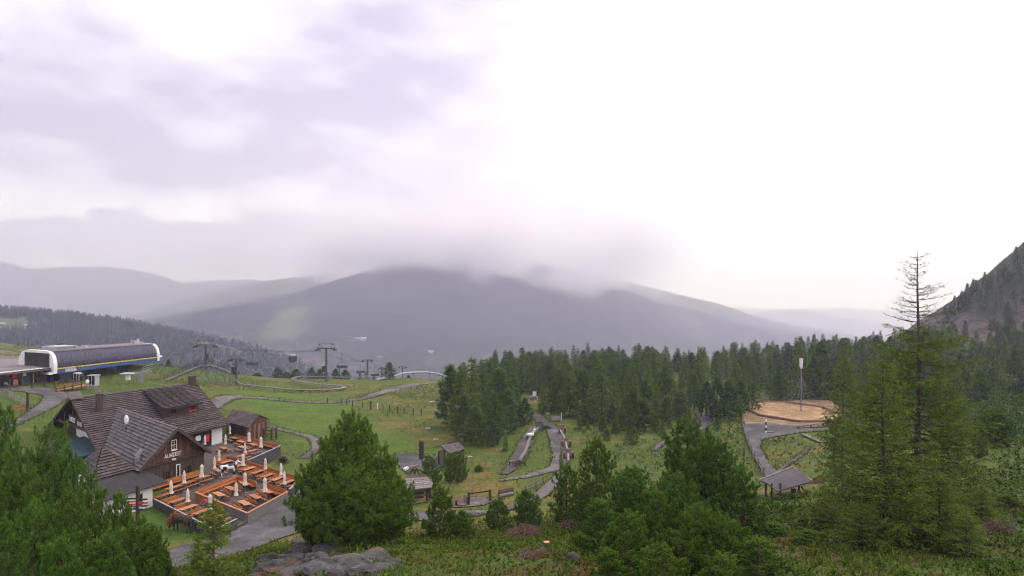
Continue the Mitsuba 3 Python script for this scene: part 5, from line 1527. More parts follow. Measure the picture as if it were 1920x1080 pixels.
upart(P3[0], 'junction_box', moved(box(-1.4, -0.5, -0.4, 0.4, 0, 2.0), P3[1] + [0, 0, P3[2] - 9.5]), 'dark_steel')


def arm(P, s):
    return P[1] + np.array([s * P[3] * 0.86 + s * 0.12, 0, P[2] - 2.2])


def hang(p, q, sag, n=14):
    t = np.linspace(0, 1, n)[:, None]
    return p * (1 - t) + q * t - np.array([0, 0, sag]) * 4 * t * (1 - t)


ends = {-1: SF(np.array([SLEN - 0.5, 13.0, 8.7])), 1: SF(np.array([SLEN - 0.5, 3.0, 8.7]))}
CAB = {}
for s, word in ((-1, 'left'), (1, 'right')):
    segs = [hang(ends[s], arm(P1, s), 0.2), hang(arm(P1, s), arm(P3, s), 0.7), hang(arm(P3, s), arm(P4, s), 1.0), hang(arm(P4, s), at(760 + 3 * s, 735, 520), 2.0)]
    CAB[s] = np.vstack([q[:-1] for q in segs])
    k = thing('lift_cable', f'{word} hauling cable running from the lift station over the tall pylons', 'cable')
    upart(k, 'rope', tubes([(CAB[s], 0.045)], 4), 'dark_steel')
    k = thing('lift_cable', f'{word} cable of the smaller lift over the thin pylon', 'cable')
    upart(k, 'rope', tubes([(np.vstack([hang(at(330 + 4 * s, 700, 175), arm(P2, s), 0.3)[:-1], hang(arm(P2, s), arm(P5, s), 4.0)[:-1], hang(arm(P5, s), at(780 + 3 * s, 730, 480), 2)]), 0.035)], 4), 'dark_steel')


def on_cable(s, u):
    C = CAB[s]
    uu = 960 + FOCAL * C[:, 0] / C[:, 1]
    return np.array([np.interp(u, uu, C[:, k]) for k in range(3)])


def cabin(p, label, scale=1.0, drop=1.5):
    k = thing('gondola_cabin', label, 'gondola', 'gondola cabins')
    o = p - [0, 0, drop + 2.1 * scale]
    q = lambda m: moved(m, o, 0.35, scale)
    shell = lathe([(0.62, 0.02), (0.92, 0.35), (1.08, 0.9), (1.05, 1.4), (0.85, 1.85), (0.5, 2.05)], 16)
    shell = (shell[0] * [1.0, 0.95, 1], shell[1])
    upart(k, 'window', q(shell), 'window_glass')
    upart(k, 'base', q((lathe([(0.55, -0.02), (0.66, 0.0), (0.97, 0.36), (0.99, 0.5)], 16)[0] * [1, 0.95, 1], lathe([(0.55, -0.02), (0.66, 0.0), (0.97, 0.36), (0.99, 0.5)], 16)[1])), 'dark_steel')
    upart(k, 'roof', q((lathe([(0.90, 1.80), (0.55, 2.08), (0.12, 2.14)], 16)[0], lathe([(0.90, 1.80), (0.55, 2.08), (0.12, 2.14)], 16)[1])), 'galvanised')
    upart(k, 'door_frame', q(cat(*[box(x - 0.04, x + 0.04, -1.09, -0.95, 0.2, 1.8) for x in (-0.5, 0.0, 0.5)])), 'galvanised')
    upart(k, 'hanger', cat(rod(o + [0, 0, 2.1 * scale], p + [0, 0, 0.1], 0.06), bar(p + [0, -0.35, 0.06], p + [0, 0.35, 0.06], 0.2)), 'dark_steel')
    return k


cp_ = on_cable(1, 549)
cabin(cp_, 'silver topped gondola cabin hanging from the cable before the mountain', 1.25, 1.0)
cabin(SF(np.array([12.5, -1.2, 8.6])) + [0.0, -4, 0.6], 'dark glass gondola cabin under the lift station roof', 1.12, 1.2)


def chair(p, label, s=1.0):
    k = thing('lift_chair', label, 'lift chair', 'empty lift chairs')
    o = p - [0, 0, 4.0 * s]
    q = lambda m: moved(m, o, 0.15, s)
    upart(k, 'hanger', cat(rod(p + [0, 0, 0.1], o + [0, 0, 1.6 * s], 0.07), bar(p + [0, -0.3, 0.06], p + [0, 0.3, 0.06], 0.18)), 'dark_steel')
    upart(k, 'frame', q(cat(*[rod((x, 0.3, 0.1), (x * 0.75, 0.2, 1.6), 0.05, 6) for x in (-1.3, 1.3)], rod((-1.0, 0.2, 1.6), (1.0, 0.2, 1.6), 0.06, 6))), 'steel')
    upart(k, 'seat', q(box(-1.45, 1.45, -0.45, 0.1, 0.0, 0.12)), 'blue_paint')
    upart(k, 'backrest', q(box(-1.45, 1.45, 0.12, 0.22, 0.12, 0.75)), 'dark_panel')


for s, u, lab in ((1, 473, 'empty dark lift chair left of the gondola cabin'), (1, 641, 'empty lift chair just right of the pylon in the loop'), (-1, 676, 'small empty lift chair beyond the meadow crest'), (1, 703, 'smallest empty lift chair near the slanting mast')):
    chair(on_cable(s, u), lab, 1.25)

# ------------------------------------------------------------------ the alpine coaster: a raised bridge, a loop and an arch of rails on thin posts
coaster = thing('alpine_coaster', 'grey alpine coaster track with raised bridge, loop and arch on the meadow crest', 'coaster')


def rails(pts, r=0.10, gap=0.55, mat='pale_rail', name='rail', extra=()):
    P = np.array(pts, float)
    d = np.concatenate([[0], np.cumsum(np.linalg.norm(np.diff(P, axis=0), axis=1))])
    s = np.linspace(0, d[-1], max(24, int(d[-1] / 1.2)))
    from scipy.interpolate import PchipInterpolator
    Q = np.stack([PchipInterpolator(d, P[:, k])(s) for k in range(3)], 1)
    t = unit(np.gradient(Q, axis=0))
    n = unit(np.stack([-t[:, 1], t[:, 0], 0 * s], 1))
    upart(coaster, name, tubes([(Q + n * gap / 2, r)], 5), mat)
    upart(coaster, name, tubes([(Q - n * gap / 2, r)], 5), mat)
    upart(coaster, 'trough', tubes([(Q - [0, 0, 0.12], 0.11)], 5), mat)
    for z, o in extra:
        upart(coaster, 'hand_rail', tubes([(Q + n * o + [0, 0, z], 0.06)], 4), 'dark_steel')
    return Q


def posts(Q, every, r=0.07, mat='dark_steel', lo=0.35):
    for q in Q[::every]:
        g = gz(q[0], q[1])
        if q[2] - g > lo:
            upart(coaster, 'support', rod([q[0], q[1], g - 0.3], q - [0, 0, 0.1], r, 5), mat)


BY = 184
br = rails([at(277, 722.5, 172), at(298, 716, 176), at(320, 709, 179), at(350, 696.5, 182), at(375, 687, BY), at(392, 685, BY), at(410, 690, 185), at(431, 698, 186)], 0.12, 0.9, 'pale_rail', 'bridge_rail', [(0.7, -0.9), (1.15, -0.9), (1.6, -0.9), (0.7, 0.9), (1.15, 0.9), (1.6, 0.9)])
upart(coaster, 'catwalk', tubes([(br + [0, 0.0, -0.25], 0.42)], 6), 'steel')
for q in br[::2]:
    upart(coaster, 'baluster', cat(*[rod(q + [0, o, -0.2], q + [0, o, 1.6], 0.045, 4) for o in (-0.9, 0.9)]), 'dark_steel')
base_z = gz(at(412, 729, BY)[0], BY)
legs = []
for u in (382, 396, 411, 428):
    tx = at(u, 695, BY)
    for du, dy in ((-1.6, -1.6), (1.6, 1.6)):
        b = np.array([tx[0] + du, BY + dy, base_z - 0.2])
        legs.append((b, tx + [0, 0, float(np.interp(u, [375, 392, 410, 431], [1.1, 1.4, 0.7, -0.4]))]))
for b, t_ in legs:
    upart(coaster, 'lattice_leg', rod(b, t_, 0.11, 6), 'steel')
for (b, t_), (b2, t2) in zip(legs[::2], legs[3::2]):
    upart(coaster, 'lattice_brace', rod(b * 0.5 + t_ * 0.5, b2, 0.06, 5), 'steel')
upart(coaster, 'base_frame', cat(bar(at(384, 729.5, 182), at(446, 731, 182), 0.35, 0.6), bar(at(384, 727, 187), at(446, 728, 187), 0.35, 0.6)), 'dark_steel')


def ground_px(px, dz):
    out = []
    for u, v, y in px:
        p = at(u, v, y)
        out.append([p[0], p[1], gz(p[0], p[1]) + dz])
    return out


run = rails([at(431, 698, 186)] + ground_px([(452, 713, 190), (478, 720, 192), (517, 729, 194), (549, 734, 196), (590, 736, 197), (625, 735.5, 199), (646, 731, 204)], 0.75) + ground_px([(637, 726, 208), (600, 724, 212), (570, 721.5, 215), (549, 717, 222), (560, 712.5, 230), (600, 711.5, 232), (650, 711.5, 232), (705, 711.5, 233)], 1.1), 0.12, 0.8)
posts(run, 4)
arch = rails([at(705, 712, 233), at(728, 707, 236), at(742, 704, 238), at(760, 699, 240), at(785, 697.5, 244), at(808, 698.5, 248), at(826, 703, 252), at(838, 709, 258), at(836, 714, 266), at(815, 716, 272), at(790, 717, 276)], 0.27, 1.1, 'galvanised')
posts(arch, 6, 0.16, 'pale_rail', 0.8)
net = []
for q in run[len(run) // 2:-12:2]:
    upart(coaster, 'net_post', rod(q + [0, 0, 0], q + [0, 0, 1.3], 0.035, 4), 'dark_steel')
for z in (0.5, 0.9, 1.3):
    upart(coaster, 'net_wire', tubes([(run[len(run) // 2:-12] + [0, 0, z], 0.02)], 3), 'teal_sheet')
# ------------------------------------------------------------------ roads, paths and pads laid on the ground
def gravel_fn(c0, c1):
    def fn(p, n, uv):
        f = fbm(p.x * 0.22, p.y * 0.22, 1.0, 4)
        g = noise(p.x * 6.0, p.y * 6.0, 2.0)
        return mix(c0, c1, smoothstep(0.38, 0.62, f)) * (0.70 + 0.42 * g + 0.30 * smoothstep(0.55, 0.7, fbm(p.x * 0.9, p.y * 0.9, 7.0, 3)))
    return fn


matte('gravel_mat', gravel_fn([0.060, 0.055, 0.056], [0.100, 0.093, 0.095]), 0.9, bump=lambda p, n, uv: 0.03 * noise(p.x * 7.0, p.y * 7.0, 0.3), bump_eps=0.04)
matte('path_mat', gravel_fn([0.075, 0.066, 0.062], [0.130, 0.116, 0.110]), 0.9, bump=lambda p, n, uv: 0.03 * noise(p.x * 7.0, p.y * 7.0, 0.3), bump_eps=0.04)
matte('sand_mat', gravel_fn([0.27, 0.165, 0.080], [0.36, 0.235, 0.125]), 0.95, bump=lambda p, n, uv: 0.05 * fbm(p.x * 2.5, p.y * 2.5, 0.3, 2), bump_eps=0.05)
matte('dirt_mat', gravel_fn([0.165, 0.110, 0.058], [0.24, 0.170, 0.098]), 0.95)
tone('log_wood', [0.155, 0.075, 0.048], [0.230, 0.120, 0.078], 1.5, 0.8)
tone('old_wood', [0.105, 0.092, 0.085], [0.190, 0.168, 0.158], 1.6, 0.9)


LAID = []


def drape(poly, step, lift):
    """A sheet over the ground inside the polygon."""
    P = Polygon(poly) if not isinstance(poly, shapely.Geometry) else poly
    P = P.buffer(0)
    LAID.append(P)
    ring = np.array(P.exterior.segmentize(step).coords[:-1])
    x0, y0, x1, y1 = P.bounds
    gx_, gy_ = np.meshgrid(np.arange(x0, x1, step), np.arange(y0, y1, step))
    c = np.stack([gx_.ravel(), gy_.ravel()], 1)
    c = c[shapely.contains_xy(P.buffer(-0.35 * step), c[:, 0], c[:, 1])]
    q = np.vstack([ring, c])
    from scipy.spatial import Delaunay
    tri = Delaunay(q).simplices
    m = q[tri].mean(1)
    tri = tri[shapely.contains_xy(P, m[:, 0], m[:, 1])]
    a, b, d = (q[tri[:, k]] for k in range(3))
    flip = ((b[:, 0] - a[:, 0]) * (d[:, 1] - a[:, 1]) - (b[:, 1] - a[:, 1]) * (d[:, 0] - a[:, 0])) < 0
    tri[flip] = tri[flip][:, ::-1]
    return np.column_stack([q, hgt(q[:, 0], q[:, 1]) + lift]), tri


def wavy(xy, amp, seed):
    """A less clean outline: the ring densified and nudged by noise."""
    P = Polygon(xy).buffer(0)
    r = np.array(P.exterior.segmentize(0.8).coords[:-1])
    r = r + np.stack([nz(r[:, 0], r[:, 1], 1.7, 3, seed), nz(r[:, 0], r[:, 1], 1.7, 3, seed + 1)], 1) * 2 * amp
    g = Polygon(r).buffer(0)
    return max(g.geoms, key=lambda q: q.area) if g.geom_type == 'MultiPolygon' else g


def area_px(name, px, mat, lift, label, step=1.0, amp=0.35, seed=1):
    struct(name, drape(wavy([gnd(u, v)[:2] for u, v in px], amp, seed), step, lift), mat, label=label)


def ribbon_px(name, px, widths, mat, lift, label, step=0.8, amp=0.42, seed=1):
    P = np.array([gnd(u, v)[:2] for u, v in px])
    d = np.concatenate([[0], np.cumsum(np.linalg.norm(np.diff(P, axis=0), axis=1))])
    s = np.linspace(0, d[-1], max(8, int(d[-1] / 1.0)))
    from scipy.interpolate import PchipInterpolator
    Q = np.stack([PchipInterpolator(d, P[:, k])(s) for k in range(2)], 1)
    w = np.interp(s, d, np.broadcast_to(widths, (len(P),)))[:, None] / 2 * 0.86
    t = unit(np.gradient(Q, axis=0))
    n = np.stack([-t[:, 1], t[:, 0]], 1)
    ring = np.vstack([Q + n * w, (Q - n * w)[::-1]])
    struct(name, drape(wavy(ring, amp, seed), step, lift), mat, label=label)


area_px('gravel_road', [(-25, 722), (17, 722), (60, 726), (84, 727), (115, 735), (138, 742), (120, 755), (88, 772), (60, 786), (27, 800), (-30, 822), (-30, 800), (15, 795), (40, 783), (55, 771), (74, 757), (82, 744), (60, 738), (45, 736), (17, 733), (-25, 734)], 'gravel_mat', 0.09, 'grey gravel road before the lift station', 1.2)
ribbon_px('gravel_path', [(392, 766), (404, 757), (425, 748), (462, 745), (512, 750), (562, 754), (637, 754), (675, 749), (712, 739), (750, 728), (790, 720), (830, 716)], [5, 5, 5, 4.5, 4, 4, 4, 4.5, 5.5, 6, 6, 6], 'path_mat', 0.10, 'gravel track climbing the meadow to the crest')
ribbon_px('gravel_path', [(492, 793), (510, 801), (545, 811), (580, 820), (592, 832), (588, 848), (570, 860)], [1.8, 1.8, 1.8, 2, 2, 2, 2], 'path_mat', 0.09, 'gravel footpath from the shed over the meadow')
area_px('gravel_road', [(428, 1012), (436, 992), (446, 982), (460, 980), (500, 956), (540, 928), (575, 905), (600, 915), (620, 940), (660, 962), (760, 962), (830, 960), (906, 958), (906, 968), (830, 974), (750, 980), (690, 985), (620, 985), (560, 1000), (505, 1018), (468, 1034), (420, 1050), (370, 1064), (310, 1066), (296, 1050), (340, 1022), (390, 1016)], 'gravel_mat', 0.10, 'grey gravel forecourt and road below the terrace', 1.0)
ribbon_px('gravel_path', [(896, 964), (940, 958), (985, 945), (1020, 925), (1040, 905), (1060, 885)], [3, 2.6, 2.2, 2, 2, 2], 'path_mat', 0.14, 'gravel path from the road up towards the fork')
area_px('gravel_pad', [(840, 940), (870, 934), (915, 933), (924, 942), (905, 949), (850, 953)], 'path_mat', 0.10, 'gravel pad under the log bench', 0.7)
ribbon_px('gravel_path', [(1003, 775), (1010, 784), (1022, 796), (1037, 806), (1047, 835), (1052, 855), (1045, 876), (1000, 891), (960, 899), (935, 902)], [2.4, 2.6, 3.0, 3.0, 3.0, 3.2, 2.6, 2.2, 1.6, 0.8], 'path_mat', 0.10, 'right arm of the forking gravel path')
ribbon_px('gravel_path', [(1020, 797), (1008, 804), (994, 816), (982, 838), (973, 858), (960, 876), (946, 890)], [2.6, 2.6, 2.6, 2.8, 2.8, 2.2, 1.4], 'path_mat', 0.12, 'left arm of the forking gravel path along the marble run')
area_px('gravel_pad', [(738, 853), (775, 850), (812, 854), (832, 864), (828, 876), (800, 888), (780, 880), (765, 890), (752, 880)], 'gravel_mat', 0.10, 'grey gravel pad beside the wooden totem', 0.8)
ribbon_px('gravel_path', [(1316, 774), (1324, 786), (1315, 797), (1303, 808), (1290, 818), (1262, 822), (1250, 828), (1235, 838), (1225, 846)], [3, 4.5, 4.5, 2.4, 1.8, 1.4, 1.4, 1.4, 1.2], 'gravel_mat', 0.10, 'gravel bend at the edge of the forest right of centre')
area_px('gravel_path', [(1396, 796), (1440, 794), (1492, 801), (1530, 806), (1560, 802), (1560, 808), (1500, 812), (1478, 816), (1452, 820), (1430, 826), (1426, 840), (1436, 858), (1446, 874), (1457, 884), (1470, 872), (1490, 861), (1508, 846), (1514, 838), (1520, 842), (1514, 850), (1492, 866), (1472, 878), (1460, 890), (1448, 900), (1432, 892), (1418, 868), (1408, 845), (1399, 822), (1393, 806)], 'gravel_mat', 0.12, 'grey gravel path curving up to the climbing pole playground', 0.8, 0.25)
PITC = atz(1483, 775, 0.8)
TH = np.arange(8) * np.pi / 4 + 0.3
PITX = np.array([PITC[0] + 0.3, PITC[1] + 0.5])
PIT = np.stack([PITX[0] + 8.6 * np.cos(TH), PITX[1] + 15.5 * np.sin(TH)], 1)
area_px('dirt_ground', [(1390, 778), (1396, 768), (1445, 754), (1505, 750), (1560, 752), (1590, 770), (1560, 800), (1500, 803), (1440, 798), (1396, 797)], 'dirt_mat', 0.09, 'sandy brown ground round the sand pit', 1.0)
struct('sand_pit_floor', drape(PIT, 1.0, 0.20), 'sand_mat', label='tan sand inside the log edged pit')
edge = thing('sand_pit_edge', 'reddish log edging around the sand pit', 'edging')
for k in range(8):
    p, q = PIT[k], PIT[(k + 1) % 8]
    upart(edge, 'log', rod([*p, gz(*p) + 0.22], [*q, gz(*q) + 0.22], 0.30, 8), 'log_wood')
ped = gnd(1416, 830)

# ------------------------------------------------------------------ the playground
cpole = thing('climbing_pole', 'tall grey steel pole with a white drum on top in the sand pit', 'pole')
pp_ = gnd(1502, 773)
ptop = at(1502, 672, pp_[1])
hz = ptop[2] - pp_[2]
upart(cpole, 'pole', rod(pp_ - [0, 0, 0.3], pp_ + [0, 0, hz - 1.0], 0.13, 12), 'steel')
upart(cpole, 'drum', moved(lathe([(0.20, hz - 2.15), (0.32, hz - 1.7), (0.35, hz - 1.5), (0.35, hz - 0.0), (0.33, hz)], 18), pp_), 'white_paint')
upart(cpole, 'collar', moved(lathe([(0.14, hz - 2.6), (0.24, hz - 2.2), (0.2, hz - 2.15)], 14), pp_), 'log_wood')
netk = thing('rope_net', 'spread climbing rope net behind the tall pole of the sand pit', 'climbing net')
apex = at(1503, 706, pp_[1] + 13)
feet = []
for u, v in [(1462, 747), (1475, 752), (1492, 754), (1508, 755), (1524, 753), (1540, 748), (1528, 742), (1500, 741), (1476, 742)]:
    y = pp_[1] + 13 + (8 if v < 746 else -4 if v > 751 else 3)
    p = at(u, v, y)
    feet.append(np.array([p[0], y, gz(p[0], y) + 0.3]))
lines = []
for f_ in feet:
    t = np.linspace(0, 1, 9)[:, None]
    lines.append(apex * (1 - t) + f_ * t - np.array([0, 0, 1.5]) * 4 * t * (1 - t) * 0.55)
upart(netk, 'rope', tubes([(q, 0.035) for q in lines], 4), 'grey_wood')
upart(netk, 'cross_rope', tubes([(np.array([q[k] for q in lines] + [lines[0][k]]), 0.022) for k in range(2, 9)], 3), 'grey_wood')
fa = walk([(1445, 751), (1418, 759), (1392, 769)], 7)
fb_ = walk([(1392, 769), (1391, 790), (1394, 812), (1402, 835), (1412, 858), (1424, 882), (1432, 896)], 12)
timber_fence('timber_fence', 'grey plank fence along the back left of the sand pit', fa, 1.25, (0.5, 0.8, 1.1), 'old_wood', 0.14)
timber_fence('timber_fence', 'grey timber fence running down along the playground path', fb_, 1.25, (0.6, 1.05), 'old_wood', 0.16)
bm = thing('balance_beam', 'long grey wooden beam on short posts before the sand pit', 'beam')
p, q = gnd(1494, 805), gnd(1568, 796)
upart(bm, 'beam', bar(p + [0, 0, 0.55], q + [0, 0, 0.55], 0.55, 0.16), 'old_wood')
for k in (0.04, 0.35, 0.66, 0.96):
    c = p * (1 - k) + q * k
    upart(bm, 'post', bar([c[0], c[1], gz(c[0], c[1]) - 0.2], [c[0], c[1], c[2] + 0.5], 0.25), 'dark_wood')
pk = thing('plank_walkway', 'pale plank lying on the bank below the balance beam', 'plank')
p, q = gnd(1508, 817), gnd(1540, 831)
upart(pk, 'plank', bar(p + [0, 0, 0.25], q + [0, 0, 0.15], 0.9, 0.14), 'old_wood')
zp = thing('marker_post', 'thin black and white post beside the gravel path to the sand pit', 'post')
p = gnd(1436, 813)
for k in range(5):
    upart(zp, 'band', rod(p + [0, 0, 0.5 * k], p + [0, 0, 0.5 * k + 0.5], 0.16 if k % 2 else 0.15, 8), 'white_paint' if k % 2 == 0 else 'dark_steel')
upart(zp, 'foot_stone', moved(box(0.1, 1.3, -0.4, 0.4, 0, 0.35), p), 'concrete')
# roofed wooden boat
tone('boat_roof', [0.070, 0.060, 0.068], [0.110, 0.096, 0.106], 1.2, 0.8)
boat = thing('covered_play_boat', 'wooden play boat under a curved pale grey roof in the bushes', 'play shelter')
by = 66.0
bg = at(1474, 938, by)
bz0 = gz(bg[0], by)
rc = [at(1424, 905, 67.5), at(1486, 881, 70.0), at(1522, 907, 66.5), at(1456, 926, 64.5)]
rc = [np.array(c) + [0, 0, 0.25] for c in rc]
n_ = 9
strip = []
for k in range(n_):
    t = k / (n_ - 1)
    bulge = 0.55 * 4 * t * (1 - t) * 0.35
    a_ = rc[1] * (1 - t) + rc[2] * t + np.array([0, 0, bulge])
    b_ = rc[0] * (1 - t) + rc[3] * t + np.array([0, 0, bulge])
    strip.append((b_, a_))
V = np.array([p for ab in strip for p in ab])
V = np.vstack([V, V - [0, 0, 0.12]])
F = []
for k in range(n_ - 1):
    a0, b0, a1, b1 = 2 * k, 2 * k + 1, 2 * k + 2, 2 * k + 3
    o = 2 * n_
    F += [[a0, b0, b1], [a0, b1, a1], [a0 + o, b1 + o, b0 + o], [a0 + o, a1 + o, b1 + o], [a0, a1, a1 + o], [a0, a1 + o, a0 + o], [b0, b1 + o, b1], [b0, b0 + o, b1 + o]]
o = 2 * n_
F += [[0, 1 + o, 1], [0, o, 1 + o], [2 * n_ - 2, 2 * n_ - 1, 2 * n_ - 1 + o], [2 * n_ - 2, 2 * n_ - 1 + o, 2 * n_ - 2 + o]]
upart(boat, 'roof', (V, np.array(F)), 'boat_roof')
for a_, b_, nm in [(rc[1], rc[2], 'edge'), (rc[0], rc[1], 'edge')]:
    upart(boat, 'roof_edge', bar(a_ + [0, 0, 0.05], b_ + [0, 0, 0.05], 0.1, 0.12), 'pale_rail')
for u, v, y in [(1447, 938, 65.5), (1463, 940, 65), (1498, 938, 66.5), (1436, 930, 67.5)]:
    t = at(u, 912, y)
    upart(boat, 'post', bar([t[0], y, gz(t[0], y) - 0.2], [t[0], y, t[2] + 0.3], 0.14), 'dark_wood')
upart(boat, 'brace', bar(at(1502, 912, 66), np.array([*at(1517, 941, 65)[:2], gz(*at(1517, 941, 65)[:2])]), 0.14), 'dark_wood')
hull = lathe([(0.35, 0.0), (0.75, 0.25), (0.95, 0.8), (0.86, 0.82), (0.6, 0.3), (0.01, 0.2)], 20)
upart(boat, 'hull', moved((hull[0] * [1.7, 0.7, 0.55], hull[1]), [bg[0] + 0.2, by - 0.8, bz0], 0.25), 'log_wood')
upart(boat, 'bench', moved(box(-1.0, 0.2, -0.4, 0.2, 0.25, 0.6), [bg[0], by - 0.6, bz0], 0.2), 'dark_panel')
upart(boat, 'hanging_panel', moved(box(0.45, 0.95, -0.05, 0.05, 0.35, 0.9), [bg[0], by - 0.2, bz0], 0.2), 'dark_panel')
upart(boat, 'rope', rod(at(1486, 926, 65.8), at(1486, 941, 65.6), 0.04, 5), 'orange_wood')


# ------------------------------------------------------------------ huts and shelters on the meadow
def gable_hut(key, corners_ridge, corners_front, back_shift, th, mat, courses=9, seed=3, tl=0.7):
    """A pitched roof from its ridge (2 points) and front eave (2 points); the back slope mirrors the front one. Rows of boards lie on the front."""
    r0, r1 = map(np.array, corners_ridge)
    e0, e1 = map(np.array, corners_front)
    up = np.array([0, 0, -th])
    b0, b1 = 2 * r0 - e0, 2 * r1 - e1
    b0[2], b1[2] = e0[2] + back_shift, e1[2] + back_shift
    rk = upart(key, 'roof', cat(prism([r0, r1, e1, e0], up, np.zeros(3)), prism([r0, b0, b1, r1], up, np.zeros(3))), 'dark_wood')
    nn = unit(np.cross(r1 - r0, e0 - r0)[None])[0]
    nn = nn if nn[2] > 0 else -nn
    rng = np.random.default_rng(seed)
    for k in range(courses):
        t0, t1 = k / courses, min(1.03, (k + 1) / courses + 0.06)
        n = max(3, int(np.linalg.norm(r1 - r0) / tl))
        s = np.concatenate([[0], np.sort(rng.uniform(0.02, 0.98, n - 1)) * 0.4 + np.arange(1, n) / n * 0.6, [1]])
        for a_, b_ in zip(s[:-1], s[1:]):
            g = lambda q, t: (r0 * (1 - q) + r1 * q) * (1 - t) + (e0 * (1 - q) + e1 * q) * t
            pts_ = [g(a_ + 0.004, t0), g(b_ - 0.004, t0), g(b_ - 0.004, t1), g(a_ + 0.004, t1)]
            v, f = prism(pts_, nn * 0.01, nn * 0.01)
            v[4:6] += nn * 0.03
            v[6:8] += nn * (0.10 + rng.uniform(0, 0.03))
            upart(rk, 'shingle', (v, f), mat, rng.uniform())
    return b0, b1


shed = thing('shed', 'small dark timber shed with shingle roof between the lodge and the meadow', 'shed')
S = lambda t, s, z: L1(t, s, z)
gable_hut(shed, [S(31.2, 7.0, 4.1), S(31.8, 17.6, 4.1)], [S(27.6, 9.4, 2.6), S(28.0, 19.0, 2.6)], 0.0, 0.14, 'shingle', 8, 5, 0.9)
upart(shed, 'wall', xf(box(28.5, 34.0, 10.0, 17.2, -0.8, 2.9), LF), 'dark_wood')
upart(shed, 'gable_wall', prism(LF(np.array([(28.5, 17.25, -0.8), (34.0, 17.25, -0.8), (34.0, 17.25, 2.9), (31.4, 17.25, 3.9), (28.5, 17.25, 2.9)])), np.zeros(3), L1(0, 0.08, 0) - L1(0, 0, 0)), 'plank_wood')
for k in range(9):
    t0 = 28.55 + k * 0.6
    upart(shed, 'plank', xf(box(t0, t0 + 0.5, 17.36, 17.42, -0.7, 2.6), LF), 'log_wood' if k % 2 else 'plank_wood', R.uniform())
upart(shed, 'door', xf(box(28.35, 28.46, 12.2, 13.4, 0.1, 2.2), LF), 'dark_panel')
upart(shed, 'post', cat(lbar((27.9, 10.0, -0.5), (27.9, 10.0, 2.6), 0.2)), 'dark_wood')
upart(shed, 'post', cat(lbar((27.9, 18.4, -0.5), (27.9, 18.4, 2.7), 0.2)), 'dark_wood')

hut = thing('play_hut', 'small open wooden hut with shingle roof beside a pair of pines', 'hut')
gable_hut(hut, [at(826, 836, 96), at(859, 829.5, 101)], [at(842, 851, 93.5), at(871, 842, 98.5)], 0.0, 0.10, 'shingle_grey', 7, 8, 0.6)
for u, v, y in [(823, 846, 97.5), (833, 842, 94.8), (869, 844, 99), (862, 838, 103)]:
    t = at(u, v, y)
    upart(hut, 'post', bar([t[0], y, gz(t[0], y) - 0.2], t, 0.22), 'dark_wood')
pa_, pb_ = at(824, 850, 97.3), at(834, 848, 95)
upart(hut, 'wall', prism([[pa_[0], pa_[1], gz(*pa_[:2])], [pb_[0], pb_[1], gz(*pb_[:2])], [pb_[0], pb_[1], pb_[2] + 0.4], [pa_[0], pa_[1], pa_[2] + 0.4]], np.zeros(3), np.array([0.08, 0.1, 0])), 'old_wood')
upart(hut, 'back_wall', prism([[*at(838, 0, 99)[:2], 0.2], [*at(868, 0, 102)[:2], 0.2], [*at(868, 0, 102)[:2], 2.3], [*at(838, 0, 99)[:2], 2.3]], np.zeros(3), np.array([0.0, 0.12, 0])), 'dark_wood')
pic = thing('picnic_shelter', 'open picnic shelter with a weathered grey board roof behind the big pine', 'shelter')
gable_hut(pic, [at(758, 897.5, 78.0), at(803, 895.0, 78.5)], [at(752, 921, 74.5), at(808, 914.5, 75.5)], 0.2, 0.12, 'grey_wood', 6, 12, 0.9)
hip = [at(803, 895, 78.5), at(812, 905.5, 77.5), at(808, 915, 75.5)]
upart(pic, 'hip_end', prism(hip, np.array([0, 0, -0.1]), np.array([0, 0, 0.02])), 'old_wood')
for u, v, y in [(801, 920, 76), (806, 918, 77.5), (762, 922, 75.5), (765, 918, 78)]:
    t = at(u, v - 4, y)
    upart(pic, 'post', bar([t[0], y, gz(t[0], y) - 0.2], t, 0.3), 'dark_wood')
a_, b_ = at(757, 936, 75), at(794, 931, 76)
for dz, w in ((0.0, 0.28), (0.45, 0.30)):
    upart(pic, 'bench_log', rod(a_ + [0, 0, dz], b_ + [0, 0, dz], w / 2, 8), 'dark_wood')
area_px('gravel_pad', [(748, 938), (800, 932), (806, 938), (800, 944), (756, 948)], 'dirt_mat', 0.08, 'bare ground under the picnic shelter', 0.7)

tot = thing('wooden_totem', 'tall carved dark wooden totem post on the gravel pad', 'totem')
p = gnd(790, 862)
h = at(790, 826, p[1])[2] - p[2]
pr = [(0.34, 0.0)]
for k in range(7):
    z = h * (k + 0.2) / 7.2
    pr += [(0.40, z + 0.02), (0.30 + 0.05 * (k % 2), z + h / 7.2 * 0.55), (0.42, z + h / 7.2 * 0.8)]
pr += [(0.30, h * 0.985), (0.05, h)]
upart(tot, 'trunk', moved(lathe(pr, 12, 0.06, 3), p), 'dark_wood')
for k, (z, a) in enumerate([(0.3, 0.4), (0.52, 2.8), (0.62, 0.2), (0.74, 3.4), (0.86, 0.9), (0.93, 2.4)]):
    d = np.array([np.cos(a), np.sin(a) * 0.5, 0.15])
    upart(tot, 'branch_stub', rod(p + [0, 0, h * z], p + [0, 0, h * z] + d * 0.95, 0.09, 6, 0.05), 'old_wood')
wt = thing('water_trough', 'wooden water play trough on crossed legs beside the big pine', 'trough')
a_, b_ = at(760, 880, 88), at(783, 873, 90)
upart(wt, 'trough', bar(a_, b_, 0.5, 0.3), 'old_wood')
upart(wt, 'spout', bar(at(758, 880.5, 87.8), at(765, 876.5, 88.2), 0.45, 0.25), 'white_paint')
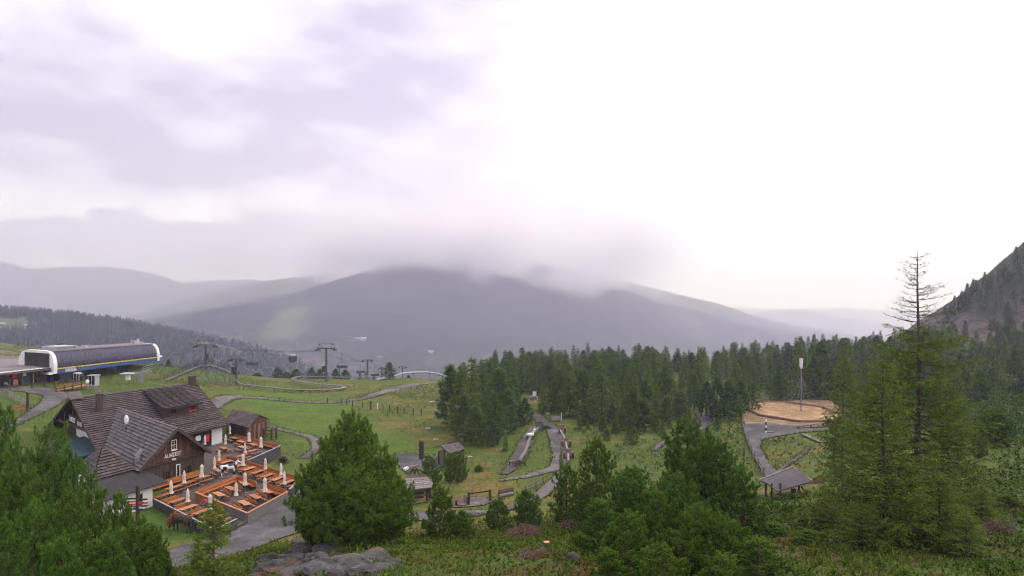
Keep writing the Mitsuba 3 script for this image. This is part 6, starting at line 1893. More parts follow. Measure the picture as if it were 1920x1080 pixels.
for u in (774, 781):
    t = at(u, 878, 89)
    upart(wt, 'leg', cat(bar([t[0] - 0.4, 89, gz(t[0], 89)], t, 0.16), bar([t[0] + 0.4, 89, gz(t[0], 89)], t, 0.16)), 'dark_wood')
lb = thing('log_bench', 'rustic log bench with leaning grey slabs on the gravel pad', 'bench')
a_, b_ = at(862, 948, 73), at(877, 945, 74)
upart(lb, 'seat', bar(a_, b_, 0.7, 0.2), 'log_wood')
upart(lb, 'slab', prism([at(857, 944, 73.4), at(868, 936, 74.2), at(869, 947, 73.8), at(860, 950, 73)], np.zeros(3), np.array([0.1, 0.25, 0])), 'old_wood')
upart(lb, 'slab', prism([at(868, 928, 74.6), at(875, 927, 74.8), at(877, 946, 74.4), at(870, 946, 74.2)], np.zeros(3), np.array([0.1, 0.25, 0])), 'old_wood')
for u in (855.5, 877.5):
    t = at(u, 938 if u < 860 else 931, 73.6)
    upart(lb, 'post', bar([t[0], t[1], gz(t[0], t[1]) - 0.2], t, 0.24), 'dark_wood')
timber_fence('timber_fence', 'low dark timber rail right of the log bench', walk([(879, 947), (919, 941)], 2), 1.35, (1.2,), 'dark_wood', 0.26)
hd = thing('log_pile', 'pile of dark logs beside the gravel path above the road', 'logs')
for k in range(5):
    a_, b_ = gnd(936, 934 - k * 1.2), gnd(961, 929 - k * 1.2)
    upart(hd, 'log', rod(a_ + [0, 0.1 * k, 0.25 + 0.22 * (k % 2)], b_ + [0, 0.1 * k, 0.25 + 0.22 * (k % 2)], 0.2, 7), 'dark_wood' if k % 2 else 'old_wood', R.uniform())
timber_fence('timber_fence', 'dark timber rail beside the rising path left of the right thicket', walk([(985, 925), (1003, 917), (1018, 907)], 3), 0.9, (0.4, 0.8), 'old_wood', 0.18)

# marble run along the fork
run_ = thing('marble_run', 'wooden marble run channel along the left arm of the forking path', 'marble run')
L_ = [gnd(u, v) for u, v in [(1012, 806), (1000, 818), (992, 832), (988, 846), (983, 858), (974, 872)]]
for a_, b_ in zip(L_[:-1], L_[1:]):
    upart(run_, 'channel', bar(a_ + [0, 0, 0.75], b_ + [0, 0, 0.6], 0.45, 0.18), 'old_wood')
for q in L_:
    upart(run_, 'post', bar(q - [0, 0, 0.2], q + [0, 0, 0.8], 0.2), 'dark_wood')
bx = gnd(1011, 807)
ms = thing('marble_run_box', 'grey box with dark roof at the top of the left marble run', 'box')
upart(ms, 'body', moved(box(-0.55, 0.55, -0.5, 0.5, 0, 1.5), bx), 'concrete')
upart(ms, 'roof', moved(box(-0.65, 0.65, -0.6, 0.6, 1.5, 1.65), bx), 'dark_wood')
upart(ms, 'hatch', moved(box(0.55, 0.75, -0.4, 0.4, 0, 1.3), bx), 'dark_wood')
wh = gnd(994, 826)
wsf = thing('white_figure', 'white wooden animal figure standing on the left marble run', 'figure')
body = trimesh.creation.icosphere(2, 1.0)
upart(wsf, 'body', moved((body.vertices * [0.72, 0.36, 0.30], body.faces), wh + [0, 0, 1.0], 0.4), 'white_paint', smooth=True)
upart(wsf, 'neck', rod(wh + [0.45, 0.15, 1.1], wh + [0.62, 0.2, 1.75], 0.16, 8, 0.10), 'white_paint')
upart(wsf, 'head', moved((body.vertices * [0.30, 0.14, 0.14], body.faces), wh + [0.75, 0.22, 1.82], 0.4), 'white_paint', smooth=True)
upart(wsf, 'plinth', moved(box(-0.6, 0.6, -0.3, 0.3, 0, 0.75), wh, 0.4), 'dark_wood')
cr = gnd(970, 874)
crt = thing('wooden_crate', 'open dark wooden lattice crate at the lower end of the left marble run', 'crate')
upart(crt, 'frame', moved(cat(*[box(x, x + 0.12, -0.8, 0.8, 0.5, 0.62) for x in (-0.9, -0.3, 0.3, 0.8)], *[box(-0.9, 0.92, y, y + 0.12, 0.38, 0.5) for y in (-0.8, -0.1, 0.7)], *[box(x, x + 0.14, y, y + 0.14, 0, 0.5) for x in (-0.9, 0.78) for y in (-0.8, 0.66)]), cr, 0.5), 'dark_wood')
for k, (u, v, w) in enumerate([(1054, 812, 1.0), (1062, 838, 1.3), (1066, 860, 1.3)]):
    st = thing('marble_run_station', ['upper dark wooden marble run table on the right arm of the fork', 'middle dark wooden marble run table on the right arm of the fork', 'lowest dark wooden marble run table on the right arm of the fork'][k], 'table', 'marble run tables on the right path')
    p = gnd(u, v)
    upart(st, 'table', moved(box(-w * 0.6, w * 0.6, -0.45, 0.45, 0.8, 1.0), p, 0.1), 'log_wood')
    for x in (-w * 0.5, w * 0.5):
        upart(st, 'leg', moved(box(x - 0.1, x + 0.1, -0.35, 0.35, -0.2, 0.8), p, 0.1), 'dark_wood')
    upart(st, 'tower', moved(box(-0.3, 0.3, -0.2, 0.2, 1.0, 1.5), p, 0.1), 'old_wood')
run2 = thing('marble_run', 'pale wooden channel linking the marble run tables on the right arm', 'marble run')
L_ = [gnd(u, v) for u, v in [(1050, 815), (1057, 826), (1061, 838), (1063, 850), (1065, 862), (1066, 873)]]
for a_, b_ in zip(L_[:-1], L_[1:]):
    upart(run2, 'channel', bar(a_ + [0, 0, 0.9], b_ + [0, 0, 0.75], 0.28, 0.14), 'grey_wood')
for q in L_[::2]:
    upart(run2, 'post', bar(q - [0, 0, 0.2], q + [0, 0, 0.85], 0.16), 'dark_wood')
tb_ = thing('sign_table', 'low grey slanted board with a white pole at the forest edge', 'board')
p = gnd(1043, 791)
upart(tb_, 'board', moved(prism([(-0.9, -0.4, 0.4), (0.9, -0.4, 0.4), (0.9, 0.4, 1.0), (-0.9, 0.4, 1.0)], np.zeros(3), np.array([0, 0, 0.1])), p), 'old_wood')
upart(tb_, 'pole', rod(p + [1.0, 0, 0], p + [1.0, 0, 1.9], 0.06, 6), 'white_paint')
stn = thing('pale_stone', 'pale flat stone near the upper end of the forking path', 'stone')
ico = trimesh.creation.icosphere(2, 1.0)
def rock(key, name, c, size, seed, mat, rz=0.0, jag=0.45):
    v = np.array(ico3.vertices if max(size) > 1.2 else ico.vertices)
    f = np.array(ico3.faces if max(size) > 1.2 else ico.faces)
    k = 1 + jag * (meshkit.fbm(v * 1.6 + seed * 3.1, 4, seed) - 0.5) * 2
    q = np.round(v * 2.2) / 2.2
    v = (v * 0.65 + q * 0.35) * k[:, None] * np.array(size)
    return upart(key, name, moved((v, f), c, rz), mat, 0.5)
ico3 = trimesh.creation.icosphere(4, 1.0)
tone('pale_rock', [0.34, 0.33, 0.33], [0.52, 0.50, 0.50], 2.0, 0.95)
rock(stn, 'stone', gnd(1026, 777) + [0, 0, 0.1], (0.6, 0.4, 0.3), 2, 'pale_rock')
for k, (u, v, lab) in enumerate([(818, 824.5, 'flat pale stone on the meadow above the totem'), (881, 857, 'small white stone on the meadow right of the play hut'), (1896, 622, 'pale boulder high on the right hand slope'), (1895, 836, 'flat grey stone right of the lone round pine'), (802, 804, 'pale stone in the yellow grass left of the forest'), (810, 754, 'grey stone in the grass below the meadow crest'), (1738, 706, 'white stone among the trees behind the tallest larch')]):
    st = thing('meadow_stone', lab, 'stone')
    p = gnd(u, v)
    sc_ = p[1] / FOCAL
    rock(st, 'stone', p, (5 * sc_, 3 * sc_, 2.2 * sc_), 20 + k, 'pale_rock')
for k, (c0, c1, lab) in enumerate([((963, 757, 150), (977, 764, 150), 'left small grey roofed cabin half hidden in the forest'), ((991, 742, 165), (1008, 750, 165), 'right small grey roofed cabin with a pale sign in the forest')]):
    cb = thing('forest_cabin', lab, 'cabin', 'cabins in the forest')
    a_ = at((c0[0] + c1[0]) / 2, c0[1], c0[2])
    w, g = (c1[0] - c0[0]) / FOCAL * c0[2] / 2, gz(a_[0], a_[1])
    zt = a_[2]
    upart(cb, 'wall', moved(box(-w * 0.85, w * 0.85, -1.2, 1.2, g - 0.2, zt - 0.5), [a_[0], a_[1], 0]), 'dark_wood')
    upart(cb, 'roof', cat(prism([(a_[0] - w, a_[1] - 1.7, zt - 1.0), (a_[0] + w, a_[1] - 1.7, zt - 1.0), (a_[0] + w, a_[1], zt), (a_[0] - w, a_[1], zt)], np.array([0, 0, -0.12]), np.zeros(3)), prism([(a_[0] - w, a_[1], zt), (a_[0] + w, a_[1], zt), (a_[0] + w, a_[1] + 1.7, zt - 1.0), (a_[0] - w, a_[1] + 1.7, zt - 1.0)], np.array([0, 0, -0.12]), np.zeros(3))), 'flat_roof')
    upart(cb, 'door', moved(box(-0.1, 0.7, -1.28, -1.2, g, g + 1.8), [a_[0], a_[1], 0]), 'old_wood')
    if k:
        upart(cb, 'sign', moved(box(-0.15, 0.75, -1.36, -1.29, g + 1.0, g + 2.2), [a_[0], a_[1], 0]), 'cream_cloth')

# fences on the meadow and beside the lodge
pfk = thing('pasture_fence', 'thin wooden posts with wire along the top of the meadow', 'fence')
PP = [gnd(u, v) for u, v in [(614, 757), (640, 759), (650, 761), (661, 763), (680, 765), (695, 768), (708, 768), (718, 769), (730, 772), (745, 775), (758, 776), (775, 778), (790, 779)]]
for k, p in enumerate(PP):
    upart(pfk, 'post', bar(p - [0, 0, 0.3], p + [0, 0, 1.5 if k not in (5,) else 2.0], 0.16 if k not in (5,) else 0.3), 'white_paint' if k == 6 else 'dark_wood')
for a_, b_ in zip(PP[:-1], PP[1:]):
    upart(pfk, 'wire', rod(a_ + [0, 0, 1.2], b_ + [0, 0, 1.2], 0.02, 3), 'steel')
timber_fence('timber_fence', 'dark timber fence with crossed rails right of the shed', walk([(495, 824), (508, 826), (518, 823)], 3), 2.0, (0.5, 1.0, 1.6), 'dark_wood', 0.26)
ps = thing('plank_stack', 'grey planks leaning on the slope below the far terrace deck', 'planks')
for k in range(6):
    a_, b_ = gnd(524 + 2.4 * k, 864 - 0.6 * k), at(533 + 1.8 * k, 833 + 2.2 * k, 98)
    upart(ps, 'plank', bar(a_ + [0, 0, 0.15], [b_[0], b_[1], gz(b_[0], b_[1]) + 1.2 - 0.1 * k], 0.42, 0.08), 'old_wood', R.uniform())

# ------------------------------------------------------------------ figures and the signpost by the terrace
import manifold3d as m3d


def blob(bones, edge=0.07, smooth=8):
    """One continuous body: hulls of spheres at the ends of each bone, joined, refined and smoothed."""
    parts_ = []
    for (p, r), (q, s) in bones:
        a_, b_ = (m3d.Manifold.sphere(rr, 14).translate([float(x) for x in pp]) for pp, rr in ((p, r), (q, s)))
        parts_.append(m3d.Manifold.batch_hull([a_, b_]))
    m = m3d.Manifold.batch_boolean(parts_, m3d.OpType.Add).refine_to_length(edge).to_mesh()
    t = trimesh.Trimesh(np.array(m.vert_properties)[:, :3], np.array(m.tri_verts), process=True)
    trimesh.smoothing.filter_taubin(t, iterations=smooth)
    return np.array(t.vertices), np.array(t.faces)


def quadruped(head_up):
    b = []
    add = lambda p, r, q, s: b.append(((p, r), (q, s)))
    add((-0.72, 0, 1.12), 0.30, (-0.25, 0, 1.08), 0.33)
    add((-0.25, 0, 1.08), 0.33, (0.35, 0, 1.10), 0.36)
    add((0.35, 0, 1.10), 0.36, (0.66, 0, 1.16), 0.29)
    for sy in (-0.17, 0.17):
        add((0.58, sy, 1.0), 0.17, (0.60, sy, 0.55), 0.075)
        add((0.60, sy, 0.55), 0.075, (0.58, sy, 0.10), 0.055)
        add((0.58, sy, 0.10), 0.06, (0.61, sy, 0.03), 0.065)
        add((-0.72, sy, 1.02), 0.21, (-0.62, sy, 0.72), 0.12)
        add((-0.62, sy, 0.72), 0.12, (-0.82, sy, 0.46), 0.065)
        add((-0.82, sy, 0.46), 0.065, (-0.78, sy, 0.10), 0.052)
        add((-0.78, sy, 0.10), 0.06, (-0.75, sy, 0.03), 0.065)
    if head_up:
        add((0.62, 0, 1.22), 0.25, (0.92, 0, 1.52), 0.17)
        add((0.92, 0, 1.52), 0.17, (1.05, 0, 1.62), 0.16)
        add((1.05, 0, 1.62), 0.15, (1.38, 0, 1.46), 0.095)
        for sy in (-1, 1):
            add((0.98, 0.12 * sy, 1.68), 0.05, (0.94, 0.32 * sy, 1.70), 0.035)
            add((1.02, 0.09 * sy, 1.74), 0.035, (1.08, 0.16 * sy, 1.92), 0.02)
        add((-0.98, 0, 1.22), 0.04, (-1.06, 0, 0.62), 0.03)
    else:
        add((0.62, 0, 1.16), 0.25, (1.02, 0, 0.80), 0.18)
        add((1.02, 0, 0.80), 0.18, (1.16, 0, 0.62), 0.15)
        add((1.16, 0, 0.62), 0.14, (1.30, 0, 0.26), 0.085)
        for sy in (-1, 1):
            add((1.08, 0.10 * sy, 0.80), 0.04, (1.06, 0.20 * sy, 0.92), 0.03)
        add((-0.98, 0, 1.20), 0.05, (-1.10, 0, 0.55), 0.05)
    return blob(b)


def cow_fn(p, n, uv):
    f = noise(p.x * 2.6 + 1.3, p.y * 2.6 + 4.0, p.z * 2.6)
    return mix([0.72, 0.72, 0.74], [0.012, 0.012, 0.016], smoothstep(0.53, 0.57, f))


matte('cow_coat', cow_fn, 0.45, spec=0.5)
cow = thing('cow_statue', 'life size white cow statue with black spots on the terrace deck', 'statue')
cpos = L1(13.9, 35.2, DZ)
bdy = quadruped(True)
upart(cow, 'body', moved(bdy, cpos + [0, 0, 0.08], 0.55, 1.08), 'cow_coat', smooth=True)
upart(cow, 'plinth', moved(box(-1.2, 1.1, -0.5, 0.5, 0, 0.10), cpos, 0.55), 'concrete')
gh = thing('grazing_animal_statue', 'dark grazing animal statue with an orange brown mane on the lawn below the terrace', 'statue')
gp = gnd(340, 998)
upart(gh, 'body', moved(quadruped(False), gp, 2.75, 1.22), 'dark_wood', smooth=True)
rng = np.random.default_rng(3)
c_ = np.array([[0.55 + 0.6 * t + rng.normal(0, 0.10), rng.normal(0, 0.22), 1.42 - 0.75 * t + rng.normal(0, 0.12)] for t in rng.uniform(0, 1, 420)])
v_, f_, u_ = blades(c_, unit(rng.normal(0, 0.5, (420, 3)) + [0.25, 0, -0.8]), rng.uniform(0.25, 0.45, 420), 0.05, rng.uniform(0, 1, 420), 0.5, rng)
tone('mane', [0.24, 0.075, 0.020], [0.36, 0.130, 0.042], 4, 0.9)
v_, f_ = moved((v_, f_), gp, 2.75, 1.22)
part(gh, 'mane', (v_, f_), 'mane', uv=u_)
sp_ = thing('signpost', 'dark wooden signpost with many red, orange and dark arrow boards before the annex', 'signpost')
sp0 = gnd(258.5, 985)
st_ = at(258.5, 911, sp0[1])[2] - sp0[2]
upart(sp_, 'post', bar(sp0 - [0, 0, 0.3], sp0 + [0, 0, st_], 0.28), 'dark_wood')
rng = np.random.default_rng(21)
brd = [(0.69, 0.2, -1, 'dark_steel'), (0.665, 0.15, 1, 'dark_steel'), (0.62, 0.5, -1, 'red_paint'), (0.60, -0.4, 1, 'red_paint'), (0.575, 0.1, 1, 'orange_wood'), (0.55, 0.8, -1, 'red_paint'), (0.53, -0.5, -1, 'white_paint'), (0.50, 0.3, 1, 'log_wood'), (0.48, -0.2, -1, 'log_wood'),
       (0.455, 0.6, 1, 'white_paint'), (0.43, 0.1, -1, 'teal_sheet'), (0.42, -0.5, 1, 'dark_steel'), (0.395, 0.3, 1, 'dark_steel'), (0.385, 0.9, -1, 'white_paint')]
for fz, a, sg, mat in brd:
    L = rng.uniform(0.85, 1.15)
    arrow = Polygon([(0.12, -0.08), (L - 0.16, -0.08), (L, 0), (L - 0.16, 0.08), (0.12, 0.08)])
    m = raw(trimesh.creation.extrude_polygon(arrow, 0.035, engine='earcut'))
    v = np.stack([m[0][:, 0], m[0][:, 2], m[0][:, 1]], 1)
    upart(sp_, 'arrow_board', moved((v, m[1]), sp0 + [0, -0.16, st_ * fz], (0 if sg > 0 else math.pi) + a * 0.6), mat, rng.uniform(0.3, 0.7))
fpot = thing('flower_tub', 'dark tub with pink flowers at the foot of the square enclosure on the terrace', 'planter')
fp_ = L1(5.0, 44.6, DZ)
upart(fpot, 'tub', moved(lathe([(0.40, 0), (0.52, 0.75), (0.46, 0.78)], 12), fp_), 'dark_panel')
tone('pink_petals', [0.42, 0.06, 0.16], [0.55, 0.12, 0.26], 6, 0.8)
v_, f_, u_ = fan(fp_ + [0, 0, 0.9] + R.normal(0, 0.22, (60, 3)) * [1, 1, 0.7], unit(R.normal(0, 1, (60, 3)) + [0, 0, 1]), 5, 0.16, 0.09, (0.3, 1.2), R, np.full(60, 0.8))
part(fpot, 'flowers', (v_, f_), 'pink_petals', uv=u_)
# ------------------------------------------------------------------ rock outcrop, stump, brushwood, boulder
def rock_fn(p, n, uv):
    f = fbm(p.x * 1.3, p.y * 1.3, p.z * 1.3, 4)
    lich = smoothstep(0.55, 0.70, fbm(p.x * 3.1 + 7, p.y * 3.1, p.z * 3.1, 3))
    moss = smoothstep(0.60, 0.74, fbm(p.x * 0.9 + 2, p.y * 0.9, 5.0, 3)) * smoothstep(0.3, 0.8, n.z)
    c = mix([0.040, 0.038, 0.038], [0.088, 0.083, 0.082], smoothstep(0.3, 0.7, f))
    c = mix(c, [0.14, 0.136, 0.128], lich * 0.5)
    c = mix(c, [0.135, 0.060, 0.030], moss * 0.55)
    return c * (0.75 + 0.5 * noise(p.x * 14, p.y * 14, p.z * 14))


matte('rock_mat', rock_fn, 0.95, bump=lambda p, n, uv: 0.10 * fbm(p.x * 2.6, p.y * 2.6, p.z * 2.6, 4), bump_eps=0.02)
oc = thing('rock_outcrop', 'grey lichen covered rock outcrop with rusty moss at the bottom left of centre', 'rock')
for k, (u, v, sx, sy, sz) in enumerate([(520, 1072, 1.3, 1.7, 0.42), (572, 1042, 1.1, 1.6, 0.48), (622, 1036, 1.0, 1.4, 0.46), (655, 1062, 1.1, 1.3, 0.40), (600, 1072, 1.0, 1.3, 0.40), (695, 1052, 0.9, 1.3, 0.42), (712, 1076, 0.9, 1.0, 0.34), (562, 1020, 0.9, 1.1, 0.40), (664, 1024, 0.8, 1.1, 0.36),
                                        (500, 1052, 0.7, 1.0, 0.30), (735, 1062, 0.55, 0.8, 0.28), (548, 1083, 1.0, 1.0, 0.34), (640, 1082, 0.8, 0.9, 0.36), (590, 1056, 0.7, 0.8, 0.44), (680, 1078, 0.7, 0.7, 0.34), (538, 1055, 0.8, 0.8, 0.36)]):
    p = gnd(u, v)
    rock(oc, 'boulder', p - [0, -0.3, 0.05], (sx, sy * 0.8, sz), 40 + k, 'rock_mat', 0.7 * k, 0.5)
bo = thing('boulder', 'pale grey boulder at the left foot of the right pine thicket', 'boulder')
rock(bo, 'boulder', gnd(1074, 1056), (0.34, 0.4, 0.42), 77, 'rock_mat', 0, 0.3)
for k, (u, v, lab) in enumerate([(790, 1003, 'small grey stone in the grass right of the rock outcrop'), (1418, 1040, 'white pebble like stone in the heath at the bottom right of centre')]):
    bs = thing('heath_stone', lab, 'stone')
    rock(bs, 'stone', gnd(u, v), (0.45 - 0.3 * k, 0.3 - 0.15 * k, 0.22 - 0.1 * k), 80 + k, 'rock_mat')
stump = thing('tree_stump', 'freshly cut tree stump with a pale orange top in the heath', 'stump')
sp1 = gnd(1025, 1026)
upart(stump, 'bark', moved(lathe([(0.24, -0.1), (0.19, 0.06), (0.165, 0.20), (0.16, 0.25)], 14, 0.05, 4), sp1), 'young_bark')
tone('cut_wood', [0.52, 0.27, 0.11], [0.66, 0.40, 0.20], 9.0, 0.8)
upart(stump, 'cut_face', moved((lathe([(0.158, 0.24), (0.15, 0.275), (0.01, 0.28)], 14)[0], lathe([(0.158, 0.24), (0.15, 0.275), (0.01, 0.28)], 14)[1]), sp1), 'cut_wood')


def brush(name, label, u, v, rx, rz, n, seed, cols):
    rng = np.random.default_rng(seed)
    k = thing(name, label, 'brushwood')
    c = gnd(u, v)
    lines = []
    for i in range(n):
        a = rng.uniform(0, 6.28)
        q = rng.uniform(0, 1) ** 0.6 * rx
        p = c + [np.cos(a) * q, np.sin(a) * q * 0.8, rz * (1 - (q / rx) ** 2) * rng.uniform(0.1, 1.0)]
        d = unit((rng.normal(0, 1, 3) * [1, 1, 0.45] + [0, 0, 0.15])[None])[0]
        L = rng.uniform(0.5, 1.5)
        lines.append((np.stack([p - d * L / 2, p + rng.normal(0, 0.06, 3), p + d * L / 2]), [rng.uniform(0.008, 0.022), 0.012, 0.004]))
    h = len(lines) // 2
    upart(k, 'twigs', tubes(lines[:h], 3), 'old_wood')
    upart(k, 'branches', tubes(lines[h:], 3), 'log_wood')
    m = n * 3
    a = rng.uniform(0, 6.28, m)
    q = rng.uniform(0, 1, m) ** 0.6 * rx
    pos = c + np.stack([np.cos(a) * q, np.sin(a) * q * 0.8, rz * (1 - (q / rx) ** 2) * rng.uniform(0.0, 0.95, m)], 1)
    v_, f_, u_ = fan(pos, unit(rng.normal(0, 1, (m, 3)) + [0, 0, 0.3]), 7, 0.12, 0.014, (0.2, 0.9), rng, np.full(m, 0.5))
    part(k, 'dead_needles', (v_, f_), cols, uv=u_)


tone('rust_needles', [0.170, 0.058, 0.024], [0.27, 0.105, 0.045], 3.0, 0.95)
tone('brown_needles', [0.085, 0.040, 0.022], [0.16, 0.080, 0.042], 3.0, 0.95)
brush('brushwood_heap', 'big heap of grey and rusty brushwood left of the stump', 985, 1008, 1.35, 0.75, 330, 5, 'rust_needles')
brush('brushwood_heap', 'flat rusty litter of dead needles around the stump', 1015, 1046, 0.9, 0.2, 120, 6, 'rust_needles')
brush('brushwood_heap', 'dark brown dead bush at the left edge of the right thicket', 1072, 992, 0.8, 0.6, 120, 7, 'brown_needles')
brush('dead_shrub', 'small rust red dead shrub in the lower right scrub', 1846, 1020, 0.22, 0.45, 40, 8, 'rust_needles')
brush('dead_shrub', 'bare grey brown shrub in the lower right scrub', 1868, 1003, 1.0, 0.8, 130, 9, 'brown_needles')
brush('dead_shrub', 'orange brown dead branch beside the covered play boat', 1536, 905, 0.8, 0.4, 70, 10, 'rust_needles')

# ------------------------------------------------------------------ ground cover
def in_view(x, y, m=0.06):
    return np.abs(x / np.maximum(y, 1)) < 0.767 + m


def cover_mat(key, c0, c1, c2):
    def fn(p, n, uv):
        f = fbm(p.x * 0.35, p.y * 0.35, 3.0, 3)
        c = mix(mix(c0, c1, uv.y), c2, smoothstep(0.56, 0.74, f) * 0.6)
        return c * (0.6 + 0.8 * uv.x)
    bsdf(key, {'type': 'twosided', 'bsdf': {'type': 'diffuse', 'reflectance': proc(fn)}})


cover_mat('heath_leaves', [0.062, 0.108, 0.012], [0.140, 0.200, 0.024], [0.160, 0.095, 0.030])
cover_mat('scrub_leaves', [0.040, 0.090, 0.012], [0.095, 0.165, 0.022], [0.120, 0.145, 0.026])
cover_mat('meadow_blades', [0.066, 0.108, 0.013], [0.120, 0.138, 0.022], [0.24, 0.170, 0.048])


def scatter(n, ymin, ymax, xr, seed, dens):
    rng = np.random.default_rng(seed)
    y = np.sqrt(rng.uniform(ymin ** 2, ymax ** 2, n))
    x = rng.uniform(xr[0], xr[1], n) * y
    k = dens(x, y) > rng.uniform(0, 1, n)
    x, y = x[k], y[k]
    return np.stack([x, y, hgt(x, y)], 1), rng


LAID_ALL = shapely.union_all(LAID)


def off_roads(P, r=0.75):
    on = shapely.contains_xy(LAID_ALL.buffer(r), P[:, 0], P[:, 1])
    ts_ = (P[:, :2] - LA) @ np.linalg.inv(np.stack([La, Lb]))
    lodge_zone = (ts_[:, 0] > -6) & (ts_[:, 0] < 29) & (ts_[:, 1] > -17) & (ts_[:, 1] < 54)
    return ~on & ~lodge_zone


ROCKS = np.array([gnd(u, v) for u, v in [(540, 1070), (590, 1045), (640, 1045), (690, 1060), (610, 1075)]])


def heath_density(x, y):
    d = 1.0 - np.clip((y - 44) / 22, 0, 1)
    rk = np.min([(x - r[0]) ** 2 + ((y - r[1]) / 1.4) ** 2 for r in ROCKS], axis=0)
    return d * np.where(rk < 1.6, 0.3, 1.0) * np.clip(0.35 + 1.6 * (nz(x, y, 2.6, 3, 31) + 0.28), 0.05, 1)


P, rng = scatter(80000, 19, 66, (-1.0, 1.1), 61, heath_density)
P = P[off_roads(P, 0.4)]
m = len(P)
hh = rng.uniform(0.09, 0.22, m) * (1 + 0.8 * (nz(P[:, 0], P[:, 1], 3.0, 2, 41) > 0.05))
v, f, uv = fan(P + np.stack([0 * hh, 0 * hh, hh * 0.6], 1), unit(rng.normal(0, 0.25, (m, 3)) + [0, 0, 1]), 7, hh, 0.05, (0.3, 1.35), rng, rng.uniform(0, 1, m), back=1.2)
scene['heath'] = ply((v, f), 'heath_leaves', uv=uv)
labels['heath'] = {'kind': 'stuff', 'label': 'low heath and bilberry cover on the near hill'}


def scrub_density(x, y):
    rt = np.clip((x - 34 - 0.15 * y) / 16, 0, 1)
    mid = ((x > 12) & (x < 45) & (y > 70) & (y < 135)) * 0.16
    low = (y < 62) * 0.10
    rt = np.maximum(rt, np.clip((x - 12) / 8, 0, 1) * (y < 66) * 0.8)
    return np.clip(rt + mid + low, 0, 1) * np.clip(0.35 + 2.4 * (nz(x, y, 7, 3, 51) + 0.15), 0, 1)


P, rng = scatter(36000, 24, 240, (-0.2, 1.15), 62, scrub_density)
P = P[off_roads(P, 0.9)]
m = len(P)
ss = rng.uniform(0.35, 1.0, m) ** 1.3 * np.clip(P[:, 1] / 70, 0.45, 2.2)
K = 6
off = rng.normal(0, 0.5, (m, K, 3)) * ss[:, None, None] * [1, 1, 0.35] + np.array([0, 0, 0.45]) * ss[:, None, None]
Q = (P[:, None] + off).reshape(-1, 3)
v, f, uv = fan(Q, unit(rng.normal(0, 0.5, (m * K, 3)) + [0, 0, 0.9]), 6, np.repeat(ss, K) * 0.42, np.repeat(ss, K).mean() * 0.10, (0.2, 1.2), rng, np.repeat(rng.uniform(0, 1, m), K) * 0.6 + rng.uniform(0, 0.4, m * K), back=0.8)
scene['scrub'] = ply((v, f), 'scrub_leaves', uv=uv)
labels['scrub'] = {'kind': 'stuff', 'label': 'green alpine scrub on the right hand slope'}


def meadow_density(x, y):
    lawn = shapely.contains_xy(Polygon(LAWN), x, y)
    return np.where(lawn, 0.05, 1.0) * np.clip(0.25 + 2.4 * (nz(x, y, 9, 3, 71) + 0.05), 0.06, 1)


P, rng = scatter(52000, 52, 215, (-0.75, 0.45), 63, meadow_density)
P = P[off_roads(P, 0.15)]
E = []
for g in LAID:
    ring = np.array(g.exterior.segmentize(0.16).coords[:-1])
    E.append(ring + rng.normal(0, 0.22, ring.shape))
E = np.vstack(E)
E = E[(rng.uniform(0, 1, len(E)) < 0.7) & (E[:, 1] < 190)]
E = np.column_stack([E, hgt(E[:, 0], E[:, 1])])
E = E[off_roads(E, -0.22)]
P = np.vstack([P, E])
m = len(P)
hh = rng.uniform(0.20, 0.55, m) * np.clip(P[:, 1] / 110, 0.7, 1.5)
v, f, uv = fan(P + np.stack([0 * hh, 0 * hh, hh * 0.5], 1), unit(rng.normal(0, 0.25, (m, 3)) + [0, 0, 1]), 6, hh, 0.05, (0.05, 0.7), rng, rng.uniform(0, 1, m), back=1.0)
scene['grass'] = ply((v, f), 'meadow_blades', uv=uv)
labels['grass'] = {'kind': 'stuff', 'label': 'long yellow green grass tufts on the meadow'}

# ------------------------------------------------------------------ far buildings
tone('far_white', [0.34, 0.33, 0.33], [0.42, 0.41, 0.41], 0.2, 0.9)
tone('far_red', [0.20, 0.085, 0.075], [0.26, 0.12, 0.10], 0.1, 0.9)
tone('far_grey', [0.20, 0.20, 0.22], [0.28, 0.28, 0.30], 0.1, 0.8)


def far_house(u, v, y, wpx, hpx, roof_mat, wall_mat, label, ratio=0.6, group=None):
    k = thing('house', label, 'house', group)
    p = at(u, v, y)
    w, h = wpx / FOCAL * y / 2, hpx / FOCAL * y
    d = w * ratio
    upart(k, 'wall', moved(box(-w, w, -d, d, -3.0, h * 0.62), p), wall_mat)
    g = w * 1.12
    upart(k, 'roof', moved(cat(prism([(-g, -d * 1.25, h * 0.58), (g, -d * 1.25, h * 0.58), (g, 0, h), (-g, 0, h)], np.array([0, 0, -0.4]), np.zeros(3)), prism([(-g, 0, h), (g, 0, h), (g, d * 1.25, h * 0.58), (-g, d * 1.25, h * 0.58)], np.array([0, 0, -0.4]), np.zeros(3))), p), roof_mat)
    for i in range(max(2, int(wpx / 4))):
        x = -w * 0.8 + 1.6 * w * (i + 0.5) / max(2, int(wpx / 4))
        upart(k, 'window', moved(box(x - w * 0.07, x + w * 0.07, -d - 0.15, -d, h * 0.18, h * 0.42), p), 'window_glass')


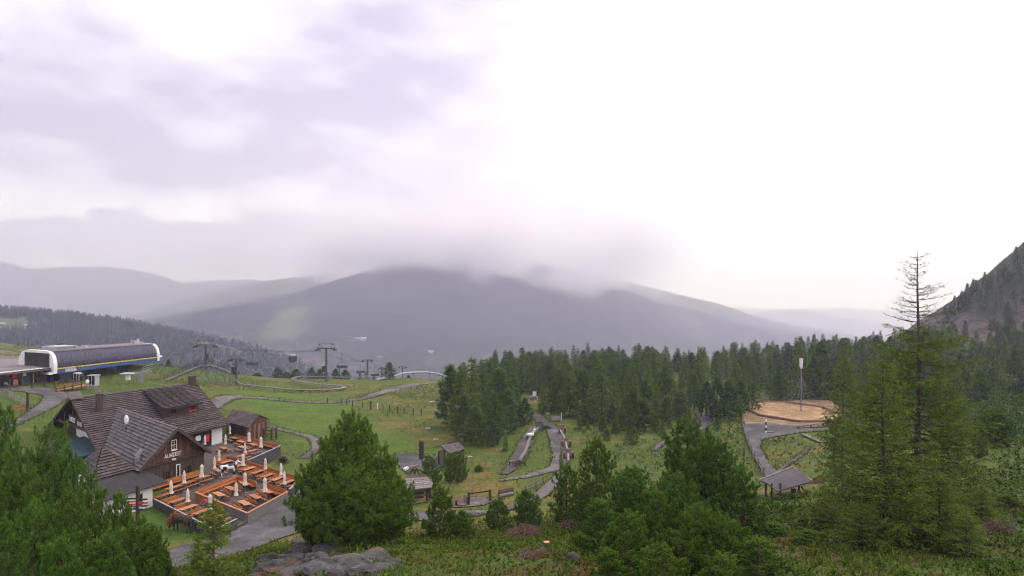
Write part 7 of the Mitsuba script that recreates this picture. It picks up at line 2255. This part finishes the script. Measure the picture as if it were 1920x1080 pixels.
def sit(u, v, lo=1000, hi=2600):
    ys = np.linspace(lo, hi, 700)
    p = np.stack([(u - 960.0) / FOCAL * ys, ys, EYE[2] - (v - HORIZON) / FOCAL * ys], 1)
    b = np.nonzero(p[:, 2] < np.maximum(mountain_height(p[:, 0], p[:, 1]), -150))[0]
    return ys[b[0]] if len(b) else hi


for u, v, w, h, rm, wm, lab in [(671, 638, 10, 6, 'far_grey', 'far_white', 'long white house alone on the wooded mountain flank'), (682, 639, 9, 7, 'far_white', 'far_white', 'white house right beside the long house on the flank'), (808, 661, 9, 4, 'far_white', 'far_white', 'tiny white roofed house low on the mountain flank'),
                                (577, 681, 12, 6, 'far_red', 'far_red', 'red roofed house at the left of the valley hamlet'), (592, 679, 15, 8, 'far_red', 'far_red', 'large red roofed house in the middle of the valley hamlet'), (600, 686, 12, 6, 'far_red', 'far_white', 'red roofed white house at the right of the valley hamlet'), (572, 697, 13, 5, 'far_red', 'far_white', 'low red roofed house nearest in the valley hamlet'),
                                (664, 692, 14, 5, 'far_red', 'far_white', 'reddish house in the valley right of the loop pylon'), (680, 687, 10, 5, 'far_red', 'far_white', 'reddish house in the valley behind the small pylon'), (712, 671, 8, 4, 'far_grey', 'far_white', 'grey house in the valley above the slanting mast')]:
    far_house(u, v, sit(u, v), w, h, rm, wm, lab)


def sit_hill(u, v):
    ys = np.linspace(430, 1000, 500)
    p = np.stack([(u - 960.0) / FOCAL * ys, ys, EYE[2] - (v - HORIZON) / FOCAL * ys], 1)
    b = np.nonzero(p[:, 2] < hl_fn(p[:, 0], p[:, 1]))[0]
    return ys[b[0]] if len(b) else 900


for u, v, w, h, rm, wm, lab in [(7, 609, 10, 4, 'far_white', 'far_grey', 'white roofed house at the left edge on the wooded hill'), (56, 611, 15, 3, 'far_white', 'far_grey', 'long flat white house on the wooded hill'), (52, 618, 10, 5, 'far_grey', 'far_grey', 'grey house below the long flat one on the wooded hill')]:
    far_house(u, v, sit_hill(u, v), w, h, rm, wm, lab)
